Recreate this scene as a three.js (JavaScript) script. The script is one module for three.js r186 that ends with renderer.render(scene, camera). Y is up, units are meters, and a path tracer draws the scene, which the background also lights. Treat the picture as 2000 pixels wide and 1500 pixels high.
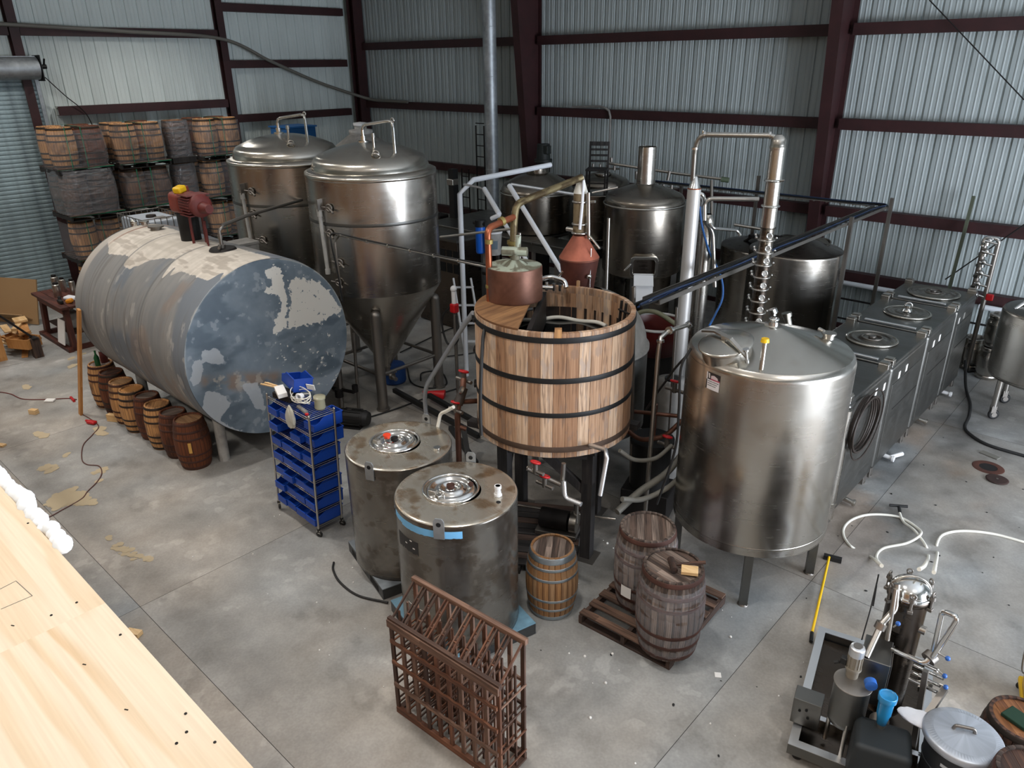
import * as THREE from 'three';
import { RoundedBoxGeometry } from 'three/addons/geometries/RoundedBoxGeometry.js';
import { mergeGeometries } from 'three/addons/utils/BufferGeometryUtils.js';
import { RectAreaLightUniformsLib } from 'three/addons/lights/RectAreaLightUniformsLib.js';

// ---------- camera, sky, large lights, exposure ----------
const scene = new THREE.Scene();
const camera = new THREE.PerspectiveCamera(54.66, 4 / 3, 0.05, 120);
camera.position.set(0, 5.3, 0);
camera.rotation.order = 'YXZ';
camera.rotation.set(-0.408199, 0.7442885, -0.0116294);
const renderer = new THREE.WebGLRenderer({ antialias: true });
renderer.toneMapping = THREE.LinearToneMapping;
renderer.toneMappingExposure = 1.22;
renderer.shadowMap.enabled = true;
RectAreaLightUniformsLib.init();
scene.background = new THREE.Color(0.86, 0.95, 1.05);      // overcast sky seen through the open roll-up door on the right
scene.backgroundIntensity = 3;
const DOOR = { z0: -11.2, z1: -4.6, h: 4.4, x: 7.6 };      // the open doorway in the right wall
{
  const day = new THREE.RectAreaLight(0xeaf2ff, 17, DOOR.z1 - DOOR.z0 - 0.2, DOOR.h - 0.2);
  day.name = 'daylight_doorway';
  day.position.set(DOOR.x - 0.02, DOOR.h / 2, (DOOR.z0 + DOOR.z1) / 2);
  day.lookAt(-10, DOOR.h / 2, (DOOR.z0 + DOOR.z1) / 2);
  scene.add(day);
}
const LAMPS = [[-18.2, -4.2], [-18.4, -8.6], [-13.4, -3.4], [-8.4, -3.4], [-3.4, -3.4], [1.8, -3.4], [-18.8, 1.4], [-13.4, 1.4], [-8.4, 1.4], [-3.4, 1.4], [1.8, 1.4]];
const LAMP_POWER = 34, LAMP_Y = 7.3;

// ---------- random numbers and noise ----------
let seed = 7;
const rnd = () => { seed = (seed + 0x6d2b79f5) | 0; let t = Math.imul(seed ^ (seed >>> 15), 1 | seed); t = (t + Math.imul(t ^ (t >>> 7), 61 | t)) ^ t; return ((t ^ (t >>> 14)) >>> 0) / 4294967296; };
const rr = (a, b) => a + (b - a) * rnd();
const PERM = new Float32Array(65536).map(() => rnd());
const hash = (x, y) => PERM[((x * 7919 + y * 104729) ^ (y * 31)) & 65535];
function vnoise(x, y, px, py) {                            // value noise, periodic when px, py are given
  let xi = Math.floor(x), yi = Math.floor(y); const fx = x - xi, fy = y - yi;
  let x1 = xi + 1, y1 = yi + 1;
  if (px) { xi = ((xi % px) + px) % px; x1 = ((x1 % px) + px) % px; }
  if (py) { yi = ((yi % py) + py) % py; y1 = ((y1 % py) + py) % py; }
  const u = fx * fx * (3 - 2 * fx), v = fy * fy * (3 - 2 * fy);
  const a = hash(xi, yi), b = hash(x1, yi), c = hash(xi, y1), d = hash(x1, y1);
  return a + (b - a) * u + (c - a) * v + (a - b - c + d) * u * v;
}
function fbm(x, y, oct = 4, px = 0, py = 0) {
  let s = 0, a = 0.5, n = 0;
  for (let i = 0; i < oct; i++) { s += a * vnoise(x, y, px, py); n += a; a *= 0.5; x *= 2; y *= 2; px *= 2; py *= 2; }
  return s / n;
}
const clamp = (v, a = 0, b = 1) => Math.max(a, Math.min(b, v));
const sstep = (a, b, v) => { const t = clamp((v - a) / (b - a)); return t * t * (3 - 2 * t); };
const mixc = (a, b, t) => [a[0] + (b[0] - a[0]) * t, a[1] + (b[1] - a[1]) * t, a[2] + (b[2] - a[2]) * t];
function tex(w, h, f, { srgb = true, rx = 1, ry = 1, clampS = false } = {}) {   // f(u, v) -> [r, g, b] in 0..255 (sRGB) or a grey
  const d = new Uint8Array(w * h * 4);
  for (let y = 0; y < h; y++) for (let x = 0; x < w; x++) {
    const c = f((x + 0.5) / w, (y + 0.5) / h), i = (y * w + x) * 4;
    if (c.length) { d[i] = clamp(c[0], 0, 255); d[i + 1] = clamp(c[1], 0, 255); d[i + 2] = clamp(c[2], 0, 255); } else d[i] = d[i + 1] = d[i + 2] = clamp(c, 0, 255);
    d[i + 3] = 255;
  }
  const t = new THREE.DataTexture(d, w, h);
  t.magFilter = THREE.LinearFilter; t.minFilter = THREE.LinearMipmapLinearFilter; t.generateMipmaps = true;
  t.wrapS = t.wrapT = clampS ? THREE.ClampToEdgeWrapping : THREE.RepeatWrapping;
  t.repeat.set(rx, ry);
  if (srgb) t.colorSpace = THREE.SRGBColorSpace;
  t.needsUpdate = true;
  return t;
}
// a mask painted as polygons on a canvas (0..1), to be broken up by noise
function mask(w, h, polys, toPx, blur = 0) {
  const c = document.createElement('canvas'); c.width = w; c.height = h;
  const g = c.getContext('2d');
  g.fillStyle = '#000'; g.fillRect(0, 0, w, h); g.fillStyle = '#fff';
  for (const p of polys) { g.beginPath(); p.forEach((q, i) => { const [x, y] = toPx(q); i ? g.lineTo(x, y) : g.moveTo(x, y); }); g.closePath(); g.fill(); }
  const im = g.getImageData(0, 0, w, h).data;
  let m = new Float32Array(w * h);
  for (let i = 0; i < w * h; i++) m[i] = im[i * 4] / 255;
  for (let pass = 0; pass < (blur ? 2 : 0); pass++) {
    const o = new Float32Array(w * h);
    for (let y = 0; y < h; y++) { let s = 0; for (let x = -blur; x < w + blur; x++) { if (x < w) s += m[y * w + Math.min(w - 1, Math.max(0, x + blur))] || 0; if (x - blur - 1 >= -blur) s -= m[y * w + Math.max(0, x - blur - 1)]; if (x >= 0 && x < w) o[y * w + x] = s / (2 * blur + 1); } }
    const q = new Float32Array(w * h);
    for (let x = 0; x < w; x++) { let s = 0; for (let y = -blur; y < h + blur; y++) { if (y < h) s += o[Math.min(h - 1, Math.max(0, y + blur)) * w + x]; if (y - blur - 1 >= -blur) s -= o[Math.max(0, y - blur - 1) * w + x]; if (y >= 0 && y < h) q[y * w + x] = s / (2 * blur + 1); } }
    m = q;
  }
  return (u, v) => m[Math.min(h - 1, Math.floor(v * h)) * w + Math.min(w - 1, Math.floor(u * w))];
}

// ---------- geometry helpers ----------
const V = (x, y, z) => new THREE.Vector3(x, y, z);
const place = (g, x = 0, y = 0, z = 0, rx = 0, ry = 0, rz = 0) => { if (rx || ry || rz) g.applyMatrix4(new THREE.Matrix4().makeRotationFromEuler(new THREE.Euler(rx, ry, rz, 'YXZ'))); return g.translate(x, y, z); };
const box = (w, h, d, x, y, z, rx, ry, rz) => place(new THREE.BoxGeometry(w, h, d), x, y, z, rx, ry, rz);
const rbox = (w, h, d, r, x, y, z, rx, ry, rz) => place(new RoundedBoxGeometry(w, h, d, 2, r), x, y, z, rx, ry, rz);
const cyl = (r0, r1, h, x, y, z, n = 24, rx, ry, rz) => place(new THREE.CylinderGeometry(r1, r0, h, n), x, y, z, rx, ry, rz);   // r0 below, r1 above
const ball = (r, x, y, z, n = 12) => place(new THREE.SphereGeometry(r, n, Math.max(6, n - 4)), x, y, z);
const ring = (R, r, x, y, z, rx = Math.PI / 2, ry = 0, n = 40, m = 8) => place(new THREE.TorusGeometry(R, r, m, n), x, y, z, rx, ry);
const lathe = (pts, n = 64) => new THREE.LatheGeometry(pts.map((p) => new THREE.Vector2(Math.max(p[0], 1e-4), p[1])), n);
class Poly extends THREE.Curve {                            // straight runs joined by rounded corners
  constructor(pts, bend) {
    super(); this.segs = []; const p = pts.map((q) => V(...q)); let from = p[0];
    for (let i = 1; i < p.length - 1; i++) {
      const a = p[i].clone().sub(p[i - 1]), b = p[i + 1].clone().sub(p[i]), k = Math.min(bend, a.length() * 0.48, b.length() * 0.48);
      const s = p[i].clone().addScaledVector(a.normalize(), -k), e = p[i].clone().addScaledVector(b.normalize(), k);
      this.segs.push(new THREE.LineCurve3(from, s), new THREE.QuadraticBezierCurve3(s, p[i], e)); from = e;
    }
    this.segs.push(new THREE.LineCurve3(from, p[p.length - 1]));
    this.len = this.segs.map((s) => Math.max(s.getLength(), 1e-6)); this.sum = this.len.reduce((a, b) => a + b, 0);
  }
  getPoint(t, o = new THREE.Vector3()) { let d = t * this.sum, i = 0; while (i < this.segs.length - 1 && d > this.len[i]) d -= this.len[i++]; return o.copy(this.segs[i].getPoint(clamp(d / this.len[i]))); }
}
function capped(curve, r, seg, rad = 10) {                  // a tube with closed ends
  const t = new THREE.TubeGeometry(curve, seg, r, rad, false), a = curve.getPoint(0), b = curve.getPoint(1), da = curve.getTangent(0.001).negate(), db = curve.getTangent(0.999), out = [t];
  for (const [p, d] of [[a, da], [b, db]]) { const c = new THREE.CircleGeometry(r, rad); c.applyQuaternion(new THREE.Quaternion().setFromUnitVectors(V(0, 0, 1), d.normalize())); c.translate(p.x, p.y, p.z); out.push(c); }
  return merge(out);
}
const pipe = (pts, r, bend = 0.06, rad = 10) => capped(new Poly(pts, bend), r, Math.max(4, (pts.length - 1) * 2 + (pts.length - 2) * 8), rad);
const hose = (pts, r, seg = 80, rad = 8) => capped(new THREE.CatmullRomCurve3(pts.map((p) => V(...p)), false, 'catmullrom', 0.5), r, seg, rad);
function rod(a, b, r, r2 = r, n = 12) {                     // a straight bar between two points
  const A = V(...a), B = V(...b), d = B.clone().sub(A), g = new THREE.CylinderGeometry(r2, r, d.length(), n);
  g.applyQuaternion(new THREE.Quaternion().setFromUnitVectors(V(0, 1, 0), d.clone().normalize())); const m = A.add(B).multiplyScalar(0.5);
  return g.translate(m.x, m.y, m.z);
}
function beam(a, b, w, h) {                                 // a square bar between two points
  const A = V(...a), B = V(...b), d = B.clone().sub(A), g = new THREE.BoxGeometry(w, h, d.length()), m = new THREE.Matrix4(), z = d.clone().normalize();
  const up = Math.abs(z.y) > 0.95 ? V(1, 0, 0) : V(0, 1, 0), x = up.clone().cross(z).normalize(); m.makeBasis(x, z.clone().cross(x), z); g.applyMatrix4(m);
  const c = A.add(B).multiplyScalar(0.5); return g.translate(c.x, c.y, c.z);
}
const extrude = (pts, depth, bevel = 0) => { const s = new THREE.Shape(pts.map((p) => new THREE.Vector2(...p))); return new THREE.ExtrudeGeometry(s, { depth, bevelEnabled: !!bevel, bevelThickness: bevel, bevelSize: bevel, bevelSegments: 1, steps: 1 }); };
function merge(list) {
  if (list.length === 1) return list[0];
  return mergeGeometries(list.map((g) => { let q = g.index ? g.toNonIndexed() : g; q = q === g ? g.clone() : q; for (const k of Object.keys(q.attributes)) if (!['position', 'normal', 'uv'].includes(k)) q.deleteAttribute(k); return q; }), false);
}
function uvBox(g, s = 1) {                                   // uv in metres, taken from the side each face looks to
  const q = g.index ? g.toNonIndexed() : g, p = q.attributes.position, uv = new Float32Array(p.count * 2), a = V(), b = V(), c = V();
  for (let i = 0; i < p.count; i += 3) {
    a.fromBufferAttribute(p, i); b.fromBufferAttribute(p, i + 1); c.fromBufferAttribute(p, i + 2);
    const n = b.clone().sub(a).cross(c.clone().sub(a)), x = Math.abs(n.x), y = Math.abs(n.y), z = Math.abs(n.z);
    for (let k = 0; k < 3; k++) { const P = [a, b, c][k], j = (i + k) * 2; if (y >= x && y >= z) { uv[j] = P.x * s; uv[j + 1] = P.z * s; } else if (x >= z) { uv[j] = P.z * s; uv[j + 1] = P.y * s; } else { uv[j] = P.x * s; uv[j + 1] = P.y * s; } }
  }
  q.setAttribute('uv', new THREE.BufferAttribute(uv, 2)); return q;
}
function uvLong(g, s = 1) {                                  // as uvBox, with v running along the longest side of the piece
  g.computeBoundingBox(); const e = g.boundingBox.getSize(V()), L = e.x >= e.y && e.x >= e.z ? 0 : e.y >= e.z ? 1 : 2, q = g.index ? g.toNonIndexed() : g, p = q.attributes.position, uv = new Float32Array(p.count * 2), o = rnd() * 5, o2 = rnd() * 5;
  const A = V(), B = V(), C = V();
  for (let i = 0; i < p.count; i += 3) {
    A.fromBufferAttribute(p, i); B.fromBufferAttribute(p, i + 1); C.fromBufferAttribute(p, i + 2);
    const n = B.clone().sub(A).cross(C.clone().sub(A)).toArray().map(Math.abs); n[L] = -1; const D = n.indexOf(Math.max(...n)), S = 3 - L - D;
    [A, B, C].forEach((P, k) => { const t = P.toArray(); uv[(i + k) * 2] = t[S] * s + o; uv[(i + k) * 2 + 1] = t[L] * s + o2; });
  }
  q.setAttribute('uv', new THREE.BufferAttribute(uv, 2)); return q;
}
function uvRound(g, R) {                                     // uv in metres around and along y; flat tops keep x, z
  const q = g.index ? g.toNonIndexed() : g, p = q.attributes.position, uv = new Float32Array(p.count * 2), n = q.attributes.normal;
  for (let i = 0; i < p.count; i += 3) {
    const up = Math.abs(n.getY(i)) + Math.abs(n.getY(i + 1)) + Math.abs(n.getY(i + 2)) > 2.85; let a0 = 0;
    for (let k = 0; k < 3; k++) { const x = p.getX(i + k), y = p.getY(i + k), z = p.getZ(i + k); let a = Math.atan2(x, z); if (k && a - a0 > Math.PI) a -= 2 * Math.PI; if (k && a0 - a > Math.PI) a += 2 * Math.PI; if (!k) a0 = a; const j = (i + k) * 2; uv[j] = up ? x : a * R; uv[j + 1] = up ? z : y; }
  }
  q.setAttribute('uv', new THREE.BufferAttribute(uv, 2)); return q;
}
// ---------- scene tree helpers ----------
const used = {};
const numbered = (n) => { used[n] = (used[n] ?? -1) + 1; return used[n] ? n + '_' + String(used[n]).padStart(3, '0') : n; };
function thing(name, label, category, pos = [0, 0, 0], turn = 0, group) {
  const o = new THREE.Group(); o.name = numbered(name); scene.add(o); o.position.set(...pos); o.rotation.y = turn; o.userData = { label, category }; if (group) o.userData.group = group; return o;
}
function obj(name, geo, mat, parent = scene, raw = false) {
  let g = Array.isArray(geo) ? merge(geo) : geo; if (!raw) g = uvBox(g);
  const m = new THREE.Mesh(g, mat); m.name = numbered(name); m.castShadow = m.receiveShadow = true; parent.add(m); return m;
}
function tag(o, label, category, group, kind) { o.userData.label = label; if (category) o.userData.category = category; if (group) o.userData.group = group; if (kind) o.userData.kind = kind; return o; }
function struct(name, geo, mat, parent, raw) { const m = obj(name, geo, mat, parent, raw); if (!parent) m.userData.kind = 'structure'; return m; }
function structGroup(name) { const g = new THREE.Group(); g.name = numbered(name); g.userData.kind = 'structure'; scene.add(g); return g; }
function dup(src, pos, turn, label, group) {
  const r = src.clone(); r.name = numbered(src.name.replace(/_\d{3}$/, '')); r.userData = { ...src.userData }; scene.add(r); r.position.set(...pos); r.rotation.set(0, turn, 0);
  if (label) r.userData.label = label; if (group) r.userData.group = group; return r;
}

// ---------- textures and materials ----------
const std = (o) => new THREE.MeshStandardMaterial(o), phy = (o) => new THREE.MeshPhysicalMaterial(o);
const plain = (c, rough = 0.6, metal = 0) => std({ color: c, roughness: rough, metalness: metal });
const T = {};
T.floor = tex(2048, 2048, (u, v) => {                        // 5.2 m of trowelled concrete: mottling, scuffs, specks, old stains
  const a = fbm(u * 6, v * 6, 5, 6, 6), b = fbm(u * 24 + 3, v * 24, 4, 24, 24), c = vnoise(u * 340, v * 340, 340, 340), e = fbm(u * 11 + 9, v * 13 + 4, 5, 11, 13);
  let g = 170 + (a - 0.5) * 34 + (b - 0.5) * 30 + (c - 0.5) * 12;
  const dark = sstep(0.6, 0.74, e), pale = sstep(0.61, 0.7, fbm(u * 34 + 7, v * 30 + 2, 3, 34, 30)) * sstep(0.5, 0.62, a);
  g = g - dark * 14 + pale * 14;
  const w = (fbm(u * 4 + 1, v * 4 + 8, 3, 4, 4) - 0.5) * 16;
  return [g + 2 + w, g, g - 4 - w];
}, { rx: 1 / 5.2, ry: 1 / 5.2 });
T.floorR = tex(1024, 1024, (u, v) => 150 + (fbm(u * 9, v * 9, 4, 9, 9) - 0.5) * 110, { srgb: false, rx: 1 / 5.2, ry: 1 / 5.2 });
T.ply = tex(1536, 2048, (u, v) => {                          // rotary cut pine face: broad wavy figure along v
  const w = fbm(u * 3, v * 1.2, 3, 3, 0) * 1.5 + fbm(u * 9, v * 3.2 + 5, 3, 9, 0) * 0.22, s = (u * 5.2 + w * 1.75 + Math.sin(v * 3.1) * 0.32) * 1.5, f = s - Math.floor(s);
  const late = sstep(0.35, 0.8, f) * (1 - sstep(0.85, 1, f)), wide = sstep(0.4, 0.75, fbm(u * 4 + 7, v * 1.6, 3, 4, 0));
  const fine = fbm(u * 260, v * 10, 2, 260, 0) - 0.5, k = clamp(late * (0.35 + 0.65 * wide));
  const c = mixc([246, 231, 205], [226, 192, 148], k);
  return [c[0] + fine * 14, c[1] + fine * 15, c[2] + fine * 16];
}, { rx: 1 / 1.6, ry: 1 / 2.44 });
const grain = (lo, hi, stretch = 9, n = 26, seed0 = 0) => tex(512, 1024, (u, v) => {      // wood grain along v, one metre square
  const a = fbm(u * n + seed0, v * (n / stretch) + seed0, 4, n, 0), b = fbm(u * n * 5, v * 5 + seed0, 3, n * 5, 0), c = fbm(u * 3 + seed0, v * 3, 3, 3, 3);
  return mixc(lo, hi, clamp(0.5 + (a - 0.5) * 1.3 + (b - 0.5) * 0.9 + (c - 0.5) * 0.5));
});
T.oak = grain([122, 90, 62], [192, 154, 112]);
T.grey = grain([66, 56, 50], [148, 130, 118], 9, 22, 3);
T.dark = grain([38, 28, 24], [92, 70, 58], 9, 22, 6);
T.redwood = grain([92, 68, 56], [158, 124, 104], 10, 30, 8);
T.pine = grain([196, 156, 104], [234, 204, 158], 10, 16, 11);
T.black = grain([22, 20, 20], [52, 47, 45], 9, 20, 13);
T.vat = [0, 1, 2, 3].map((k) => tex(256, 1024, (u, v) => {      // weathered vat staves: pale wood, brown water stains, grey bloom
  const g = fbm(u * 14 + k * 9, v * 3 + k * 4, 4), f = fbm(u * 60, v * 6 + k, 3), s = fbm(u * 3 + k * 5, v * 9 + k * 7, 4), d = sstep(0.5, 0.72, fbm(u * 5 + k * 11, v * 5 + 3 * k, 4));
  let c = mixc([214, 186, 158], [172, 140, 112], clamp(0.5 + (g - 0.5) * 1.6 + (f - 0.5) * 0.8));
  c = mixc(c, [122, 98, 80], d * 0.7 * [0.7, 1, 0.5, 0.9][k]); c = mixc(c, [158, 146, 140], sstep(0.56, 0.7, s) * 0.5);
  return c;
}, { rx: 1 / 0.12, ry: 1 / 1.3 }));
T.brush = tex(512, 1024, (u, v) => 128 + (fbm(u * 3, v * 220, 3, 3, 220) - 0.5) * 120 + (fbm(u * 6, v * 8, 3, 6, 8) - 0.5) * 60, { srgb: false });
T.steelRough = tex(512, 512, (u, v) => 128 + (fbm(u * 5, v * 90, 3, 5, 90) - 0.5) * 40 + (fbm(u * 7, v * 7, 4, 7, 7) - 0.5) * 36, { srgb: false, rx: 1 / 1.3, ry: 1 / 1.3 });
T.steelTone = tex(512, 512, (u, v) => { const a = fbm(u * 5, v * 5, 4, 5, 5), b = fbm(u * 16, v * 5 + 4, 3, 16, 5), s = sstep(0.57, 0.75, a); return mixc([214, 212, 208], [196, 190, 182], clamp(s * 0.6 + (b - 0.4) * 0.5)); }, { rx: 1 / 2.1, ry: 1 / 2.1 });
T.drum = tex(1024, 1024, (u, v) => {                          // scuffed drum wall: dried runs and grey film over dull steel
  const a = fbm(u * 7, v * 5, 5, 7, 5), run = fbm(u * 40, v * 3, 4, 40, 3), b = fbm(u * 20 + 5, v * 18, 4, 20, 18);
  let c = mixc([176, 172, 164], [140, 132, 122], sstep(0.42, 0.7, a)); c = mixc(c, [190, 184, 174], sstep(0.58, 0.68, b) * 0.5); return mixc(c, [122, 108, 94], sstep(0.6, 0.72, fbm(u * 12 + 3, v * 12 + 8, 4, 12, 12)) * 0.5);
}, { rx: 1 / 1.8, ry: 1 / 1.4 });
T.scale = tex(512, 512, (u, v) => { const a = fbm(u * 6, v * 6, 5, 6, 6), b = fbm(u * 19, v * 19, 3, 19, 19); return mixc([190, 184, 172], [138, 116, 92], clamp(sstep(0.5, 0.72, a) * 0.8 + (b - 0.5) * 0.5)); }, { rx: 1 / 1.1, ry: 1 / 1.1 });
T.copper = tex(512, 512, (u, v) => { const a = fbm(u * 5, v * 5, 4, 5, 5), b = fbm(u * 22, v * 22, 3, 22, 22); return mixc([176, 132, 114], [128, 92, 78], clamp(0.45 + (a - 0.5) * 1.4 + (b - 0.5) * 0.4)); }, { rx: 1 / 0.9, ry: 1 / 0.9 });
T.verdigris = tex(512, 512, (u, v) => { const a = fbm(u * 5, v * 5, 4, 5, 5), b = fbm(u * 30, v * 30, 3, 30, 30); return mixc([168, 176, 160], [104, 100, 84], clamp(sstep(0.44, 0.62, a) * 0.9 + (b - 0.5) * 0.5)); }, { rx: 1 / 0.7, ry: 1 / 0.7 });
T.grime = tex(512, 512, (u, v) => { const a = fbm(u * 6, v * 6, 5, 6, 6), b = fbm(u * 24, v * 24, 3, 24, 24); return 226 + (a - 0.5) * 56 + (b - 0.5) * 30; }, { rx: 1 / 1.5, ry: 1 / 1.5 });
T.barrel = tex(1024, 512, (u, v) => {                         // round oak staves seen from afar: u around, v up
  const s = u * 28, k = Math.floor(s), f = s - k, tone = hash(k, 3) * 0.5 + hash(k, 9) * 0.2, g = fbm(u * 240, v * 4 + k, 3, 240, 0), st = sstep(0.52, 0.72, fbm(u * 9, v * 4, 4, 9, 0));
  let c = mixc([206, 154, 98], [150, 104, 62], clamp(tone + (g - 0.5) * 1.1)); c = mixc(c, [84, 60, 44], st * 0.55); return f < 0.05 || f > 0.95 ? mixc(c, [40, 28, 20], 0.75) : c;
});
const M = {};
M.floor = std({ map: T.floor, roughnessMap: T.floorR, roughness: 0.95, vertexColors: true, color: 0xe2e0dd });
M.joint = plain(0x2a2826, 0.95);
T.sheet = tex(256, 512, (u, v) => 236 + (fbm(u * 5, v * 3, 4, 5, 3) - 0.5) * 22 + (fbm(u * 40, v * 6, 2, 40, 6) - 0.5) * 10, { rx: 1 / 3, ry: 1 / 4 });
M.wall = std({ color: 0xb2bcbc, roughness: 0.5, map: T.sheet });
M.wallLitL = std({ color: 0xdbe6e4, roughness: 0.55, map: T.sheet });  // same sheet as wall; the stronger light there is put into this colour
M.primer = std({ color: 0x3a1a1c, roughness: 0.6, map: T.grime });
M.ceiling = plain(0xe2e4e4, 0.9);
M.loft = std({ map: T.oak, roughness: 0.8, color: 0xd8ccc4 });
M.plyTop = std({ map: T.ply, roughness: 0.7, color: 0xe9e6e6 });
M.plyEdge = std({ map: T.pine, roughness: 0.8 });
const steel = (o = {}) => phy({ color: 0xc9c5bd, metalness: 1, roughness: 0.34, anisotropyRotation: 0, roughnessMap: T.steelRough, map: T.steelTone, anisotropy: 0.55, ...o });
M.steel = steel({ roughness: 0.5, color: 0xe2dfda });
M.steelBright = steel({ roughness: 0.46, color: 0xe0ded8, anisotropy: 0.75 });
M.steelDull = steel({ roughness: 0.8, color: 0x8b8c8b, anisotropy: 0.2 });
M.steelDark = steel({ roughness: 0.5, color: 0xa09a92 });
M.steelSmoke = steel({ roughness: 0.6, color: 0x6e655e });
M.chrome = std({ color: 0xd8d8d6, metalness: 1, roughness: 0.16 });
M.tube = std({ color: 0xbdb9b2, metalness: 1, roughness: 0.3 });
M.tubeDull = std({ color: 0x85807a, metalness: 0.9, roughness: 0.45 });
M.alu = std({ color: 0xd2d4d6, metalness: 0.9, roughness: 0.38 });
M.galv = std({ color: 0xb9bfc3, metalness: 0.75, roughness: 0.5, map: T.grime });
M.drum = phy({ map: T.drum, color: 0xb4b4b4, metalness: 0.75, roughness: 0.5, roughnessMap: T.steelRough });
M.drumTop = phy({ map: T.scale, metalness: 0.8, roughness: 0.52, roughnessMap: T.steelRough });
M.iron = std({ color: 0x23201f, metalness: 0.5, roughness: 0.6 });
M.blackIron = std({ color: 0x161616, metalness: 0.2, roughness: 0.55 });
M.hoop = std({ color: 0x4a4039, metalness: 0.65, roughness: 0.6, map: T.grime });
M.hoopGalv = std({ color: 0xb8c4cc, metalness: 0.8, roughness: 0.4, map: T.grime });
M.hoopRust = std({ color: 0x5a3b32, metalness: 0.4, roughness: 0.7, map: T.grime });
M.copper = phy({ map: T.copper, metalness: 0.6, roughness: 0.45, color: 0xb4aaa4 });
M.copperMatt = phy({ map: T.copper, color: 0x8a6660, metalness: 0.3, roughness: 0.62 });
M.verdigris = std({ map: T.verdigris, metalness: 0.3, roughness: 0.8 });
M.copperPipe = phy({ map: T.copper, color: 0xffc8a4, metalness: 0.7, roughness: 0.38 });
M.brassPipe = std({ map: T.verdigris, color: 0xb39a7c, metalness: 0.6, roughness: 0.5 });
M.pvc = plain(0xd9dde2, 0.42);
M.white = plain(0xdadada, 0.5);
M.whitePoly = std({ color: 0xb7b5b0, roughness: 0.55, map: T.grime });
M.greyPoly = std({ color: 0x8f8c87, roughness: 0.6, map: T.grime });
M.oak = std({ map: T.oak, roughness: 0.72 });
M.oakPale = std({ map: T.oak, roughness: 0.72, color: 0xfff0d8 });
M.oakDark = std({ map: T.dark, roughness: 0.75, color: 0xffe0c8 });
M.oakGrey = std({ map: T.grey, roughness: 0.75 });
M.oakGreyD = std({ map: T.grey, roughness: 0.75, color: 0xb8aca6 });
M.barrel = std({ map: T.barrel, roughness: 0.7 });
M.barrelGrey = std({ map: T.barrel, roughness: 0.75, color: 0x9a8f8a });
M.barrelDark = std({ map: T.barrel, roughness: 0.75, color: 0x8a6654 });
M.pallet = std({ map: T.grey, roughness: 0.85, color: 0xd8c0b0 });
M.palletDark = std({ map: T.dark, roughness: 0.85 });
M.redwood = std({ map: T.redwood, roughness: 0.68, color: 0xe0dcd8 });
M.redwoodB = std({ map: T.redwood, roughness: 0.68, color: 0xd0b098 });
M.redwoodD = std({ map: T.redwood, roughness: 0.7, color: 0x9a908a });
M.pine = std({ map: T.pine, roughness: 0.7 });
M.pineB = std({ map: T.pine, roughness: 0.7, color: 0xd9b894 });
M.timber = std({ map: T.black, roughness: 0.75 });
M.vat = T.vat.flatMap((t) => [std({ map: t, roughness: 0.75 }), std({ map: t, roughness: 0.75, color: 0xe6dad0 }), std({ map: t, roughness: 0.75, color: 0xcab6a6 })]);
M.benchRed = std({ map: T.redwood, roughness: 0.6, color: 0xa06a5c });
M.blueBin = plain(0x0f3f9c, 0.42);
M.rubber = plain(0x141414, 0.6);
M.rubberBrown = plain(0x2b221c, 0.55);
M.hoseWhite = plain(0xdad7cc, 0.5);
M.hoseGrey = plain(0x6c6a63, 0.5);
M.red = plain(0xb01218, 0.45);
M.redDull = std({ color: 0x6e2a26, roughness: 0.6, map: T.grime });
M.redTub = plain(0x4a100c, 0.4);
M.yellow = plain(0xe0b414, 0.45);
M.yellowBucket = std({ color: 0xe2ae12, roughness: 0.4, map: T.grime });
M.orange = plain(0xe2401c, 0.45);
M.blueCap = plain(0x2a5da8, 0.4);
M.blueCup = phy({ color: 0x1f7fb4, roughness: 0.3, clearcoat: 0.4 });
M.blueTape = plain(0x74b7e6, 0.6);
M.greenPad = plain(0x11301f, 0.95);
M.greenStrap = plain(0x1f7a58, 0.5);
M.paper = plain(0xe2e0dc, 0.8);
M.cloth = plain(0xd9dade, 0.95);
M.teal = plain(0x16283a, 0.5);
T.crumple = tex(512, 512, (u, v) => { const a = fbm(u * 7, v * 9, 4, 7, 9), b = fbm(u * 22, v * 12, 3, 22, 12); return 128 + (Math.abs(a - 0.5) * 2 + Math.abs(b - 0.5) - 0.4) * 160; }, { srgb: false, rx: 3, ry: 1 });
M.film = phy({ color: 0xcfcfd4, roughness: 0.14, bumpMap: T.crumple, bumpScale: 0.02, metalness: 0, transparent: true, opacity: 0.15, side: THREE.DoubleSide, clearcoat: 0.4, clearcoatRoughness: 0.1 });
M.filmThick = phy({ color: 0x8f9094, roughness: 0.16, bumpMap: T.crumple, bumpScale: 0.03, transparent: true, opacity: 0.5, side: THREE.DoubleSide, clearcoat: 0.5, clearcoatRoughness: 0.12 });
M.water = phy({ color: 0x05090b, roughness: 0.06, metalness: 0 });
M.dust = plain(0xb9a98c, 0.95);
M.insul = plain(0xeef2f6, 0.95);
M.cardboard = plain(0x9a7b56, 0.85);
M.lamp = std({ color: 0x111111, emissive: 0xfffaf2, emissiveIntensity: 9 });
M.blackHole = plain(0x050505, 0.9);

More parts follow.
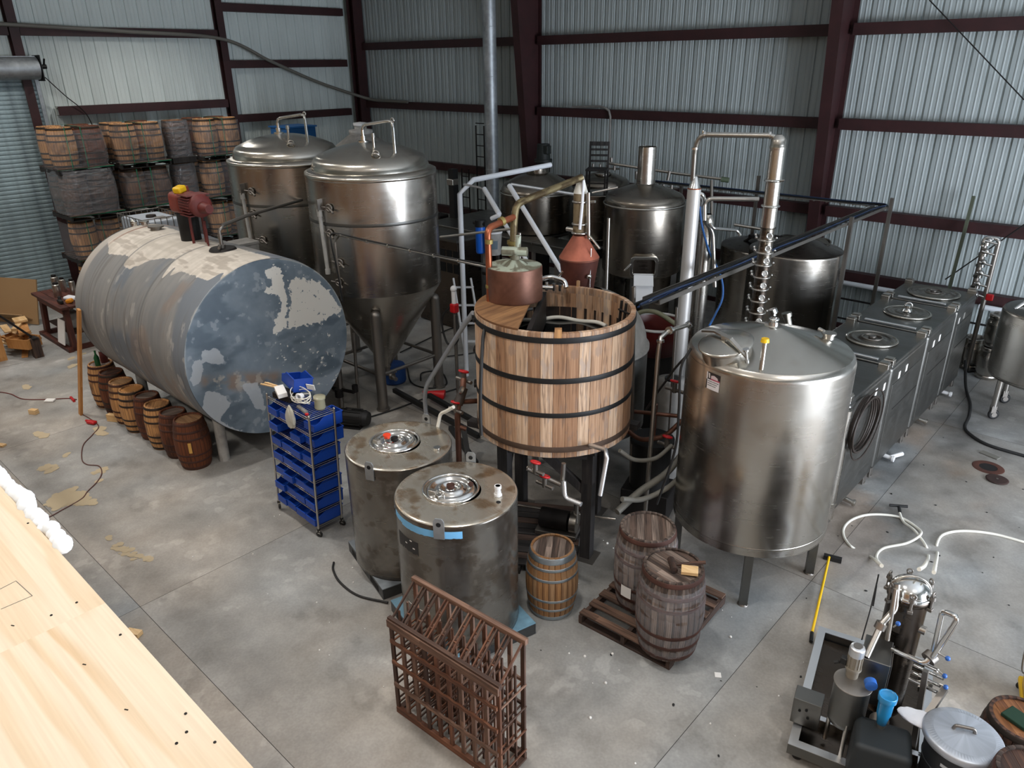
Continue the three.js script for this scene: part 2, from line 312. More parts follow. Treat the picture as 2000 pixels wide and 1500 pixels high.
// ---------- the room shell ----------
const X0 = -21.3, X1 = DOOR.x, Z0 = -15.95, Z1 = 8.6, TOP = 8.2;
{
  // floor: saw-cut concrete slabs, each with its own edges; large stains and darker patches sit in the vertex colours
  const fl = structGroup('floor');
  const base = obj('slab_bed', box(X1 - X0 + 1, 0.3, Z1 - Z0 + 1, (X0 + X1) / 2, -0.17, (Z0 + Z1) / 2), M.joint, fl);
  const xs = [X0 - 0.3, -17.58, -12.42, -7.26, -2.1, 3.06, X1 + 0.3], zs = [Z0 - 0.3, -12.29, -7.13, -1.97, 3.19, Z1 + 0.3];
  const stainTone = (x, z) => {
    let d = 1, w = 0;
    const n = fbm(x * 0.55 + 40, z * 0.55 + 40, 5), m = fbm(x * 1.7 + 11, z * 1.7 + 3, 4);
    d *= 0.93 + (n - 0.5) * 0.4 + (m - 0.5) * 0.22;
    const darkPatch = Math.max(sstep(1.9, 0.6, Math.hypot((x + 4.7) / 1.6, (z + 6.9) / 1.5)), sstep(1.6, 0.5, Math.hypot((x + 9.6) / 1.6, (z + 7.5) / 1.3)), sstep(1.5, 0.4, Math.hypot((x + 2) / 0.55, (z + 11.2) / 3.2)));  // patches darkened around the vat, the fermenter and beside the totes
    d *= 1 - darkPatch * (0.15 + 0.42 * sstep(0.4, 0.62, m));
    const rust = sstep(0.52, 0.66, fbm(x * 1.3 + 7, z * 1.3 + 9, 4)) * sstep(1.5, 0.3, Math.hypot((x + 1.9) / 0.8, (z + 10.2) / 2.8)); w = rust * 0.16;
    const pale = sstep(0.55, 0.68, fbm(x * 2.2 + 5, z * 2.2 + 8, 4)); d += pale * 0.12;
    return [d * (1 + w), d * (1 - w * 0.2), d * (1 - w)];
  };
  for (let i = 0; i < xs.length - 1; i++) for (let j = 0; j < zs.length - 1; j++) {
    const w = xs[i + 1] - xs[i] - 0.005, d = zs[j + 1] - zs[j] - 0.005, nx = Math.ceil(w / 0.14), nz = Math.ceil(d / 0.14);
    const g = new THREE.PlaneGeometry(w, d, nx, nz).rotateX(-Math.PI / 2).translate((xs[i] + xs[i + 1]) / 2, 0, (zs[j] + zs[j + 1]) / 2), p = g.attributes.position, c = new Float32Array(p.count * 3), uv = g.attributes.uv;
    for (let k = 0; k < p.count; k++) { const x = p.getX(k), z = p.getZ(k); c.set(stainTone(x, z), k * 3); uv.setXY(k, x + i * 0.37, z + j * 0.61); }
    g.setAttribute('color', new THREE.BufferAttribute(c, 3));
    obj('slab', g, M.floor, fl, true);
  }
  // ribbed sheet walls: every sheet a piece of its own, three ribs a sheet; seen from inside the ribs are troughs
  const prof = [[0, 0], [0.07, 0], [0.082, -0.008], [0.098, -0.008], [0.11, 0], [0.17, 0], [0.182, -0.008], [0.198, -0.008], [0.21, 0], [0.25, 0], [0.264, 0.03], [0.29, 0.03], [0.305, 0]];
  const sheet = (h) => {
    const pts = []; for (let k = 0; k < 3; k++) for (const [x, y] of prof) if (k === 0 || x > 0) pts.push([x + k * 0.305, y]);
    const back = pts.slice().reverse().map(([x, y]) => [x, y - 0.004]);
    return extrude([...pts, ...back], h).rotateX(-Math.PI / 2);            // x along the wall, y up, troughs towards -z
  };
  const tall = sheet(TOP + 0.1);
  const wb = structGroup('wall_back'); obj('backing', box(X1 - X0 + 0.6, TOP + 0.4, 0.1, (X0 + X1) / 2, TOP / 2 - 0.1, Z0 - 0.14), M.joint, wb);
  const gb = uvBox(tall.clone()), gl = uvBox(tall.clone().rotateY(Math.PI / 2));
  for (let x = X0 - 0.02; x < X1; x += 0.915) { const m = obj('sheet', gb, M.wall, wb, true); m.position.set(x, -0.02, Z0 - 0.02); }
  const wl = structGroup('wall_left'); obj('backing', box(0.1, TOP + 0.4, Z1 - Z0 + 0.6, X0 - 0.14, TOP / 2 - 0.1, (Z0 + Z1) / 2), M.joint, wl);
  for (let z = Z0 + 0.93; z < Z1 + 0.9; z += 0.915) { const m = obj('sheet', gl, M.wallLitL, wl, true); m.position.set(X0 - 0.02, -0.02, z); }
  // right wall with the open doorway, and the wall behind the loft
  struct('wall_right', [box(0.2, TOP + 0.2, DOOR.z0 - Z0 + 0.2, X1 + 0.1, TOP / 2, (Z0 - 0.2 + DOOR.z0) / 2), box(0.2, TOP + 0.2, Z1 + 0.2 - DOOR.z1, X1 + 0.1, TOP / 2, (Z1 + 0.2 + DOOR.z1) / 2), box(0.2, TOP - DOOR.h, DOOR.z1 - DOOR.z0, X1 + 0.1, (TOP + DOOR.h) / 2, (DOOR.z0 + DOOR.z1) / 2)], M.wall);
  struct('wall_front', box(X1 - X0 + 0.6, TOP + 0.2, 0.2, (X0 + X1) / 2, TOP / 2, Z1 + 0.1), M.wall);
  struct('ceiling', box(X1 - X0 + 0.6, 0.2, Z1 - Z0 + 0.6, (X0 + X1) / 2, TOP + 0.1, (Z0 + Z1) / 2), M.ceiling);
  // red primed steel frame
  const iCol = (name, x, z, wall, w, d0, d1, h) => {          // d0, d1: depth at the foot and at the top; wall: 'b' flange looks along z, 'l' along x
    const t = 0.016, g = structGroup(name), s = (pts, dep) => extrude(pts, dep);
    const k = d0 + ((d1 - d0) * h) / 6;
    const web = s([[0, 0], [d0, 0], [k, h], [0, h]], t), outer = new THREE.BoxGeometry(t, h, w), inner = beam([d0, 0, 0], [k, h, 0], w, t);
    const ang = wall === 'b' ? -Math.PI / 2 : 0;
    const put = (q) => place(q, 0, 0, 0, 0, ang, 0).translate(x, 0, z);
    const innerG = (() => { const q = new THREE.BoxGeometry(t, Math.hypot(h, k - d0), w); q.rotateZ(-Math.atan2(k - d0, h)); return q.translate((d0 + k) / 2, h / 2, 0); })();
    obj('web', put(web.translate(0, 0, -t / 2)), M.primer, g); obj('flange', put(outer.translate(t / 2, h / 2, 0)), M.primer, g); obj('flange', put(innerG), M.primer, g);
    return g;
  };
  iCol('column', -13.62, Z0 + 0.02, 'b', 0.22, 0.22, 0.84, TOP);
  iCol('column', -5.8, Z0 + 0.02, 'b', 0.22, 0.26, 0.8, TOP);
  iCol('column', 2.0, Z0 + 0.02, 'b', 0.22, 0.26, 0.8, TOP);
  iCol('column', X0 + 0.02, -11.3, 'l', 0.2, 0.22, 0.22, TOP);
  iCol('column', X0 + 0.02, -6.22, 'l', 0.2, 0.22, 0.22, TOP);
  iCol('column', X0 + 0.02, -1.2, 'l', 0.2, 0.22, 0.22, TOP);
  iCol('column', X0 + 0.22, -15.7, 'l', 0.34, 0.3, 0.32, TOP);
  // girts: C sections along the walls between the columns
  const girtBox = (x0, x1, y, z0, z1, wall) => {               // web towards the room, lips to the wall
    const g = wall === 'b' ? [box(x1 - x0, 0.2, 0.008, (x0 + x1) / 2, y, z0 + 0.19), box(x1 - x0, 0.008, 0.19, (x0 + x1) / 2, y + 0.1, z0 + 0.095), box(x1 - x0, 0.008, 0.19, (x0 + x1) / 2, y - 0.1, z0 + 0.095)]
      : [box(0.008, 0.2, z1 - z0, x0 + 0.19, y, (z0 + z1) / 2), box(0.19, 0.008, z1 - z0, x0 + 0.095, y + 0.1, (z0 + z1) / 2), box(0.19, 0.008, z1 - z0, x0 + 0.095, y - 0.1, (z0 + z1) / 2)];
    struct('girt', g, M.primer);
  };
  for (const y of [1.15, 2.43, 4.12, 5.81, 7.4]) for (const [a, b] of [[-20.75, -13.74], [-13.5, -5.92], [-5.68, 1.88], [2.12, X1]]) girtBox(a, b, y, Z0 + 0.015, 0, 'b');
  for (const y of [3.9, 5.34, 6.78, 2.3]) girtBox(X0 + 0.015, 0, y, -15.4, -11.42, 'l');
  for (const y of [4.33, 6.1, 7.6]) girtBox(X0 + 0.015, 0, y, -11.18, y < 5 ? -6.75 : -6.34, 'l');
  girtBox(X0 + 0.015, 0, 6.1, -6.1, -1.3, 'l');
  struct('trim', box(X1 - X0, 0.1, 0.06, (X0 + X1) / 2, 0.05, Z0 + 0.05), M.primer);
  struct('trim', box(0.06, 0.1, 9.2, X0 + 0.05, 0.05, Z0 + 4.6), M.primer);
}
{
  // roll-up door at the left: curtain of slats, guides, drum hood
  const d = structGroup('door_1'), z0 = -6.42, z1 = -2.2, x = X0 + 0.14;
  const sl = uvBox(place(new THREE.CylinderGeometry(0.05, 0.05, z1 - z0, 10, 1, false, 0, Math.PI), 0, 0, 0, Math.PI / 2, 0, 0).scale(0.42, 1.02, 1));
  const curtain = std({ color: 0x9fb4bb, roughness: 0.5, metalness: 0.15, map: T.grime });
  for (let i = 0; i < 52; i++) { const m = obj('slat', sl, curtain, d, true); m.position.set(x, 0.06 + i * 0.1, (z0 + z1) / 2); }
  obj('backing', box(0.01, 5.3, z1 - z0, x - 0.03, 2.65, (z0 + z1) / 2), M.joint, d);
  obj('guide', [box(0.09, 5.3, 0.08, x + 0.02, 2.65, z0 - 0.02)], M.galv, d); obj('guide', [box(0.09, 5.3, 0.08, x + 0.02, 2.65, z1 + 0.02)], M.galv, d);
  obj('hood', [place(new THREE.CylinderGeometry(0.25, 0.25, z1 - z0 + 0.1, 28, 1), x + 0.2, 5.3, (z0 + z1) / 2, Math.PI / 2), box(0.3, 0.02, z1 - z0 + 0.1, x + 0.08, 5.55, (z0 + z1) / 2)], M.galv, d);
  obj('bracket', [box(0.5, 0.56, 0.02, x + 0.2, 5.3, z0 - 0.08), cyl(0.05, 0.05, 0.16, x + 0.24, 5.33, z0 - 0.16, 12, Math.PI / 2), beam([x + 0.2, 5.33, z0 - 0.2], [x + 0.28, 5.5, z0 - 0.22], 0.03, 0.03)], M.blackIron, d);
  const rope = obj('pull_rope', hose([[x + 0.3, 5.1, z0 - 0.14], [x + 0.2, 4.7, z0 - 0.5], [x + 0.1, 4.2, z0 - 0.95], [x + 0.08, 3.4, z0 - 1.1]], 0.012, 30, 6), M.iron, d);
}
{
  // the loft the picture is taken from: deck on a stud wall, plywood on top
  const zE = -0.56;
  struct('loft_wall', [box(X1 - X0, 3.3, 0.16, (X0 + X1) / 2, 1.65, -0.3)], M.loft);
  const posts = structGroup('added_loft_frame');
  for (const x of [-19, -16.2, -13.4, -10.6, -7.8, -5, -2.2, 0.6, 3.4, 6.2]) obj('post', box(0.2, 3.3, 0.08, x, 1.65, -0.42), M.pvc, posts);  // unseen pale posts, added to give bright bands in the tank reflections
  obj('rim_board', box(X1 - X0, 0.26, 0.05, (X0 + X1) / 2, 3.43, zE + 0.06), M.pine, posts);
  struct('loft_floor', box(X1 - X0, 0.06, Z1 - 1.9, (X0 + X1) / 2, 3.55, (Z1 + 1.9) / 2), M.plyEdge);
  const deck = structGroup('loft_deck');
  // one sheet of plywood fills the corner of the view; its neighbours lie left and right of it
  const sheetTop = (x0, x1) => {
    const z1 = 1.9, m = (x0 + x1) / 2, top = new THREE.PlaneGeometry(x1 - x0 - 0.003, z1 - zE).rotateX(-Math.PI / 2).translate(m, 3.6, (z1 + zE) / 2), uv = top.attributes.uv, p = top.attributes.position;
    for (let k = 0; k < 4; k++) uv.setXY(k, p.getZ(k) + x0 * 0.31, p.getX(k));
    const s = obj('plywood_sheet', top, M.plyTop, deck, true);
    obj('ply_edge', [box(x1 - x0 - 0.003, 0.02, 0.004, m, 3.5895, zE + 0.002)], M.plyEdge, s); obj('ply_core', box(x1 - x0 - 0.003, 0.018, z1 - zE - 0.01, m, 3.589, (z1 + zE) / 2), M.plyEdge, s);
    return s;
  };
  sheetTop(-6.2, -3.76); const s0 = sheetTop(-3.757, -1.3); sheetTop(-1.297, 1.14); sheetTop(1.143, 3.58);
  const nail = (p) => { const m = obj('nail_head', cyl(0.0045, 0.0045, 0.002, 0, 0, 0, 8), M.iron, s0); m.position.set(p[0], 3.6008, p[2]); };
  [[-1.766, 3.6, -0.523], [-1.702, 3.6, -0.495], [-1.686, 3.6, -0.459], [-1.611, 3.6, -0.531], [-2.511, 3.6, -0.412], [-3.188, 3.6, -0.544], [-2.238, 3.6, -0.53], [-2.516, 3.6, -0.494]].forEach(nail);
  const staple = (p) => { const m = obj('staple', box(0.012, 0.002, 0.003, 0, 0, 0, 0, 0.5), M.iron, s0); m.position.set(p[0], 3.6008, p[2]); };
  [[-2.187, 3.6, -0.401], [-1.908, 3.6, -0.415], [-2.552, 3.6, -0.308]].forEach(staple);
  const pencil = (a, b) => { const m = obj('pencil_line', beam([a[0], 3.6006, a[2]], [b[0], 3.6006, b[2]], 0.0022, 0.0008), M.hoseGrey, s0); };
  pencil([-2.799, 3.6, -0.338], [-2.808, 3.6, -0.391]); pencil([-2.808, 3.6, -0.391], [-2.672, 3.6, -0.403]); pencil([-2.672, 3.6, -0.403], [-2.675, 3.6, -0.307]);
  // torn white insulation showing past the board's edge
  const fl = []; for (let i = 0; i < 46; i++) { const t = i / 45, x = -4.35 + t * 1.42, r = 0.018 + 0.028 * fbm(i * 0.45, 3, 3); fl.push(place(new THREE.IcosahedronGeometry(r, 1), x, 3.585 + rr(-0.01, 0.012), zE - 0.012 - rr(0, 0.02) - 0.018 * fbm(i * 0.7, 8, 2), rr(0, 3), rr(0, 3))); }
  tag(obj('insulation_strip', fl, M.insul), 'torn white foam insulation strip along the pale plywood edge', 'insulation', null, 'stuff');
}

// ---------- high bay lamps under the roof (outside the view; seen in the polished tank tops) ----------
LAMPS.forEach(([x, z], i) => {
  const t = thing('high_bay_light', `round high bay lamp under the roof, number ${['one','two','three','four','five','six','seven','eight','nine','ten','eleven','twelve'][i]} counted along its rows`, 'lamp', [x, LAMP_Y, z], 0, 'high bay lamps under the roof');
  obj('housing', lathe([[0.001, 0.26], [0.09, 0.26], [0.11, 0.1], [0.24, 0.03], [0.24, 0.0], [0.225, 0.0], [0.22, 0.02], [0.001, 0.03]], 32), M.iron, t);
  obj('lens', cyl(0.21, 0.21, 0.012, 0, 0.008, 0, 32), M.lamp, t); obj('hanger', rod([0, 0.26, 0], [0, TOP - LAMP_Y, 0], 0.012), M.iron, t);
  const l = new THREE.SpotLight(0xfffaf4, LAMP_POWER, 0, 1.3, 0.55, 2); l.name = 'high_bay_glow'; l.position.set(x, LAMP_Y - 0.03, z); l.target.position.set(x, 0, z); scene.add(l.target); l.shadow.radius = 10; l.castShadow = true; scene.add(l);
});

// ---------- the horizontal blue-grey tank ----------
{
  const R = 1.265, C = [-9.1, 1.66, -4.93], L = 3.75;
  // face: blue-grey paint, flaked to pale primer in patches whose outlines follow the photograph
  const big = [[[0.029, 0.88], [0.174, 0.901], [0.242, 0.82], [0.23, 0.65], [0.248, 0.471], [0.199, 0.317], [0.205, 0.183], [0.007, 0.152], [0.015, 0.203], [0.165, 0.432], [0.168, 0.577], [-0.028, 0.638], [0.079, 0.694], [0.103, 0.763], [0.036, 0.806]], [[0.298, 0.722], [0.415, 0.727], [0.534, 0.631], [0.578, 0.663], [0.699, 0.596], [0.847, 0.392], [0.955, 0.211], [0.745, 0.155], [0.468, 0.163], [0.236, 0.175], [0.222, 0.299], [0.298, 0.459]]];
  const pale = [[[-0.885, 0.115], [-0.814, 0.083], [-0.817, -0.025], [-0.872, -0.14], [-0.962, -0.151], [-0.947, -0.013]], [[-0.754, 0.257], [-0.733, 0.161], [-0.621, 0.22], [-0.572, 0.016], [-0.65, -0.001], [-0.819, 0.084]], [[-0.842, -0.22], [-0.678, -0.322], [-0.589, -0.486], [-0.73, -0.618], [-0.847, -0.685], [-0.899, -0.436]], [[-0.438, -0.305], [-0.257, -0.322], [-0.189, -0.69], [-0.309, -0.647]], [[-0.92, -0.252], [-0.883, -0.442], [-0.685, -0.697], [-0.525, -0.82], [-0.355, -0.924], [-0.701, -0.784], [-0.888, -0.53]]];
  const brown = [[[-0.848, -0.073], [-0.583, -0.115], [-0.123, -0.272], [0.035, -0.291], [-0.011, -0.382], [-0.386, -0.359], [-0.617, -0.307], [-0.844, -0.172]]];
  const toF = (n) => (q) => [(q[0] * 0.5 + 0.5) * n, (q[1] * 0.5 + 0.5) * n];
  const mA = mask(512, 512, big, toF(512), 4), mB = mask(512, 512, pale, toF(512), 7), mC = mask(512, 512, brown, toF(512), 9);
  T.face = tex(1024, 1024, (u, v) => {
    const a = fbm(u * 7, v * 7, 5), b = fbm(u * 26, v * 26, 4), f = fbm(u * 70, v * 70, 3), s = fbm(u * 30, v * 4 + 4, 4);
    let c = mixc([92, 106, 118], [122, 134, 144], clamp(0.5 + (a - 0.5) * 1.5 + (b - 0.5) * 0.6)); c = mixc(c, [72, 86, 99], sstep(0.55, 0.7, fbm(u * 5 + 9, v * 9 + 2, 4)) * 0.6);
    c = mixc(c, [150, 158, 164], sstep(0.64, 0.72, b) * 0.5); c = mixc(c, [148, 160, 172], sstep(0.55, 0.64, fbm(u * 4 + 3, v * 5 + 6, 4)) * sstep(0.45, 0.2, v) * 0.8);
    c = mixc(c, [128, 110, 98], clamp(mC(u, v) * 1.2) * sstep(0.38, 0.56, a) * 0.9); c = mixc(c, [166, 160, 150], mC(u, v) * sstep(0.58, 0.66, b) * 0.7);
    const B = sstep(0.44, 0.56, mB(u, v) + (b - 0.5) * 0.9 + (f - 0.5) * 0.3); c = mixc(c, [172, 178, 184], B * 0.85);
    const A = mA(u, v), k = sstep(0.46, 0.54, A + (b - 0.48) * 0.9 + (f - 0.5) * 1.5 * sstep(0.45, 0.62, u + 0.05)); c = mixc(c, [214, 212, 205], k);
    const ed = Math.hypot(u - 0.5, v - 0.5); c = mixc(c, [206, 200, 188], sstep(0.485, 0.5, ed) * sstep(0.45, 0.55, a + 0.1) * sstep(0.35, 0.8, v));
    return c;
  }, { clampS: true });
  const faceM = std({ map: T.face, roughness: 0.62 });
  // shell: u along the axis (0 far end, 1 near end), v around from below (0) over the near side to the far side
  const poly = (l) => l; const prim = [[[-12.647, 81.93], [-12.272, 52.231], [-11.568, 47.359], [-11.645, 55.747], [-11.264, 50.171], [-11.295, 47.319], [-11.158, 51.181], [-11.025, 57.108], [-10.762, 62.486], [-10.465, 65.993], [-10.293, 51.105], [-10.329, 48.706], [-10.199, 52.06], [-10.268, 62.897], [-10.014, 58.413], [-9.436, 58.089], [-9.303, 58.281], [-9.183, 68.621], [-9.144, 90.477], [-9.554, 92.435], [-10.787, 93.794], [-11.947, 93.411]]];
  const side0 = (q) => [(q[0] - (C[0] - L)) / L, (q[1] + 90) / 270];
  const mP = mask(1024, 1024, [[...prim[0]]].map((p) => [[-8.9, 110], [-12.9, 110], [-12.7, 62], ...p.filter((q) => q[1] < 75).sort((a, b) => a[0] - b[0]), [-8.9, 40]].map(side0)), (q) => [q[0] * 1024, q[1] * 1024], 5);
  T.shell = tex(1536, 1024, (u, v) => {
    const a = fbm(u * 9, v * 7, 5), b = fbm(u * 34, v * 26, 4), run = fbm(u * 60, v * 5, 4), st = fbm(u * 8, v * 42, 4);
    let c = mixc([112, 114, 116], [142, 140, 136], clamp(0.5 + (a - 0.5) * 1.3 + (run - 0.5) * 0.7)); c = mixc(c, [98, 108, 120], sstep(0.5, 0.6, fbm(u * 5 + 2, v * 4 + 7, 4)) * 0.7);
    c = mixc(c, [176, 172, 166], sstep(0.6, 0.7, b) * sstep(0.45, 0.6, a) * 0.6); c = mixc(c, [132, 110, 96], sstep(0.64, 0.75, fbm(u * 6 + 5, v * 6 + 1, 4)) * 0.4); c = mixc(c, [84, 80, 78], sstep(0.6, 0.72, run) * 0.35);
    const up = mP(u, v), k = sstep(0.42, 0.58, up + (run - 0.5) * 0.7 + (b - 0.5) * 0.3); let p = mixc([186, 178, 166], [222, 214, 203], clamp(0.4 + (st - 0.5) * 2 + (run - 0.5))); p = mixc(p, [146, 136, 124], sstep(0.55, 0.68, st) * 0.6); c = mixc(c, p, k);
    const rust = sstep(0.012, 0.004, Math.abs(u - 0.085)) * sstep(0.5, 0.66, v); c = mixc(c, [112, 74, 58], rust * 0.8); c = mixc(c, [176, 168, 158], sstep(0.075, 0.06, u) * sstep(0.4, 0.5, v) * 0.8);
    for (const [q, w] of [[0.33, 0.004], [0.64, 0.004]]) c = mixc(c, [92, 92, 92], sstep(w * 2, w, Math.abs(u - q)) * 0.55);
    return c;
  }, { clampS: true });
  const shellM = std({ map: T.shell, roughness: 0.66 });
  const t = thing('storage_tank', 'large horizontal grey blue tank with flaking pale paint, small barrels along its side', 'tank', C);
  {
    const nx = 48, na = 96, pos = [], uv = [], idx = [];
    for (let i = 0; i <= nx; i++) for (let j = 0; j <= na; j++) {
      const u = i / nx, a = (j / na) * 2 * Math.PI - Math.PI / 2; let r = R; for (const q of [0.085, 0.33, 0.64]) r += 0.006 * Math.exp(-(((u - q) / 0.006) ** 2)); r += 0.004 * Math.sin(u * 9 + a * 3) - 0.012 * sstep(0.985, 1, u) - 0.02 * sstep(0.03, 0, u);
      pos.push((u - 1) * L, r * Math.sin(a), r * Math.cos(a)); uv.push(u, ((a * 180) / Math.PI + 90) / 270);
      if (i < nx && j < na) { const k = i * (na + 1) + j; idx.push(k, k + 1, k + na + 1, k + 1, k + na + 2, k + na + 1); }
    }
    const g = new THREE.BufferGeometry(); g.setAttribute('position', new THREE.Float32BufferAttribute(pos, 3)); g.setAttribute('uv', new THREE.Float32BufferAttribute(uv, 2)); g.setIndex(idx); g.computeVertexNormals();
    obj('shell', g, shellM, t, true);
    const cap = (dir, name, m) => {                            // slightly dished end plate
      const q = [], w = [], id = [], nr = 16, nb = 96, r1 = R - 0.012;
      for (let i = 0; i <= nr; i++) for (let j = 0; j <= nb; j++) { const r = (i / nr) * r1, a = (j / nb) * 2 * Math.PI, bulge = 0.03 * (1 - (r / r1) ** 2); q.push(dir * bulge, r * Math.sin(a), r * Math.cos(a)); w.push(0.5 - (r / R) * Math.cos(a) * 0.5, 0.5 + (r / R) * Math.sin(a) * 0.5); if (i < nr && j < nb) { const k = i * (nb + 1) + j; dir > 0 ? id.push(k, k + 1, k + nb + 1, k + 1, k + nb + 2, k + nb + 1) : id.push(k, k + nb + 1, k + 1, k + 1, k + nb + 1, k + nb + 2); } }
      const h = new THREE.BufferGeometry(); h.setAttribute('position', new THREE.Float32BufferAttribute(q, 3)); h.setAttribute('uv', new THREE.Float32BufferAttribute(w, 2)); h.setIndex(id); h.computeVertexNormals();
      const o = obj(name, h, m, t, true); o.position.x = dir > 0 ? 0 : -L; return o;
    };
    cap(1, 'end_plate', faceM); cap(-1, 'end_plate', shellM);
    const at = (x, a) => [x, R * Math.sin(a), R * Math.cos(a)];
    // rusted weld marks and the dark painted spot on the face
    const rusty = std({ color: 0x7a4430, roughness: 0.9 });
    const fc = (q) => [0.026, q[1] * R, -q[0] * R];
    [[0.271, -0.269], [0.338, -0.276], [0.407, -0.272], [0.462, -0.281], [0.519, -0.273], [0.577, -0.258], [0.644, -0.238]].forEach((q, i) => { const p = fc(q); obj('rust_mark', rbox(0.006, 0.045 + 0.02 * (i % 3), 0.035, 0.003, p[0] - 0.014, p[1], p[2], 0.3 + i * 0.1), rusty, t); });
    { const p = fc([0.558, -0.401]); obj('dark_spot', place(new THREE.CylinderGeometry(0.05, 0.05, 0.004, 20).scale(1, 1, 0.75), p[0] - 0.016, p[1], p[2], 0.4, 0, Math.PI / 2), plain(0x4a5864, 0.7), t); }
    for (const [x, z] of [[-0.5, 0.74], [-0.5, -0.74], [-3.1, 0.74], [-3.1, -0.74]]) obj('leg', cyl(0.075, 0.075, 1.1, x, -1.66 + 0.55, z, 16), M.whitePoly, t);
    // fittings along the crown
    obj('flange', [cyl(0.085, 0.085, 0.05, -4.06 + 1.0, R + 0.02, 0.03, 20), cyl(0.12, 0.12, 0.02, -3.06, R + 0.05, 0.03, 20)], M.tubeDull, t);
    obj('flange', [cyl(0.05, 0.05, 0.06, -3.55, R + 0.03, 0, 16), cyl(0.07, 0.07, 0.02, -3.55, R + 0.06, 0, 16)], M.chrome, t);
    obj('cap', [cyl(0.045, 0.045, 0.09, -3.72, R + 0.0, 0.1, 16), ball(0.05, -3.72, R + 0.05, 0.1)], M.chrome, t);
    obj('pad_plate', [place(new THREE.CylinderGeometry(0.17, 0.19, 0.03, 24), -0.95, R + 0.005, 0.02)], M.iron, t);
  }
  // pump stack standing on the tank
  const p = thing('mixer_motor', 'dusty red motor with yellow cap on black stub pipe atop the blue tank', 'motor', [-11.03, 2.9, -4.93]);
  obj('stub_pipe', lathe([[0.001, -0.03], [0.145, -0.03], [0.15, 0.42], [0.001, 0.42]], 28), M.blackIron, p);
  obj('gear_case', [rbox(0.36, 0.3, 0.32, 0.07, 0.0, 0.58, 0.02), cyl(0.1, 0.08, 0.12, 0, 0.74, 0, 16)], std({ color: 0x8a3a2c, roughness: 0.55, map: T.grime }), p);
  obj('motor_body', [place(new THREE.CylinderGeometry(0.165, 0.165, 0.36, 24), 0.36, 0.58, 0.02, 0, 0, Math.PI / 2), place(new THREE.SphereGeometry(0.165, 20, 12).scale(0.4, 1, 1), 0.54, 0.58, 0.02), ...[0, 1, 2, 3, 4, 5, 6, 7].map((k) => box(0.3, 0.012, 0.345, 0.35, 0.58 + (k - 3.5) * 0.04, 0.02))], M.redDull, p);
  obj('shaft_cover', place(new THREE.CylinderGeometry(0.06, 0.09, 0.2, 16), 0.68, 0.56, 0.02, 0, 0, -Math.PI / 2), M.redDull, p);
  obj('yellow_cap', rbox(0.14, 0.1, 0.16, 0.03, 0.08, 0.77, 0.08, 0.2, 0.4), M.yellow, p);
  obj('small_pipes', [rod([0.28, -0.02, 0.1], [0.28, 0.42, 0.1], 0.02), rod([0.36, -0.02, -0.05], [0.36, 0.44, -0.05], 0.018), rod([0.5, -0.02, 0], [0.52, 0.36, 0], 0.014), rod([0.62, -0.02, 0.05], [0.6, 0.26, 0.03], 0.012)], M.redDull, p);
  tag(obj('vent_pipe', [pipe([[-10.05, 2.9, -4.9], [-10.05, 3.24, -4.9], [-10.35, 3.27, -5.5], [-11.5, 3.17, -7.25]], 0.026, 0.07), cyl(0.045, 0.05, 0.08, -10.05, 2.95, -4.9, 12), cyl(0.035, 0.035, 0.05, -10.05, 3.1, -4.9, 12), rod([-10.05, 2.98, -4.9], [-9.9, 2.98, -4.78], 0.018)], M.tubeDull), 'thin steel pipe rising from the blue tank crown and bending to the fermenter', 'pipe');
}

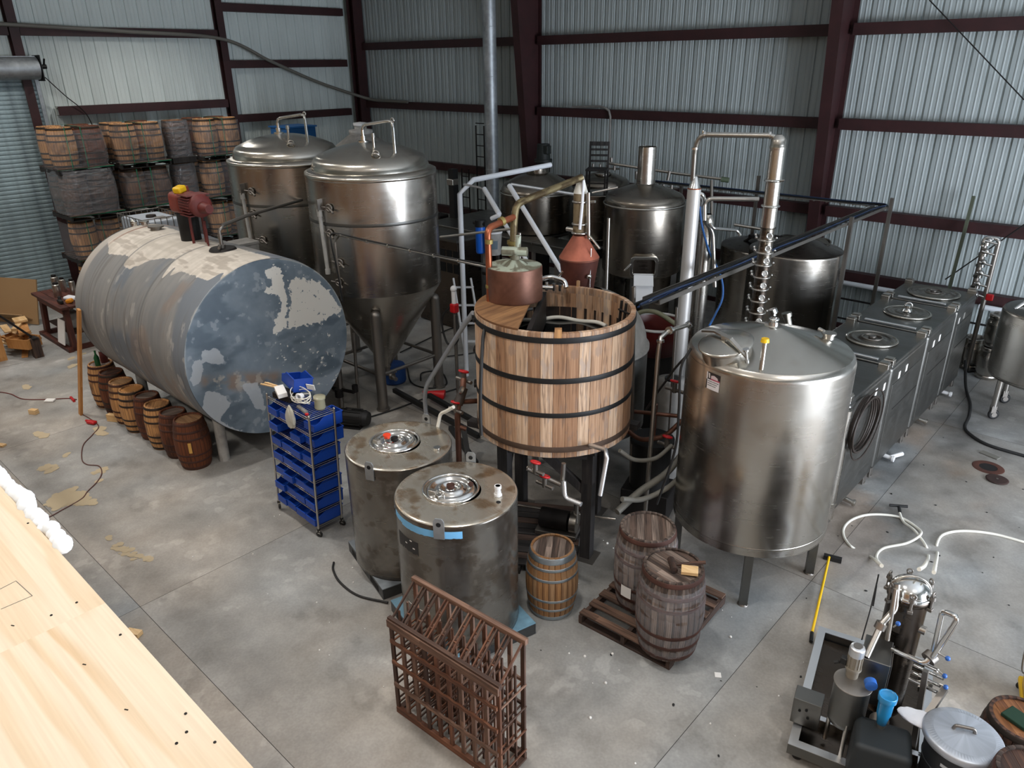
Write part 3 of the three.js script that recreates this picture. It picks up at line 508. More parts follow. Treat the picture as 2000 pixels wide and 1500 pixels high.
// ---------- two cone-bottom fermenters ----------
{
  const make = (label) => {
    const t = thing('fermenter', label, 'tank', [-9.83, 0, -7.44]);
    const R = 1.02;
    obj('shell', uvRound(lathe([[R, 1.97], [R, 3.66], [R + 0.004, 3.7], [R, 3.72]], 96), R), M.steel, t, true);
    obj('shoulder_ring', uvRound(lathe([[R, 3.7], [R + 0.012, 3.73], [R + 0.004, 3.78], [R - 0.05, 3.805], [0.9, 3.81]], 96), R), M.steelBright, t, true);
    const dome = [[0.915, 3.78], [0.912, 3.85], [0.89, 3.93], [0.84, 3.995]]; for (let i = 1; i <= 12; i++) { const r = 0.84 * (1 - i / 12); dome.push([r, 3.995 + 0.2 * (1 - (r / 0.84) ** 2)]); }
    obj('dome', uvRound(lathe(dome, 96), 0.9), M.steelBright, t, true);
    obj('cone', uvRound(lathe([[0.07, 0.42], [0.075, 0.46], [R - 0.005, 1.94], [R, 1.97]], 96), 0.6), M.steel, t, true);
    obj('weld_band', uvRound(lathe([[R + 0.001, 3.06], [R + 0.006, 3.07], [R + 0.006, 3.1], [R + 0.001, 3.11]], 96), R), M.steelDull, t, true);
    for (const [x, z] of [[0.63, 0.63], [0.63, -0.63], [-0.63, 0.63], [-0.63, -0.63]]) obj('leg', [cyl(0.085, 0.085, 1.62, x, 0.83, z, 20), ball(0.085, x, 1.64, z, 16), cyl(0.11, 0.11, 0.03, x, 0.015, z, 20)], M.tubeDull, t);
    obj('stretcher', rod([0.63, 0.62, 0.63], [0.63, 0.62, -0.63], 0.028), M.tubeDull, t); obj('stretcher', rod([0.63, 0.62, 0.63], [-0.63, 0.62, 0.63], 0.028), M.tubeDull, t); obj('stretcher', rod([-0.63, 0.62, -0.63], [0.63, 0.62, -0.63], 0.028), M.tubeDull, t); obj('stretcher', rod([-0.63, 0.62, -0.63], [-0.63, 0.62, 0.63], 0.028), M.tubeDull, t);
    obj('spray_pipe', [pipe([[-0.05, 4.15, 0.06], [-0.05, 4.44, 0.06], [0.62, 4.53, 0.0], [0.66, 3.86, 0.02]], 0.026, 0.08), cyl(0.085, 0.085, 0.025, -0.05, 4.2, 0.06, 20), cyl(0.045, 0.045, 0.07, -0.05, 4.25, 0.06, 16), ring(0.032, 0.012, 0.62, 4.53, 0, 0, 0, 16)], M.chrome, t);
    obj('relief_valve', [cyl(0.022, 0.022, 0.2, 0.36, 4.2, 0.18, 12), cyl(0.036, 0.03, 0.06, 0.36, 4.32, 0.18, 12), cyl(0.04, 0.04, 0.02, 0.36, 4.13, 0.18, 12)], M.tube, t);
    obj('dome_port', [ring(0.06, 0.016, 0.6, 4.05, 0.34, 0.9, 0.7, 20), ring(0.045, 0.01, 0.6, 4.08, 0.34, 0, 0.8, 16), rbox(0.16, 0.012, 0.1, 0.005, 0.57, 4.03, 0.36, 0.25, 0.5)], M.tube, t);
    const on = (a, y, r = R) => [r * Math.sin(a), y, r * Math.cos(a)];
    for (const [a, y] of [[0.24, 3.34], [0.2, 2.96], [0.33, 2.52], [0.27, 2.2]]) { const p = on(a, y, R + 0.03), q = on(a, y, R - 0.02), e = on(a + 0.1, y - 0.06, R + 0.08); obj('sample_port', [rod(q, p, 0.035, 0.035, 14), ring(0.05, 0.014, ...p, 0, a, 18), rod(p, e, 0.016), rod(on(a - 0.13, y + 0.01, R + 0.04), p, 0.012)], M.tubeDull, t); }
    obj('gauge_tube', [rod(on(0.06, 3.26, R + 0.05), on(0.1, 2.36, R + 0.05), 0.03), rod(on(0.06, 3.3, R + 0.05), on(0.06, 3.2, R + 0.05), 0.04), rod(on(0.1, 2.4, R + 0.05), on(0.1, 2.32, R + 0.05), 0.04)], M.whitePoly, t);
    obj('gauge_plate', beam(on(0.08, 3.46, R + 0.02), on(0.08, 3.28, R + 0.02), 0.14, 0.02), M.tubeDull, t);
    obj('outlet_valve', [rod([0, 0.44, 0], [0, 0.26, 0], 0.05), rod([0, 0.3, 0], [0.35, 0.3, 0.1], 0.035), cyl(0.06, 0.06, 0.05, 0.2, 0.3, 0.06, 14, 0, 0, Math.PI / 2), rod([0.2, 0.34, 0.06], [0.32, 0.42, 0.06], 0.012)], M.tubeDull, t);
    return t;
  };
  const f = make('tall cone bottom steel fermenter in front, black cabled pipe across its shell');
  dup(f, [-12.35, 0, -7.5], 0.12, 'rear cone bottom steel fermenter half hidden behind its twin and the blue tank');
  tag(obj('cabled_pipe', [pipe([[-9.236, 2.01, -6.246], [-9.245, 3.03, -6.233], [-6.042, 3.094, -6.12], [-5.334, 3.186, -5.895]], 0.017, 0.1), ...[0.1, 0.25, 0.4, 0.55, 0.7, 0.85].map((t) => { const a = [-9.192, 3.031, -6.222], b = [-6.042, 3.094, -6.12]; return rod(a.map((v, i) => v + (b[i] - v) * t), a.map((v, i) => v + (b[i] - v) * (t + 0.004)), 0.026); })], M.tube), 'thin steel line running from the front fermenter to the copper pot', 'pipe');
  tag(obj('black_cable', hose([[-9.146, 2.022, -6.201], [-9.169, 2.575, -6.167], [-9.19, 2.919, -6.135], [-9.162, 3.057, -6.178], [-8.359, 3.065, -6.188], [-6.849, 3.093, -6.142], [-5.998, 3.131, -6.094], [-5.409, 3.22, -5.895]], 0.012, 90), M.rubber), 'black cable strapped along the thin steel line above the tanks', 'cable');
}

// ---------- barrels ----------
function staveGeo(H, rOf, n, thick, gap = 0.0016, ny = 9) {   // one stave standing at angle 0 (towards +z), rounded outer edges
  const pos = [], uv = [], idx = [], half = Math.PI / n;
  for (let i = 0; i <= ny; i++) {
    const y = (i / ny) * H, r = rOf(y), h = half - gap / r, b = 0.0035, S = [[-h, r - b], [-h + b / r, r], [0, r], [h - b / r, r], [h, r - b], [h, r - thick], [-h, r - thick]];
    S.forEach(([a, q]) => { pos.push(q * Math.sin(a), y, q * Math.cos(a)); uv.push(a * r + half * r, y); });
    if (i < ny) for (let k = 0; k < 7; k++) { const a = i * 7 + k, c = i * 7 + ((k + 1) % 7); idx.push(a, c, a + 7, c, c + 7, a + 7); }
  }
  for (const [o, up] of [[0, 0], [ny * 7, 1]]) for (let k = 1; k < 6; k++) up ? idx.push(o, o + k, o + k + 1) : idx.push(o, o + k + 1, o + k);
  const g = new THREE.BufferGeometry(); g.setAttribute('position', new THREE.Float32BufferAttribute(pos, 3)); g.setAttribute('uv', new THREE.Float32BufferAttribute(uv, 2)); g.setIndex(idx);
  const q = g.toNonIndexed(); q.computeVertexNormals(); return q;
}
const hoopGeo = (rOf, y0, y1, t = 0.003) => { const p = []; for (let i = 0; i <= 3; i++) { const y = y0 + ((y1 - y0) * i) / 3; p.push([rOf(y) + t, y]); } return uvRound(lathe([[rOf(y0) - 0.002, y0], ...p, [rOf(y1) - 0.002, y1]], 48), rOf(y0)); };
function headBoards(parent, R, y, n, th, mats, turn = 0) {
  const w = (2 * R) / n;
  for (let i = 0; i < n; i++) {
    const x0 = -R + i * w + 0.0012, x1 = x0 + w - 0.0024, pts = [], m = 7;
    for (let k = 0; k <= m; k++) { const x = x0 + ((x1 - x0) * k) / m; pts.push([x, Math.sqrt(Math.max(0, R * R - x * x))]); }
    for (let k = m; k >= 0; k--) { const x = x0 + ((x1 - x0) * k) / m; pts.push([x, -Math.sqrt(Math.max(0, R * R - x * x))]); }
    const g = uvLong(extrude(pts, th).rotateX(-Math.PI / 2)); const o = obj('head_board', g, mats[i % mats.length], parent, true); o.position.y = y - th; o.rotation.y = turn;
  }
}
function barrel(o) {                                           // o: H, rh (head), rb (bilge), n staves (0: one body), hoops [[y, w]], mats, hoopMat, headMats
  const t = thing('barrel', o.label, 'barrel', o.pos, o.turn || 0, o.group), rOf = (y) => o.rb - (o.rb - o.rh) * (2 * y / o.H - 1) ** 2;
  if (o.n) { const gs = [0, 1].map(() => staveGeo(o.H, rOf, o.n, 0.024)); for (let k = 0; k < o.n; k++) { const m = obj('stave', gs[k % 2], o.mats[Math.floor(rnd() * o.mats.length)], t, true); m.rotation.y = (k / o.n) * 2 * Math.PI; } }
  else {
    const pts = []; for (let i = 0; i <= 12; i++) pts.push([rOf((i / 12) * o.H), (i / 12) * o.H]); pts.push([o.rh - 0.022, o.H], [o.rh - 0.024, o.H - 0.03]);
    obj('body', lathe([[o.rh - 0.02, 0.03], [o.rh - 0.02, 0], ...pts], 40), o.mats[0], t, true);
  }
  for (const [y, w] of o.hoops) obj('hoop', hoopGeo(rOf, y - w / 2, y + w / 2), o.hoopMat, t, true);
  if (o.boards) headBoards(t, o.rh - 0.02, o.H - 0.022, o.boards, 0.02, o.headMats, o.headTurn || 0.4);
  else obj('head', uvLong(cyl(o.rh - 0.02, o.rh - 0.02, 0.02, 0, o.H - 0.034, 0, 32)), o.headMats[0], t, true);
  return t;
}
const H6 = (H) => [[0.04 * H / 0.9, 0.045], [0.17 * H / 0.9, 0.04], [0.3 * H / 0.9, 0.036], [H - 0.3 * H / 0.9, 0.036], [H - 0.17 * H / 0.9, 0.04], [H - 0.035 * H / 0.9, 0.045]];
barrel({ H: 0.77, rh: 0.222, rb: 0.275, n: 26, hoops: [[0.03, 0.05], [0.15, 0.028], [0.27, 0.028], [0.52, 0.028], [0.64, 0.028], [0.735, 0.06]], mats: [M.oak, M.oakPale], hoopMat: M.hoopGalv, headMats: [M.oakGrey, M.oakGreyD], boards: 6, pos: [-3.98, 0, -4.9], turn: 0.2, label: 'light oak barrel with galvanized hoops standing alone on concrete beside the drum' });
barrel({ H: 0.9, rh: 0.272, rb: 0.318, n: 28, hoops: H6(0.9), mats: [M.oakGrey, M.oakGreyD], hoopMat: M.hoopRust, headMats: [M.oakGrey, M.oakGreyD], boards: 7, headTurn: 0.5, pos: [-3.24, 0.14, -5.5], turn: 0.1, label: 'wrapped dark barrel at the back of the pallet, its bare wooden head empty' });
barrel({ H: 0.9, rh: 0.272, rb: 0.318, n: 28, hoops: H6(0.9), mats: [M.oakGrey, M.oakGreyD], hoopMat: M.hoopRust, headMats: [M.oakGreyD, M.oakGrey], boards: 7, headTurn: 0.9, pos: [-2.72, 0.14, -5.12], turn: 0.5, label: 'wrapped dark barrel on the pallet with a mallet lying on its head' });
{
  const wrap = (x, z, label) => {
    const p = []; for (let i = 0; i <= 14; i++) { const y = 0.03 + (i / 14) * 0.78; p.push([0.322 - 0.05 * (2 * y / 0.9 - 1) ** 2 + 0.006 * Math.sin(i * 2.1), y]); }
    const g = lathe(p, 72), a = g.attributes.position; for (let i = 0; i < a.count; i++) { const y = a.getY(i), th = Math.atan2(a.getX(i), a.getZ(i)), k = 1 + 0.012 * (fbm(th * 4 + y * 9 + 20, y * 14 - th * 3 + 20, 3) - 0.5) * 2; a.setX(i, a.getX(i) * k); a.setZ(i, a.getZ(i) * k); } g.computeVertexNormals();
    const o = obj('stretch_wrap', g, M.film, scene, true); o.position.set(x, 0.14, z); tag(o, label, 'wrap');
  };
  wrap(-3.24, -5.5, 'clear stretch wrap around the rear barrel of the pallet pair'); wrap(-2.72, -5.12, 'clear stretch wrap around the barrel that carries the mallet');
  tag(obj('paper_label', place(new THREE.CylinderGeometry(0.332, 0.332, 0.13, 8, 1, true, -0.2, 0.36), -3.24, 0.42, -5.5), phy({ color: 0xdedcd8, roughness: 0.8, side: THREE.DoubleSide }), scene, true), 'white paper label low on the wrapped barrel at the back of the pallet', 'label');
  const m = thing('mallet', 'dark wooden mallet lying on the wrapped barrel head', 'mallet', [-2.72, 1.045, -5.1], 0.75);
  obj('handle', uvLong(rod([0.02, 0.012, 0], [0.3, 0.03, 0], 0.014, 0.017)), M.oakDark, m, true); obj('hammer_head', [rod([0, 0.01, -0.085], [0, 0.01, 0.085], 0.032, 0.032, 16)], M.oakDark, m);
  tag(obj('wood_block', uvLong(rbox(0.15, 0.035, 0.11, 0.004, -2.56, 1.055, -5.13, 0, 0.5, 0.02)), M.pine, scene, true), 'pale pine offcut lying on the barrel head beside the mallet', 'wood block');
}
function pallet(label, pos, turn, W, D, mats, n = 7, group) {  // deck boards along x, runners along z
  const t = thing('pallet', label, 'pallet', pos, turn, group), w = 0.09;
  for (const z of [-1, 0, 1]) obj('runner', uvLong(box(W, 0.085, 0.04, 0, 0.062, z * (D / 2 - 0.02))), mats[1], t, true);
  for (let i = 0; i < n; i++) obj('deck_board', uvLong(rbox(w + (i % 3) * 0.012, 0.02, D, 0.003, -W / 2 + 0.05 + (i * (W - 0.1)) / (n - 1), 0.126, 0, 0, (i % 2 ? 1 : -1) * 0.006)), mats[i % 2 ? 0 : 2 % mats.length], t, true);
  for (const i of [0, 2, 4]) obj('bottom_board', uvLong(box(w, 0.018, D, -W / 2 + 0.05 + (i * (W - 0.1)) / 4, 0.01, 0)), mats[1], t, true);
  return t;
}
pallet('weathered wooden pallet under the two wrapped barrels', [-3.12, 0, -5.52], Math.PI / 2 + 0.05, 1.22, 1.04, [M.pallet, M.palletDark, M.pallet]);

// ---------- two stainless drums on skids ----------
{
  const drum = (label, cx, cz, h, R, turn, taped) => {
    const t = thing('steel_drum', label, 'tank', [cx, 0.14, cz], turn);
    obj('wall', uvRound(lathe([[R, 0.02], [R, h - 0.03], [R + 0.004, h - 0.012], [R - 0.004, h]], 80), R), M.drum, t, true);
    obj('top', uvRound(lathe([[R - 0.004, h], [R - 0.02, h + 0.012], [R - 0.05, h + 0.014], [R - 0.2, h + 0.018], [0.27, h + 0.02], [0.24, h + 0.02]], 80), R), M.drumTop, t, true);
    const lx = -0.05, lz = 0.02;
    obj('lid_ring', place(ring(0.262, 0.014, 0, h + 0.03, 0), lx, 0, lz), M.chrome, t);
    const lid = []; for (let i = 0; i <= 26; i++) { const r = 0.25 * (1 - i / 26); lid.push([r, h + 0.03 + 0.016 * Math.cos(r * 62) + 0.012 * (1 - r / 0.25)]); }
    const L = obj('lid', uvRound(lathe(lid, 64), 0.25), M.chrome, t, true); L.position.set(lx, 0, lz);
    obj('lid_bung', [cyl(0.04, 0.04, 0.03, lx, h + 0.058, lz, 20), cyl(0.026, 0.026, 0.034, lx, h + 0.06, lz, 20)], taped ? M.hoopRust : M.iron, t);
    obj('lid_clamp', [rbox(0.075, 0.05, 0.05, 0.006, lx - 0.04, h + 0.06, lz + 0.19, 0, 0.3), ...(taped ? [rbox(0.06, 0.04, 0.045, 0.006, lx + 0.05, h + 0.055, lz + 0.2, 0, -0.2), box(0.012, 0.05, 0.012, lx + 0.1, h + 0.06, lz + 0.18)] : [])], M.tube, t);
    const lug = (a, up) => { const q = extrude([[-0.05, -0.12], [0.05, -0.12], [0.05, 0.06], [0.03, 0.09], [-0.03, 0.09], [-0.05, 0.06]], 0.012); q.rotateY(a).translate((R + 0.004) * Math.sin(a), h + up, (R + 0.004) * Math.cos(a)); const hole = place(cyl(0.022, 0.022, 0.018, 0, 0.03, 0.006, 16, Math.PI / 2), 0, 0, 0, 0, a).translate((R + 0.004) * Math.sin(a), h + up, (R + 0.004) * Math.cos(a)); const o = obj('lifting_lug', q, M.galv, t); obj('eye', hole, M.blackHole, o); };
    lug(0.55 - turn * 0.2, 0.0); lug(0.55 + Math.PI, 0.02);
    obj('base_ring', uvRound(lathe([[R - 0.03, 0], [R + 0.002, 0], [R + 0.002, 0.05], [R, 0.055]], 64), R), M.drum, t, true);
    const sk = thing('drum_skid', taped ? 'square steel skid with blue paint under the front drum' : 'square steel skid under the rear drum', 'skid', [cx, 0, cz], -0.28);
    const S = taped ? 0.55 : 0.52;
    obj('deck', rbox(2 * S, 0.012, 2 * S, 0.004, 0, 0.134, 0), std({ color: taped ? 0x7da7bd : 0x8a9298, roughness: 0.6, metalness: 0.2, map: T.grime }), sk);
    for (const z of [-1, 1]) { obj('side_channel', [box(2 * S, 0.125, 0.012, 0, 0.0655, z * (S - 0.006))], std({ color: 0x4b4e4f, roughness: 0.6, map: T.grime }), sk); obj('fork_pocket', box(0.24, 0.075, 0.004, -0.28, 0.064, z * (S + 0.001)), M.blackHole, sk); obj('fork_pocket', box(0.24, 0.075, 0.004, 0.28, 0.064, z * (S + 0.001)), M.blackHole, sk); }
    for (const x of [-1, 1]) obj('end_channel', box(0.012, 0.125, 2 * S - 0.03, x * (S - 0.006), 0.0655, 0), std({ color: 0x3b3d3d, roughness: 0.6, map: T.grime }), sk);
    return t;
  };
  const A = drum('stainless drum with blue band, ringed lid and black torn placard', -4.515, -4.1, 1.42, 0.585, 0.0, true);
  const R = 0.5865, band = (a0, a1, y0, y1, name, m, rag = 0) => {
    const n = 40, pos = [], idx = []; for (let i = 0; i <= n; i++) { const a = a0 + ((a1 - a0) * i) / n, j = rag * (fbm(i * 0.6, y0 * 9, 3) - 0.5); for (const y of [y0 + j, y1]) for (const r of [R, R - 0.0015]) pos.push(r * Math.sin(a), y, r * Math.cos(a)); if (i < n) { const k = i * 4; idx.push(k, k + 4, k + 2, k + 2, k + 4, k + 6, k + 2, k + 6, k + 3, k + 3, k + 6, k + 7, k, k + 1, k + 4, k + 1, k + 5, k + 4); } }
    const g = new THREE.BufferGeometry(); g.setAttribute('position', new THREE.Float32BufferAttribute(pos, 3)); g.setIndex(idx); g.computeVertexNormals(); return obj(name, g, m, A);
  };
  band(-0.46, 0.06, 1.32, 1.375, 'blue_band', M.blueTape, 0.03); band(-0.95, -0.62, 1.27, 1.33, 'blue_band', M.blueTape, 0.04); band(-0.2, 0.9, 1.3, 1.372, 'blue_band', M.blueTape, 0.02);
  band(-0.36, 0.16, 1.05, 1.19, 'black_placard', plain(0x2c2c2d, 0.7), 0.06);
  for (const [a, y] of [[-0.14, 1.12], [-0.02, 1.17], [0.04, 1.1]]) band(a, a + 0.05, y, y + 0.012, 'torn_paper', M.paper, 0.012);
  for (const [a0, a1] of [[-0.2, 0.16]]) band(a0, a1, 0.42, 0.425, 'scratch', M.paper);
  obj('white_fitting', [cyl(0.03, 0.03, 0.06, 0.36, 1.46, -0.2, 16), cyl(0.04, 0.04, 0.022, 0.36, 1.45, -0.2, 6), cyl(0.024, 0.024, 0.09, 0.36, 1.5, -0.2, 14), cyl(0.034, 0.034, 0.03, 0.36, 1.53, -0.2, 14)], M.white, A);
  obj('port_hole', place(cyl(0.022, 0.022, 0.004, 0, 0, 0, 20), 0.44, 1.437, -0.12), M.blackHole, A);
  obj('lid_plug', cyl(0.025, 0.025, 0.02, 0.06, 1.47, -0.14, 18), M.hoopRust, A);
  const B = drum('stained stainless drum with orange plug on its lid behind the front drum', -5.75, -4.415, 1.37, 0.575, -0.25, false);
  obj('orange_plug', [cyl(0.032, 0.03, 0.03, -0.06, 1.47, 0.1, 18), cyl(0.042, 0.042, 0.016, -0.06, 1.49, 0.1, 18)], M.orange, B); obj('chain', hose([[-0.04, 1.47, 0.1], [0.02, 1.45, 0.18], [0.06, 1.44, 0.3]], 0.004, 20, 5), M.tubeDull, B);
  obj('hose_elbow', [cyl(0.04, 0.04, 0.025, 0.36, 1.4, -0.28, 18)], M.chrome, B);
  tag(obj('white_tube', pipe([[-5.741, 1.512, -4.981], [-5.716, 1.677, -5.008], [-5.595, 1.752, -4.995], [-5.467, 1.845, -4.988]], 0.02, 0.05), M.hoseWhite), 'short pale tube bending up from the rear drum top', 'tube');
}

// ---------- the wooden vat on its timber stand ----------
{
  const c = [-4.89, 0, -6.01], R = 0.872, y0 = 1.48, y1 = 2.86, h = y1 - y0;
  const t = thing('wooden_vat', 'large round wooden vat with black hoops on a timber stand', 'vat', [c[0], y0, c[2]]);
  const n = 42, gs = [0, 1, 2].map((k) => { const g = staveGeo(h, () => R + [0, 0.0015, -0.0015][k], n, 0.05, 0.0012, 3); return g; });
  for (let k = 0; k < n; k++) { const m = obj('stave', gs[Math.floor(rnd() * 3)], M.vat[Math.floor(rnd() * M.vat.length)], t, true); m.rotation.y = (k / n) * 2 * Math.PI; }
  const hg = (y, w, m) => obj('hoop', uvRound(lathe([[R, y - w / 2], [R + 0.009, y - w / 2], [R + 0.009, y + w / 2], [R, y + w / 2]], 96), R), m, t, true);
  hg(2.786 - y0, 0.058, M.blackIron); hg(2.353 - y0, 0.055, M.blackIron); hg(1.971 - y0, 0.05, M.blackIron); hg(1.575 - y0, 0.06, std({ color: 0x5a4638, roughness: 0.7, metalness: 0.2, map: T.grime }));
  for (const [a, y] of [[-0.66, 2.786], [-0.95, 2.353], [-0.82, 1.971]]) obj('hoop_bolt', [rod([(R + 0.025) * Math.sin(a - 0.07), y - y0, (R + 0.025) * Math.cos(a - 0.07)], [(R + 0.025) * Math.sin(a + 0.07), y - y0, (R + 0.025) * Math.cos(a + 0.07)], 0.009), ...[-0.07, -0.03, 0.03, 0.07].map((d) => box(0.03, 0.034, 0.03, (R + 0.018) * Math.sin(a + d), y - y0, (R + 0.018) * Math.cos(a + d), 0, a + d))], M.iron, t);
  obj('bottom', cyl(R - 0.05, R - 0.05, 0.04, 0, 0.08, 0, 48), M.timber, t);
  obj('liner', uvRound(lathe([[R - 0.052, 0.1], [R - 0.052, 1.13]], 72), R), std({ map: T.dark, roughness: 0.6, color: 0x9a928e, side: THREE.DoubleSide }), t, true);
  obj('rim_peg', box(0.07, 0.09, 0.06, 0.56, h, 0.63, 0, 0.7), M.oakPale, t); obj('rim_peg', box(0.03, 0.1, 0.03, -0.3, h + 0.02, -0.8), M.oak, t);
  const w = obj('water', cyl(R - 0.06, R - 0.06, 0.03, c[0], 2.44, c[2], 64), M.water); tag(w, 'dark water standing inside the wooden vat', 'water', null, 'thing');
  const ringPts = []; for (let i = 0; i <= 24; i++) { const a = 2.45 + (i / 24) * 2.0; ringPts.push([c[0] + 0.78 * Math.sin(a + 0.5), 2.475 + 0.012 * Math.sin(i * 0.8), c[2] + 0.78 * Math.cos(a + 0.5)]); }
  tag(obj('floating_hose', hose(ringPts, 0.024, 90, 10), M.hoseWhite), 'pale hose floating around the water in the wooden vat', 'hose');
  // lid board covering the left of the vat
  const pts = [], A = [-0.567, -0.447], B = [0.211, 0.825]; const a0 = Math.atan2(A[1], A[0]), a1 = Math.atan2(B[1], B[0]);
  { const lo = Math.atan2(0.825, 0.211), hi = Math.atan2(-0.447, -0.567) + 2 * Math.PI; for (let i = 0; i <= 30; i++) { const a = lo + ((hi - lo) * i) / 30; pts.push([(R - 0.005) * Math.cos(a), -(R - 0.005) * Math.sin(a)]); } }
  const lid = thing('vat_cover', 'pale wooden lid board covering one side of the vat', 'lid', [c[0], y1 + 0.002, c[2]]);
  obj('board', uvLong(extrude(pts, 0.022).rotateX(-Math.PI / 2)), std({ map: T.oak, color: 0xd8c8b4, roughness: 0.75 }), lid, true);
  obj('support_bar', beam([-0.5, -0.2, -0.42], [0.24, -0.2, 0.7], 0.05, 0.36), M.blackIron, lid);
  obj('ladder_rung', [rod([0.42, -0.34, -0.62], [0.42, 0.0, -0.66], 0.016), rod([0.52, -0.34, -0.55], [0.52, 0.0, -0.6], 0.016), rod([0.4, -0.1, -0.64], [0.62, -0.08, -0.52], 0.012)], M.iron, lid);
  // stand
  const s = thing('vat_stand', 'black heavy timber stand with braces carrying the wooden vat', 'stand', [c[0], 0, c[2]], 0);
  const P = [[0.728, 0.185], [-0.185, 0.728], [-0.728, -0.185], [0.185, -0.728]], k = 0.9;
  P.forEach(([x, z]) => { obj('leg', uvLong(box(0.125, 1.38, 0.125, x * k, 0.7, z * k, 0, 0.25)), M.timber, s, true); obj('foot_plate', box(0.26, 0.012, 0.26, x * k, 0.006, z * k, 0, 0.25), M.tubeDull, s); });
  for (let i = 0; i < 4; i++) { const a = P[i], b = P[(i + 1) % 4]; obj('beam', uvLong(beam([a[0] * k, 1.38, a[1] * k], [b[0] * k, 1.38, b[1] * k], 0.12, 0.14)), M.timber, s, true); obj('brace', uvLong(beam([a[0] * k, 0.85, a[1] * k], [(a[0] * 0.45 + b[0] * 0.55) * k, 1.33, (a[1] * 0.45 + b[1] * 0.55) * k], 0.07, 0.09)), M.timber, s, true); }
  for (const z of [-0.4, 0, 0.4]) obj('joist', uvLong(box(1.6, 0.07, 0.12, 0, 1.445, z, 0, 0.25)), M.timber, s, true);
  // slatted deck on the floor under the stand
  const d = thing('duckboard', 'dark slatted wooden deck on the floor under the vat', 'deck', [-4.95, 0, -5.62], 0.55);
  for (let i = 0; i < 11; i++) obj('slat', uvLong(rbox(1.25, 0.022, 0.105, 0.004, 0, 0.1 + (i % 3) * 0.002, -0.62 + i * 0.118)), i % 3 ? M.timber : M.palletDark, d, true);
  for (const x of [-0.5, 0, 0.5]) obj('bearer', box(0.05, 0.085, 1.3, x, 0.045, 0), M.timber, d);
  tag(obj('floor_rail', rod([-5.177, 0.36, -5.706], [-4.12, 0.36, -6.242], 0.017), M.tube), 'thin steel rail running low in front of the vat stand', 'rail');
}

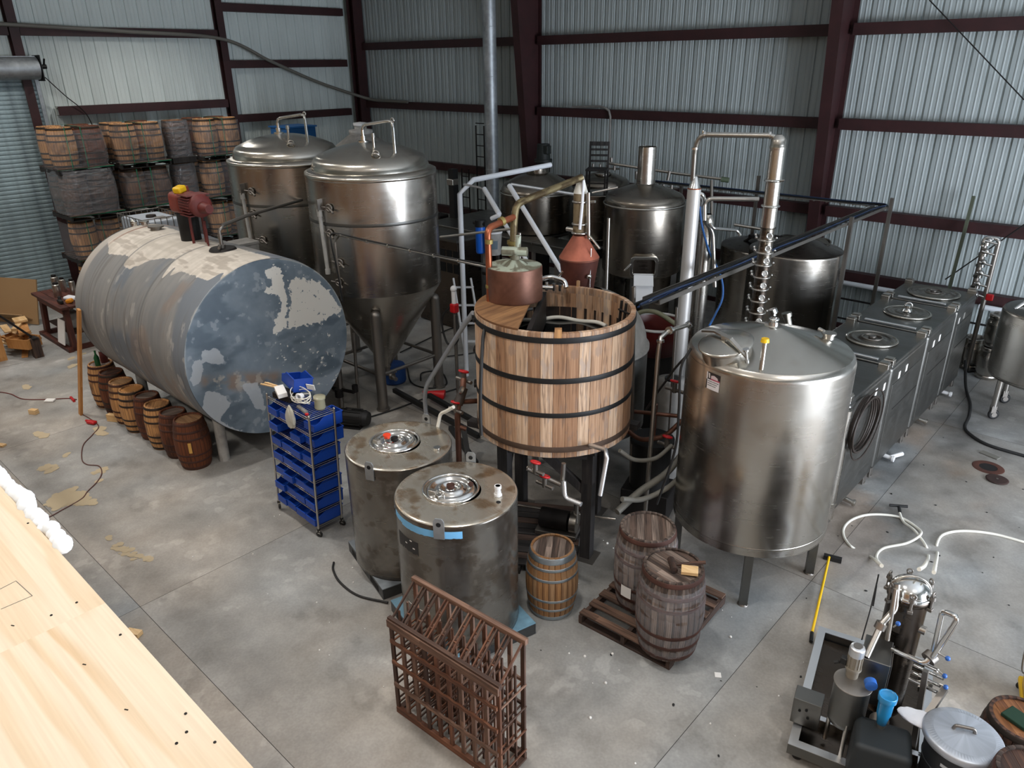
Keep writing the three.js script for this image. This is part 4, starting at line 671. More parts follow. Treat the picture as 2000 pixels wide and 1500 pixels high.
// ---------- the big bright tank on four legs ----------
{
  const R = 0.81, t = thing('bright_tank', 'large stainless tank with conical top, open manway lid and warning label', 'tank', [-2.82, 0, -6.9]);
  const cy = [[R, 0.68]]; cy.push([R, 1.2], [R, 2.58], [R - 0.012, 2.625], [R - 0.045, 2.665]);
  const shell = uvRound(lathe(cy, 128), R); { const p = shell.attributes.position; for (let i = 0; i < p.count; i++) { const a = Math.atan2(p.getX(i), p.getZ(i)), y = p.getY(i), k = 1 + 0.0022 * Math.sin(a * 3 + 1) + 0.0014 * Math.sin(a * 7 + y * 2) * (y < 2.6 ? 1 : 0); p.setX(i, p.getX(i) * k); p.setZ(i, p.getZ(i) * k); } }
  obj('shell', shell, M.steel, t, true);
  obj('cone_roof', uvRound(lathe([[R - 0.04, 2.664], [0.5, 2.752], [0.09, 2.875], [0.085, 2.88], [0.001, 2.885]], 96), 0.6), M.steelBright, t, true);
  obj('bottom_dish', uvRound(lathe([[0.001, 0.6], [0.5, 0.62], [R - 0.03, 0.655], [R, 0.69]], 96), 0.8), M.steel, t, true);
  obj('seam_band', uvRound(lathe([[R + 0.001, 0.76], [R + 0.004, 0.765], [R + 0.004, 0.775], [R + 0.001, 0.78]], 96), R), M.steelBright, t, true);
  for (const [x, z] of [[0.33, 0.62], [0.64, -0.36], [-0.33, -0.62], [-0.64, 0.36]]) { const a = Math.atan2(x, z); obj('leg', [box(0.085, 0.78, 0.085, x, 0.4, z, 0, a), place(new THREE.CylinderGeometry(0.062, 0.062, 0.05, 4), x, 0.79, z, 0, a + Math.PI / 4)], M.steelDull, t); obj('foot', [cyl(0.025, 0.025, 0.05, x, 0.03, z, 12), cyl(0.06, 0.05, 0.016, x, 0.008, z, 20)], M.tubeDull, t); }
  // manway with dished lid, hinge arm and hand bolt
  const m = new THREE.Group(); m.name = numbered('manway'); t.add(m); m.position.set(-0.19, 2.69, 0.55); m.rotation.set(0.24, 0, 0.1, 'YXZ');
  obj('collar', uvRound(lathe([[0.235, -0.08], [0.235, 0.1], [0.225, 0.1]], 56), 0.235), M.steel, m, true); obj('lip', ring(0.24, 0.012, 0, 0.1, 0), M.steelBright, m);
  const lp = []; for (let i = 0; i <= 14; i++) { const r = 0.262 * (1 - i / 14); lp.push([r, 0.125 + 0.055 * (1 - (r / 0.262) ** 2)]); } obj('lid', uvRound(lathe([[0.262, 0.112], ...lp], 56), 0.26), M.steelBright, m, true);
  obj('hinge_arm', [beam([-0.34, 0.12, -0.16], [-0.12, 0.21, -0.04], 0.035, 0.02), beam([-0.12, 0.21, -0.04], [0.1, 0.215, 0.07], 0.04, 0.022), beam([0.1, 0.215, 0.07], [0.3, 0.12, 0.17], 0.035, 0.02), cyl(0.03, 0.03, 0.04, 0, 0.2, 0.02, 16)], M.tube, m);
  obj('hand_bolt', [cyl(0.014, 0.014, 0.14, 0.3, 0.12, 0.17, 12), cyl(0.03, 0.03, 0.02, 0.3, 0.19, 0.17, 16), cyl(0.022, 0.022, 0.03, 0.3, 0.07, 0.17, 8)], M.chrome, m);
  obj('dip_pipe', rod([0.22, 2.66, 0.68], [0.2, 2.93, 0.63], 0.022), M.tube, t); obj('yellow_plug', cyl(0.04, 0.034, 0.035, 0.2, 2.945, 0.63, 18), M.yellow, t);
  obj('spray_port', [cyl(0.05, 0.045, 0.04, 0, 2.9, 0, 20), cyl(0.028, 0.028, 0.06, 0, 2.94, 0, 16), ring(0.04, 0.012, 0, 2.945, 0, Math.PI / 2, 0, 20)], M.chrome, t);
  obj('roof_port', [cyl(0.055, 0.055, 0.05, 0.42, 2.76, -0.38, 20), cyl(0.07, 0.07, 0.016, 0.42, 2.79, -0.38, 20), rod([0.3, 2.8, -0.42], [0.36, 2.79, -0.4], 0.02)], M.tube, t);
  // warning label: black head with a white emblem, red strip, three lines of small print too small to read
  const c = document.createElement('canvas'); c.width = 256; c.height = 288; const g = c.getContext('2d');
  g.fillStyle = '#2b2727'; g.fillRect(0, 0, 256, 120); g.fillStyle = '#cfc8c8'; g.beginPath(); g.moveTo(0, 0); g.lineTo(22, 0); g.lineTo(28, 96); g.lineTo(12, 130); g.lineTo(0, 130); g.fill(); g.beginPath(); g.moveTo(36, 14); g.lineTo(66, 14); g.lineTo(74, 96); g.lineTo(50, 100); g.fill(); g.fillStyle = '#c9b6b8'; g.beginPath(); g.moveTo(92, 46); g.lineTo(150, 30); g.lineTo(214, 58); g.lineTo(226, 96); g.lineTo(90, 96); g.fill();
  g.fillStyle = '#a34a5c'; g.fillRect(88, 96, 168, 24); g.fillStyle = '#d8d4d6'; g.fillRect(20, 120, 236, 168); g.fillStyle = '#34383c'; let x = 0; for (const [yy, end] of [[140, 236], [176, 214], [212, 196]]) { x = 34; while (x < end) { const w = 8 + (x % 13); g.fillRect(x, yy, w, 17); x += w + 6; } }
  const ct = new THREE.CanvasTexture(c); ct.colorSpace = THREE.SRGBColorSpace;
  const lab = obj('warning_label', place(new THREE.CylinderGeometry(R + 0.004, R + 0.004, 0.17, 10, 1, true, -0.1, 0.2), 0, 2.47, 0), std({ map: ct, roughness: 0.5, side: THREE.DoubleSide }), t, true); lab.rotation.y = -0.24;
}

// ---------- four square stainless totes in a row ----------
{
  const U = [[-8.32, -9.74], [-9.8, -11.33], [-11.39, -12.88], [-12.94, -14.12]], xL = -3.5, xR = -2.37, h = 1.7;
  const L = ['nearest square steel tote with a coiled hose hung on its corner', 'second square steel tote in the row, flat ringed lid on top', 'third square steel tote in the row, lid with a raised knob', 'last square steel tote in the row against the back wall'];
  U.forEach(([za, zb], i) => {
    const D = za - zb, t = thing('square_tote', L[i], 'tank', [(xL + xR) / 2, 0, (za + zb) / 2]), W = xR - xL;
    obj('body', [rbox(W, h - 0.2, D, 0.05, 0, 0.14 + (h - 0.2) / 2, 0)], M.steelDull, t);
    obj('top_plate', rbox(W - 0.02, 0.05, D - 0.02, 0.02, 0, h - 0.05, 0), M.steelDull, t);
    obj('side_panel', [rbox(0.012, 1.1, D - 0.24, 0.005, W / 2 + 0.002, 0.82, 0)], M.steelDull, t);
    for (const x of [-1, 1]) for (const z of [-1, 1]) { obj('leg', [rbox(0.13, 0.2, 0.13, 0.01, x * (W / 2 - 0.09), 0.1, z * (D / 2 - 0.1)), cyl(0.075, 0.075, 0.02, x * (W / 2 - 0.09), 0.01, z * (D / 2 - 0.1), 16)], M.tubeDull, t); obj('corner_lug', [rbox(0.13, 0.07, 0.11, 0.01, x * (W / 2 - 0.075), h - 0.0, z * (D / 2 - 0.065)), box(0.1, 0.02, 0.09, x * (W / 2 - 0.075), h + 0.045, z * (D / 2 - 0.065))], M.tube, t); }
    obj('stack_rail', rbox(0.72, 0.03, 0.05, 0.01, 0, h + 0.0, D / 2 - 0.06), M.alu, t);
    const R = i === 3 ? 0.37 : 0.31, cx = 0.02, cz = i ? -0.06 : 0.15, lp = [];
    for (let k = 0; k <= 22; k++) { const r = R * (1 - k / 22); lp.push([r, h - 0.012 + 0.018 + 0.008 * Math.cos(r * 48)]); }
    const lid = obj('lid', uvRound(lathe([[R, h - 0.03], ...lp], 56), R), M.steelDark, t, true); lid.position.set(cx, 0, cz);
    obj('lid_ring', place(ring(R + 0.012, 0.02, 0, h - 0.008, 0), cx, 0, cz), M.steelBright, t);
    obj('lid_hub', i === 2 ? [cyl(0.07, 0.06, 0.03, cx, h + 0.03, cz, 20), cyl(0.035, 0.05, 0.07, cx, h + 0.07, cz, 16), ring(0.05, 0.012, cx, h + 0.1, cz, 0, 0.4, 16)] : [cyl(0.05, 0.05, 0.03, cx, h + 0.025, cz, 20), ring(0.13, 0.01, cx, h + 0.018, cz)], i === 2 ? M.chrome : M.tubeDull, t);
    if (i > 0 || i === 0) for (const [z, y] of i === 0 ? [[-0.2, 1.5], [-0.52, 1.47]] : [[0.1, 1.45], [0.4, 1.44]]) obj('white_tag', box(0.004, 0.1, 0.07, W / 2 + 0.003, y, z), M.paper, t);
    obj('side_groove', box(0.003, 0.012, D * 0.7, W / 2 + 0.009, 0.95, -0.1), M.iron, t);
    if (i === 0) { obj('manhole', cyl(0.16, 0.16, 0.006, -0.34, h - 0.02, 0.1, 28), M.blackHole, t); obj('corner_post', [rod([W / 2 - 0.03, 0.14, D / 2 + 0.05], [W / 2 - 0.03, 1.6, D / 2 + 0.05], 0.075, 0.075, 20), cyl(0.085, 0.085, 0.03, W / 2 - 0.03, 0.35, D / 2 + 0.05, 20)], M.steel, t); }
    obj('bottom_outlet', [rod([W / 2 - 0.1, 0.09, 0.1], [W / 2 + 0.1, 0.07, 0.1], 0.03), cyl(0.045, 0.045, 0.03, W / 2 + 0.08, 0.072, 0.1, 14, 0, 0, Math.PI / 2)], i % 2 ? M.white : M.tube, t);
  });
  const loops = []; for (let k = 0; k < 5; k++) { const p = [], o = rr(-0.02, 0.02); for (let i = 0; i <= 24; i++) { const a = (i / 24) * 2 * Math.PI; p.push([-2.325 + 0.018 * k, 1.62 + o - 0.66 * (1 - Math.cos(a)) * 0.5, -8.68 + (0.36 + 0.02 * k) * Math.sin(a) + o]); } loops.push(hose(p, 0.013, 60, 6)); }
  { const p = []; for (let i = 0; i <= 24; i++) { const a = (i / 24) * 2 * Math.PI; p.push([-2.27, 1.68 - 0.86 * (1 - Math.cos(a)) * 0.5, -8.78 + 0.52 * Math.sin(a)]); } loops.push(hose(p, 0.01, 60, 6)); }
  tag(obj('hose_coil', loops, M.rubberBrown), 'brown rubber hose coil hanging on the nearest square tote corner', 'hose');
  tag(obj('white_pipe_stub', rod([-2.344, 0.06, -10.509], [-2.247, 0.06, -10.735], 0.03, 0.03, 14), M.white), 'short white plastic pipe lying by the square totes on the floor', 'pipe');
}

// ---------- wire cart with blue bins ----------
{
  const W = 0.89, D = 0.34, Hc = 1.62, base = V(-7.365, 0, -4.165), q = new THREE.Quaternion().setFromAxisAngle(V(-0.678, 0, -0.735).normalize(), 0.04).multiply(new THREE.Quaternion().setFromAxisAngle(V(0, 1, 0), 0.0));
  const t = thing('wire_cart', 'chrome wire shelf cart on casters full of blue bins', 'cart', base.toArray()); t.quaternion.copy(q);
  const L = []; for (let i = 0; i < 8; i++) L.push(0.15 + i * 0.208);
  for (const x of [-1, 1]) for (const z of [-1, 1]) { obj('post', [cyl(0.0135, 0.0135, Hc - 0.1, x * W / 2, Hc / 2 + 0.06, z * D / 2, 12), ball(0.015, x * W / 2, Hc + 0.01, z * D / 2, 8)], M.tube, t); const cs = obj('caster', [place(new THREE.TorusGeometry(0.03, 0.014, 8, 18), x * W / 2 + 0.01, 0.046, z * D / 2, 0, 0.4 * x), cyl(0.02, 0.02, 0.03, x * W / 2, 0.1, z * D / 2, 10)], M.rubber, t); obj('fork', box(0.05, 0.05, 0.03, x * W / 2, 0.075, z * D / 2, 0, 0.4 * x), M.tube, cs); }
  L.forEach((y) => { const g = []; for (const d of [0, -0.026]) { for (const z of [-1, 1]) g.push(rod([-W / 2, y + d, z * D / 2], [W / 2, y + d, z * D / 2], 0.0038, 0.0038, 6)); for (const x of [-1, 1]) g.push(rod([x * W / 2, y + d, -D / 2], [x * W / 2, y + d, D / 2], 0.0038, 0.0038, 6)); } for (let i = 1; i < 22; i++) g.push(rod([-W / 2 + (i * W) / 22, y, -D / 2], [-W / 2 + (i * W) / 22, y, D / 2], 0.0022, 0.0022, 5)); for (let i = 0; i < 24; i++) for (const z of [-1, 1]) { const x = -W / 2 + (i * W) / 24; g.push(rod([x, y - (i % 2) * 0.026, z * D / 2], [x + W / 24, y - ((i + 1) % 2) * 0.026, z * D / 2], 0.002, 0.002, 4)); } obj('shelf', g, M.tube, t); });
  const at = (x, y, z) => V(x, y, z).applyQuaternion(q).add(base);
  const binParts = (w, l, h) => { const th = 0.005, s = [[0, 0], [l, 0], [l, h], [0.14, h], [0.05, h * 0.62], [0, h * 0.55]].map(([a, b]) => [a - l / 2, b]); const side = (x) => extrude(s, th).rotateY(-Math.PI / 2).translate(x, 0, 0); return { body: [box(w, th, l, 0, th / 2, 0), side(-w / 2 + th), side(w / 2), box(w, h, th, 0, h / 2, l / 2 - th / 2), box(w + 0.012, 0.012, 0.012, 0, h, l / 2), box(0.012, 0.012, l - 0.15, -w / 2, h, 0.07), box(0.012, 0.012, l - 0.15, w / 2, h, 0.07)], lip: [box(w, h * 0.52, th, 0, h * 0.26, -l / 2), box(w, 0.012, 0.014, 0, h * 0.53, -l / 2)] }; };
  const nth = ['lowest', 'second lowest', 'third lowest', 'middle', 'third highest', 'second highest', 'highest'], pos = [['left end', 'left of middle', 'right of middle', 'right end'], ['left end', 'middle', 'right end'], ['left end', 'right end']];
  const rows = [[4, 0.15], [4, 0.15], [4, 0.15], [4, 0.15], [4, 0.15], [4, 0.15], [4, 0.15]];
  const shape = binParts(0.2, 0.4, 0.155);
  let proto; rows.forEach(([n], i) => { for (let k = 0; k < n; k++) { if (i === 6 && (k === 2)) continue; if (i === 5 && k === 1) continue;
    const label = `blue plastic bin on the ${nth[i]} shelf of the wire cart, ${pos[0][k]}`, P = at(-W / 2 + 0.125 + k * 0.215 + rr(-0.008, 0.008), L[i] + 0.003, -0.02 + rr(-0.02, 0.02) - (k === 3 && i > 4 ? 0.06 : 0));
    let b; if (!proto) { b = proto = thing('plastic_bin', label, 'bin', P.toArray(), 0, 'blue bins on the wire cart'); obj('body', shape.body, M.blueBin, b); obj('front_lip', shape.lip, M.blueBin, b); } else b = dup(proto, P.toArray(), 0, label);
    b.quaternion.copy(q).multiply(new THREE.Quaternion().setFromAxisAngle(V(0, 1, 0), Math.PI + rr(-0.04, 0.04))); } });
  const tb = dup(proto, at(-0.2, L[7] + 0.13, -0.1).toArray(), 0, 'blue plastic bin tilted on top of the wire cart', 'blue bins on the wire cart'); tb.scale.set(1.15, 1.05, 1.02); tb.quaternion.copy(q).multiply(new THREE.Quaternion().setFromEuler(new THREE.Euler(0.1, 1.35, -0.22)));
  const on = (name, label, cat, g, m, x, y, z, ry = 0, raw) => { const o = obj(name, g, m, scene, raw); o.position.copy(at(x, L[7] + y, z)); o.quaternion.copy(q).multiply(new THREE.Quaternion().setFromAxisAngle(V(0, 1, 0), ry)); return tag(o, label, cat); };
  on('grey_tray', 'dark grey tray under the tilted bin on the cart top', 'tray', [rbox(0.3, 0.08, 0.2, 0.015, 0, 0.05, 0)], M.iron, -0.2, 0.0, 0.04, 0.2);
  on('paper_box', 'white paper box lying at the cart top edge by the tilted bin', 'box', [rbox(0.2, 0.06, 0.11, 0.006, 0, 0.11, 0, 0.1, 0.0, -0.15)], M.paper, -0.18, 0.02, 0.13, -0.35);
  on('wood_strips', 'bundle of thin wooden strips sticking out over the cart end', 'wood', [0, 1, 2, 3].map((k) => box(0.24, 0.012, 0.02, -0.1, 0.12 + 0.012 * (k % 2), (k - 1.5) * 0.024, 0, 0.05 * k, 0.05)), M.pine, -0.34, 0.0, 0.1, 0.1);
  on('receipt', 'folded white paper standing behind the tilted bin', 'paper', [box(0.11, 0.075, 0.01, 0, 0.17, 0, 0.3)], M.paper, 0.07, 0.02, -0.12, 0.4);
  const lp = []; for (let k = 0; k < 5; k++) { const p = []; for (let i = 0; i <= 20; i++) { const a = (i / 20) * 2 * Math.PI + k; p.push([0.12 * Math.cos(a) * (1 + 0.1 * k) + rr(-0.006, 0.006), 0.06 + 0.018 * k + 0.05 * Math.sin(a + k), 0.085 * Math.sin(a)]); } lp.push(hose(p, 0.006, 50, 6)); }
  on('tubing_coil', 'loose coil of pale plastic tubing on the cart top', 'tubing', lp, M.hoseWhite, 0.1, 0.02, 0.04);
  on('tape_roll', 'small white roll standing in the pale tubing coil', 'roll', [place(new THREE.TorusGeometry(0.034, 0.014, 10, 24), 0, 0.12, 0, 0, 0.4), place(new THREE.CylinderGeometry(0.036, 0.036, 0.05, 20, 1, true), 0, 0.12, -0.02, Math.PI / 2, 0.4)], M.white, 0.16, 0.04, 0.1);
  on('clear_jar', 'squat greenish jar with lid on the cart top', 'jar', lathe([[0.001, 0], [0.06, 0], [0.065, 0.02], [0.06, 0.12], [0.07, 0.13], [0.07, 0.16], [0.001, 0.165]], 24), phy({ color: 0xb0ad92, roughness: 0.25, transmission: 0.3, thickness: 0.02 }), 0.3, 0.0, -0.08, 0, true);
  on('caulk_tube', 'white cylinder lying along the cart top edge', 'tube', [rod([-0.09, 0.03, 0], [0.12, 0.03, 0.03], 0.024)], M.greyPoly, 0.22, 0.0, 0.1);
  on('plastic_bag', 'crumpled clear plastic bag hanging over the cart side', 'bag', (() => { const g = new THREE.IcosahedronGeometry(0.1, 4), p = g.attributes.position; for (let i = 0; i < p.count; i++) { const x = p.getX(i), y = p.getY(i), z = p.getZ(i), k = 1 + 0.5 * (fbm(x * 18 + y * 14 + 9, z * 18 + y * 9 + 9, 3) - 0.5); p.setXYZ(i, x * k * 0.9, y * k * 1.35 - 0.1, z * k * 0.35); } g.computeVertexNormals(); return g; })(), phy({ color: 0xc9c6b8, roughness: 0.3, transparent: true, opacity: 0.75 }), 0.08, 0.0, 0.19);
  on('clamp_set', 'small red and white clamps heaped at the cart top corner', 'clamp', [rbox(0.05, 0.03, 0.04, 0.01, 0, 0.02, 0), rbox(0.04, 0.03, 0.03, 0.01, 0.06, 0.02, 0.02, 0, 0.6)], M.red, 0.3, 0.0, 0.12);
}

// ---------- slanted redwood bottle rack ----------
{
  const t = thing('bottle_rack', 'slant topped redwood bottle rack of slats and scalloped rails', 'rack', [-4.11, 0, -2.925], 0.058);
  const W = 1.18, D = 0.31, hf = 1.03, hb = 1.25, n = 10, mats = [M.redwood, M.redwoodB, M.redwoodD], pick = () => mats[Math.floor(rnd() * 3)];
  const add = (name, g, m = pick()) => obj(name, uvLong(g), m, t, true);
  add('top_rail', beam([-0.02, hf, 0.0], [W + 0.02, hf, 0.0], 0.035, 0.05)); add('top_rail', beam([-0.02, hf - 0.03, 0.022], [W + 0.02, hf - 0.03, 0.022], 0.016, 0.07)); add('back_rail', rbox(W + 0.06, 0.05, 0.045, 0.004, W / 2, hb, -D));
  add('base_rail', rbox(W + 0.02, 0.06, 0.04, 0.003, W / 2, 0.03, 0.0)); add('base_rail', rbox(W + 0.02, 0.06, 0.04, 0.003, W / 2, 0.03, -D)); add('base_board', box(0.05, 0.02, D, W, 0.02, -D / 2), M.redwoodD); add('base_board', box(0.05, 0.02, D, 0, 0.02, -D / 2), M.redwoodD);
  const scallop = (y, z) => { const p = [[0, 0]]; const N = n - 1; for (let i = 0; i <= N * 8; i++) { const x = (i / (N * 8)) * W; p.push([x, 0.036 - 0.012 * Math.max(0, Math.sin(((x / W) * N % 1) * Math.PI)) ** 2]); } p.push([W, 0]); const g = extrude(p, 0.02); g.translate(0, y, z); return g; };
  for (const y of [0.32, 0.57, 0.82].slice(0, 3)) { if (y < 0.8) { add('scalloped_rail', scallop(y, 0.008)); } add('scalloped_rail', scallop(y, -D - 0.02)); }
  add('scalloped_rail', scallop(0.8, 0.008));
  for (let i = 0; i < n; i++) {
    const x = (i * W) / (n - 1); add('upright', box(0.038, hf - 0.02, 0.02, x, hf / 2, -0.002)); add('upright', box(0.038, hb, 0.02, x, hb / 2, -D + 0.01));
    for (const d of i === 0 || i === n - 1 ? [0] : [-0.017, 0.017]) { add('roof_slat', beam([x + d, hf - 0.005, -0.015], [x + d, hb - 0.01, -D + 0.02], 0.014, 0.02)); }
    if (i > 0 && i < n - 1) for (const f of [0.3, 0.66]) add('dowel', box(0.04, 0.012, 0.012, x, hf + (hb - hf) * f - 0.005, -D * f), M.redwoodB);
    for (const z of [-0.1, -0.2]) add('inner_upright', box(0.018, hf + 0.05 * (z < -0.15 ? 2 : 1), 0.014, x, hf / 2, z));
    for (const y of [0.12, 0.34, 0.59, 0.82]) for (const d of [-0.02, 0.02]) add('rung', box(0.01, 0.016, D, x + d, y, -D / 2));
  }
}

// ---------- small barrels along the tank ----------
{
  const spec = [[-9.79, -3.86, 0.74, 0.245, M.barrelDark, 'stained brown small barrel nearest the tank leg, yellow mark on its side'], [-10.28, -3.85, 0.7, 0.222, M.barrelDark, 'dark small barrel second from the white tank leg'], [-10.72, -3.82, 0.7, 0.222, M.barrel, 'tan small barrel with white paper on its head under the tank'], [-11.16, -3.85, 0.7, 0.218, M.barrelDark, 'dark small barrel between two tan ones under the tank'], [-11.59, -3.8, 0.7, 0.22, M.barrel, 'tan small barrel with plain pale head under the tank'], [-12.03, -3.82, 0.7, 0.218, M.barrel, 'tan small barrel under the tank showing a sliver of its head'], [-12.46, -3.84, 0.74, 0.225, M.barrelDark, 'dark reddish open small barrel near the leaning plank'], [-12.93, -3.86, 0.76, 0.235, M.barrel, 'farthest small barrel, tan with clutter on top, by the leaning plank']];
  spec.forEach(([x, z, H, rb, m, label], i) => barrel({ H, rh: rb * 0.8, rb, n: 0, hoops: H6(H).map(([y, w]) => [y, w * 0.8]), mats: [m], hoopMat: i % 2 || i === 0 ? M.hoopRust : M.hoop, headMats: [[M.oak, M.oakGrey, M.oakPale, M.oakGrey, M.pineB, M.oak, M.oakDark, M.oakGrey][i]], pos: [x, 0, z], turn: i * 1.3, label, group: 'small barrels beside the blue tank' }));
  tag(obj('paper_sheet', box(0.2, 0.003, 0.2, -10.72, 0.674, -3.82, 0, 0.6), M.paper), 'white paper sheet on a small barrel head', 'paper');
  tag(obj('yellow_label', place(new THREE.CylinderGeometry(0.2515, 0.2515, 0.16, 6, 1, true, -0.1, 0.17), -9.79, 0.38, -3.86, 0, 1.0), phy({ color: 0xc79a4e, roughness: 0.8, side: THREE.DoubleSide }), scene, true), 'worn yellow label on the nearest small barrel', 'label');
  tag(obj('glass_bottle', lathe([[0.001, 0], [0.04, 0], [0.042, 0.01], [0.042, 0.16], [0.015, 0.22], [0.015, 0.28], [0.001, 0.28]], 20).translate(-12.86, 0.73, -3.8), phy({ color: 0x23603a, roughness: 0.15 }), scene, true), 'green bottle standing on the farthest small barrel', 'bottle');
  const jn = thing('clutter_tin', 'dull tin with red side standing on the farthest small barrel', 'tin', [-12.98, 0.735, -3.95]); obj('tin_body', lathe([[0.001, 0], [0.06, 0], [0.06, 0.2], [0.001, 0.2]], 20), M.redDull, jn, true); obj('tin_lid', cyl(0.062, 0.062, 0.015, 0, 0.205, 0, 20), M.greyPoly, jn);
  tag(obj('leaning_plank', uvLong(beam([-12.86, 0.0, -3.36], [-12.5, 1.84, -3.62], 0.04, 0.09)), M.pineB, scene, true), 'brown timber plank leaning against the side of the blue tank', 'plank');
}

// ---------- barrels stacked on pallets along the left wall ----------
{
  const rb = 0.293, H = 0.87, cols = [[-6.4, 'left'], [-7.76, 'middle'], [-9.78, 'right']], tiers = ['bottom', 'second', 'third', 'top'];
  let proto = null, pp = null;
  const put = (x, y, z, label, m) => {
    const tr = rnd() * 6; let b;
    if (!proto) b = proto = barrel({ H, rh: 0.25, rb, n: 0, hoops: H6(H), mats: [M.barrel], hoopMat: M.hoop, headMats: [M.oakGrey], pos: [x, y, z], turn: tr, label, group: 'barrels stacked on pallets by the left wall' });
    else { b = dup(proto, [x, y, z], tr, label); b.children[0].material = m || M.barrel; }
    if (m) b.children[0].material = m;
  };
  const plt = (x, y, z, label) => { if (!pp) pp = pallet(label, [x, y, z], 0, 1.22, 1.2, [M.palletDark, M.timber, M.palletDark], 6, 'pallets under the stacked barrels'); else dup(pp, [x, y, z], 0, label); };
  const wrapGeo = (w, d, h, rag) => { const g = new THREE.CylinderGeometry(1, 1, h, 88, 12, true), p = g.attributes.position; for (let i = 0; i < p.count; i++) { let x = p.getX(i), y = p.getY(i), z = p.getZ(i); const a = Math.atan2(x, z), e = 2 / 4.2, cx = Math.sign(x) * Math.abs(x) ** e, cz = Math.sign(z) * Math.abs(z) ** e, f = 1 + rag * (fbm(a * 5 + y * 6 + 30, y * 11 - a * 4 + 30, 3) - 0.5) + 0.02 * Math.cos((y / h) * 6); p.setXYZ(i, cx * w / 2 * f, y + h / 2, cz * d / 2 * f); } g.computeVertexNormals(); return g; };
  let wr = 0;
  cols.forEach(([zc, col], ci) => tiers.forEach((tier, k) => {
    const y = k * 1.025, x0 = -19.66 + (k === 2 && ci === 0 ? 0.1 : 0) + ci * 0.02;
    plt(x0, y, zc, `dark pallet under the ${tier} tier of the ${col} barrel stack`);
    for (const [i, dx] of [0.3, -0.3].entries()) { if (i && k < 2) continue; for (const [j, dz] of [0.3, -0.3].entries()) put(x0 + dx, y + 0.136, zc + dz, `oak barrel, ${tier} tier of the ${col} pallet stack, ${i ? 'rear' : 'front'} ${j ? 'far' : 'near'} corner`, (k === 2 && ci < 2) ? M.barrelGrey : rnd() < 0.2 ? M.barrelDark : null); }
    if (k > 0) { const thick = k === 2 && ci < 1; const o = obj('stretch_wrap', wrapGeo(1.23, 1.23, k === 2 && ci === 0 ? 0.98 : 0.84, 0.05), thick ? M.filmThick : M.film, scene, true); o.position.set(x0, y + 0.1 + (wr++ % 2) * 0.03, zc); tag(o, `clear stretch wrap around the ${tier} tier of the ${col} barrel stack`, 'wrap'); }
    if (k > 0) {
      const xf = x0 + 0.612, s = []; if (!(k === 2 && ci === 0)) for (const dz of [-0.05, 0.28]) s.push(box(0.004, 0.92, 0.018, xf, y + 0.55, zc + dz)); s.push(box(0.004, 0.018, 1.22, xf + 0.002, y + 0.118, zc), box(1.2, 0.004, 0.018, x0, y + 1.012, zc - 0.05));
      tag(obj('green_strap', s, M.greenStrap), `green strap round the ${tier} tier of the ${col} barrel stack`, 'strap');
    }
  }));
  for (let k = 0; k < 4; k++) {                                   // a narrow column of single barrels between the stacks
    put(-19.5, k * 1.025 + 0.136, -8.77, `barrel in clear wrap between the middle and right stacks, ${tiers[k]} tier`, M.barrelGrey); const b = obj('block_board', uvLong(box(0.66, 0.13, 0.6, -19.5, k * 1.025 + 0.066, -8.77)), M.timber, scene, true); tag(b, `dark board under the single wrapped barrel, ${tiers[k]} tier`, 'board');
    if (k) { const o = obj('stretch_wrap', wrapGeo(0.6, 0.6, 0.86, 0.06), M.filmThick, scene, true); o.position.set(-19.5, k * 1.025 + 0.14, -8.77); tag(o, `shiny clear wrap on the single barrel between the stacks, ${tiers[k]} tier`, 'wrap'); }
  }
  const bt = thing('blue_tote_box', 'blue plastic crate on shelving beyond the barrel stack', 'crate', [-19.4, 0, -12.1]);
  obj('crate_body', [rbox(0.9, 0.36, 0.9, 0.03, 0, 3.54, 0)], plain(0x1d5f9e, 0.5), bt); obj('rim', [box(0.96, 0.04, 0.96, 0, 3.73, 0)], plain(0x1d5f9e, 0.5), bt); for (const x of [-1, 1]) for (const z of [-1, 1]) obj('shelf_post', box(0.05, 3.36, 0.05, x * 0.42, 1.68, z * 0.42), M.iron, bt); obj('shelf_board', box(0.95, 0.04, 0.95, 0, 3.34, 0), M.palletDark, bt);
}

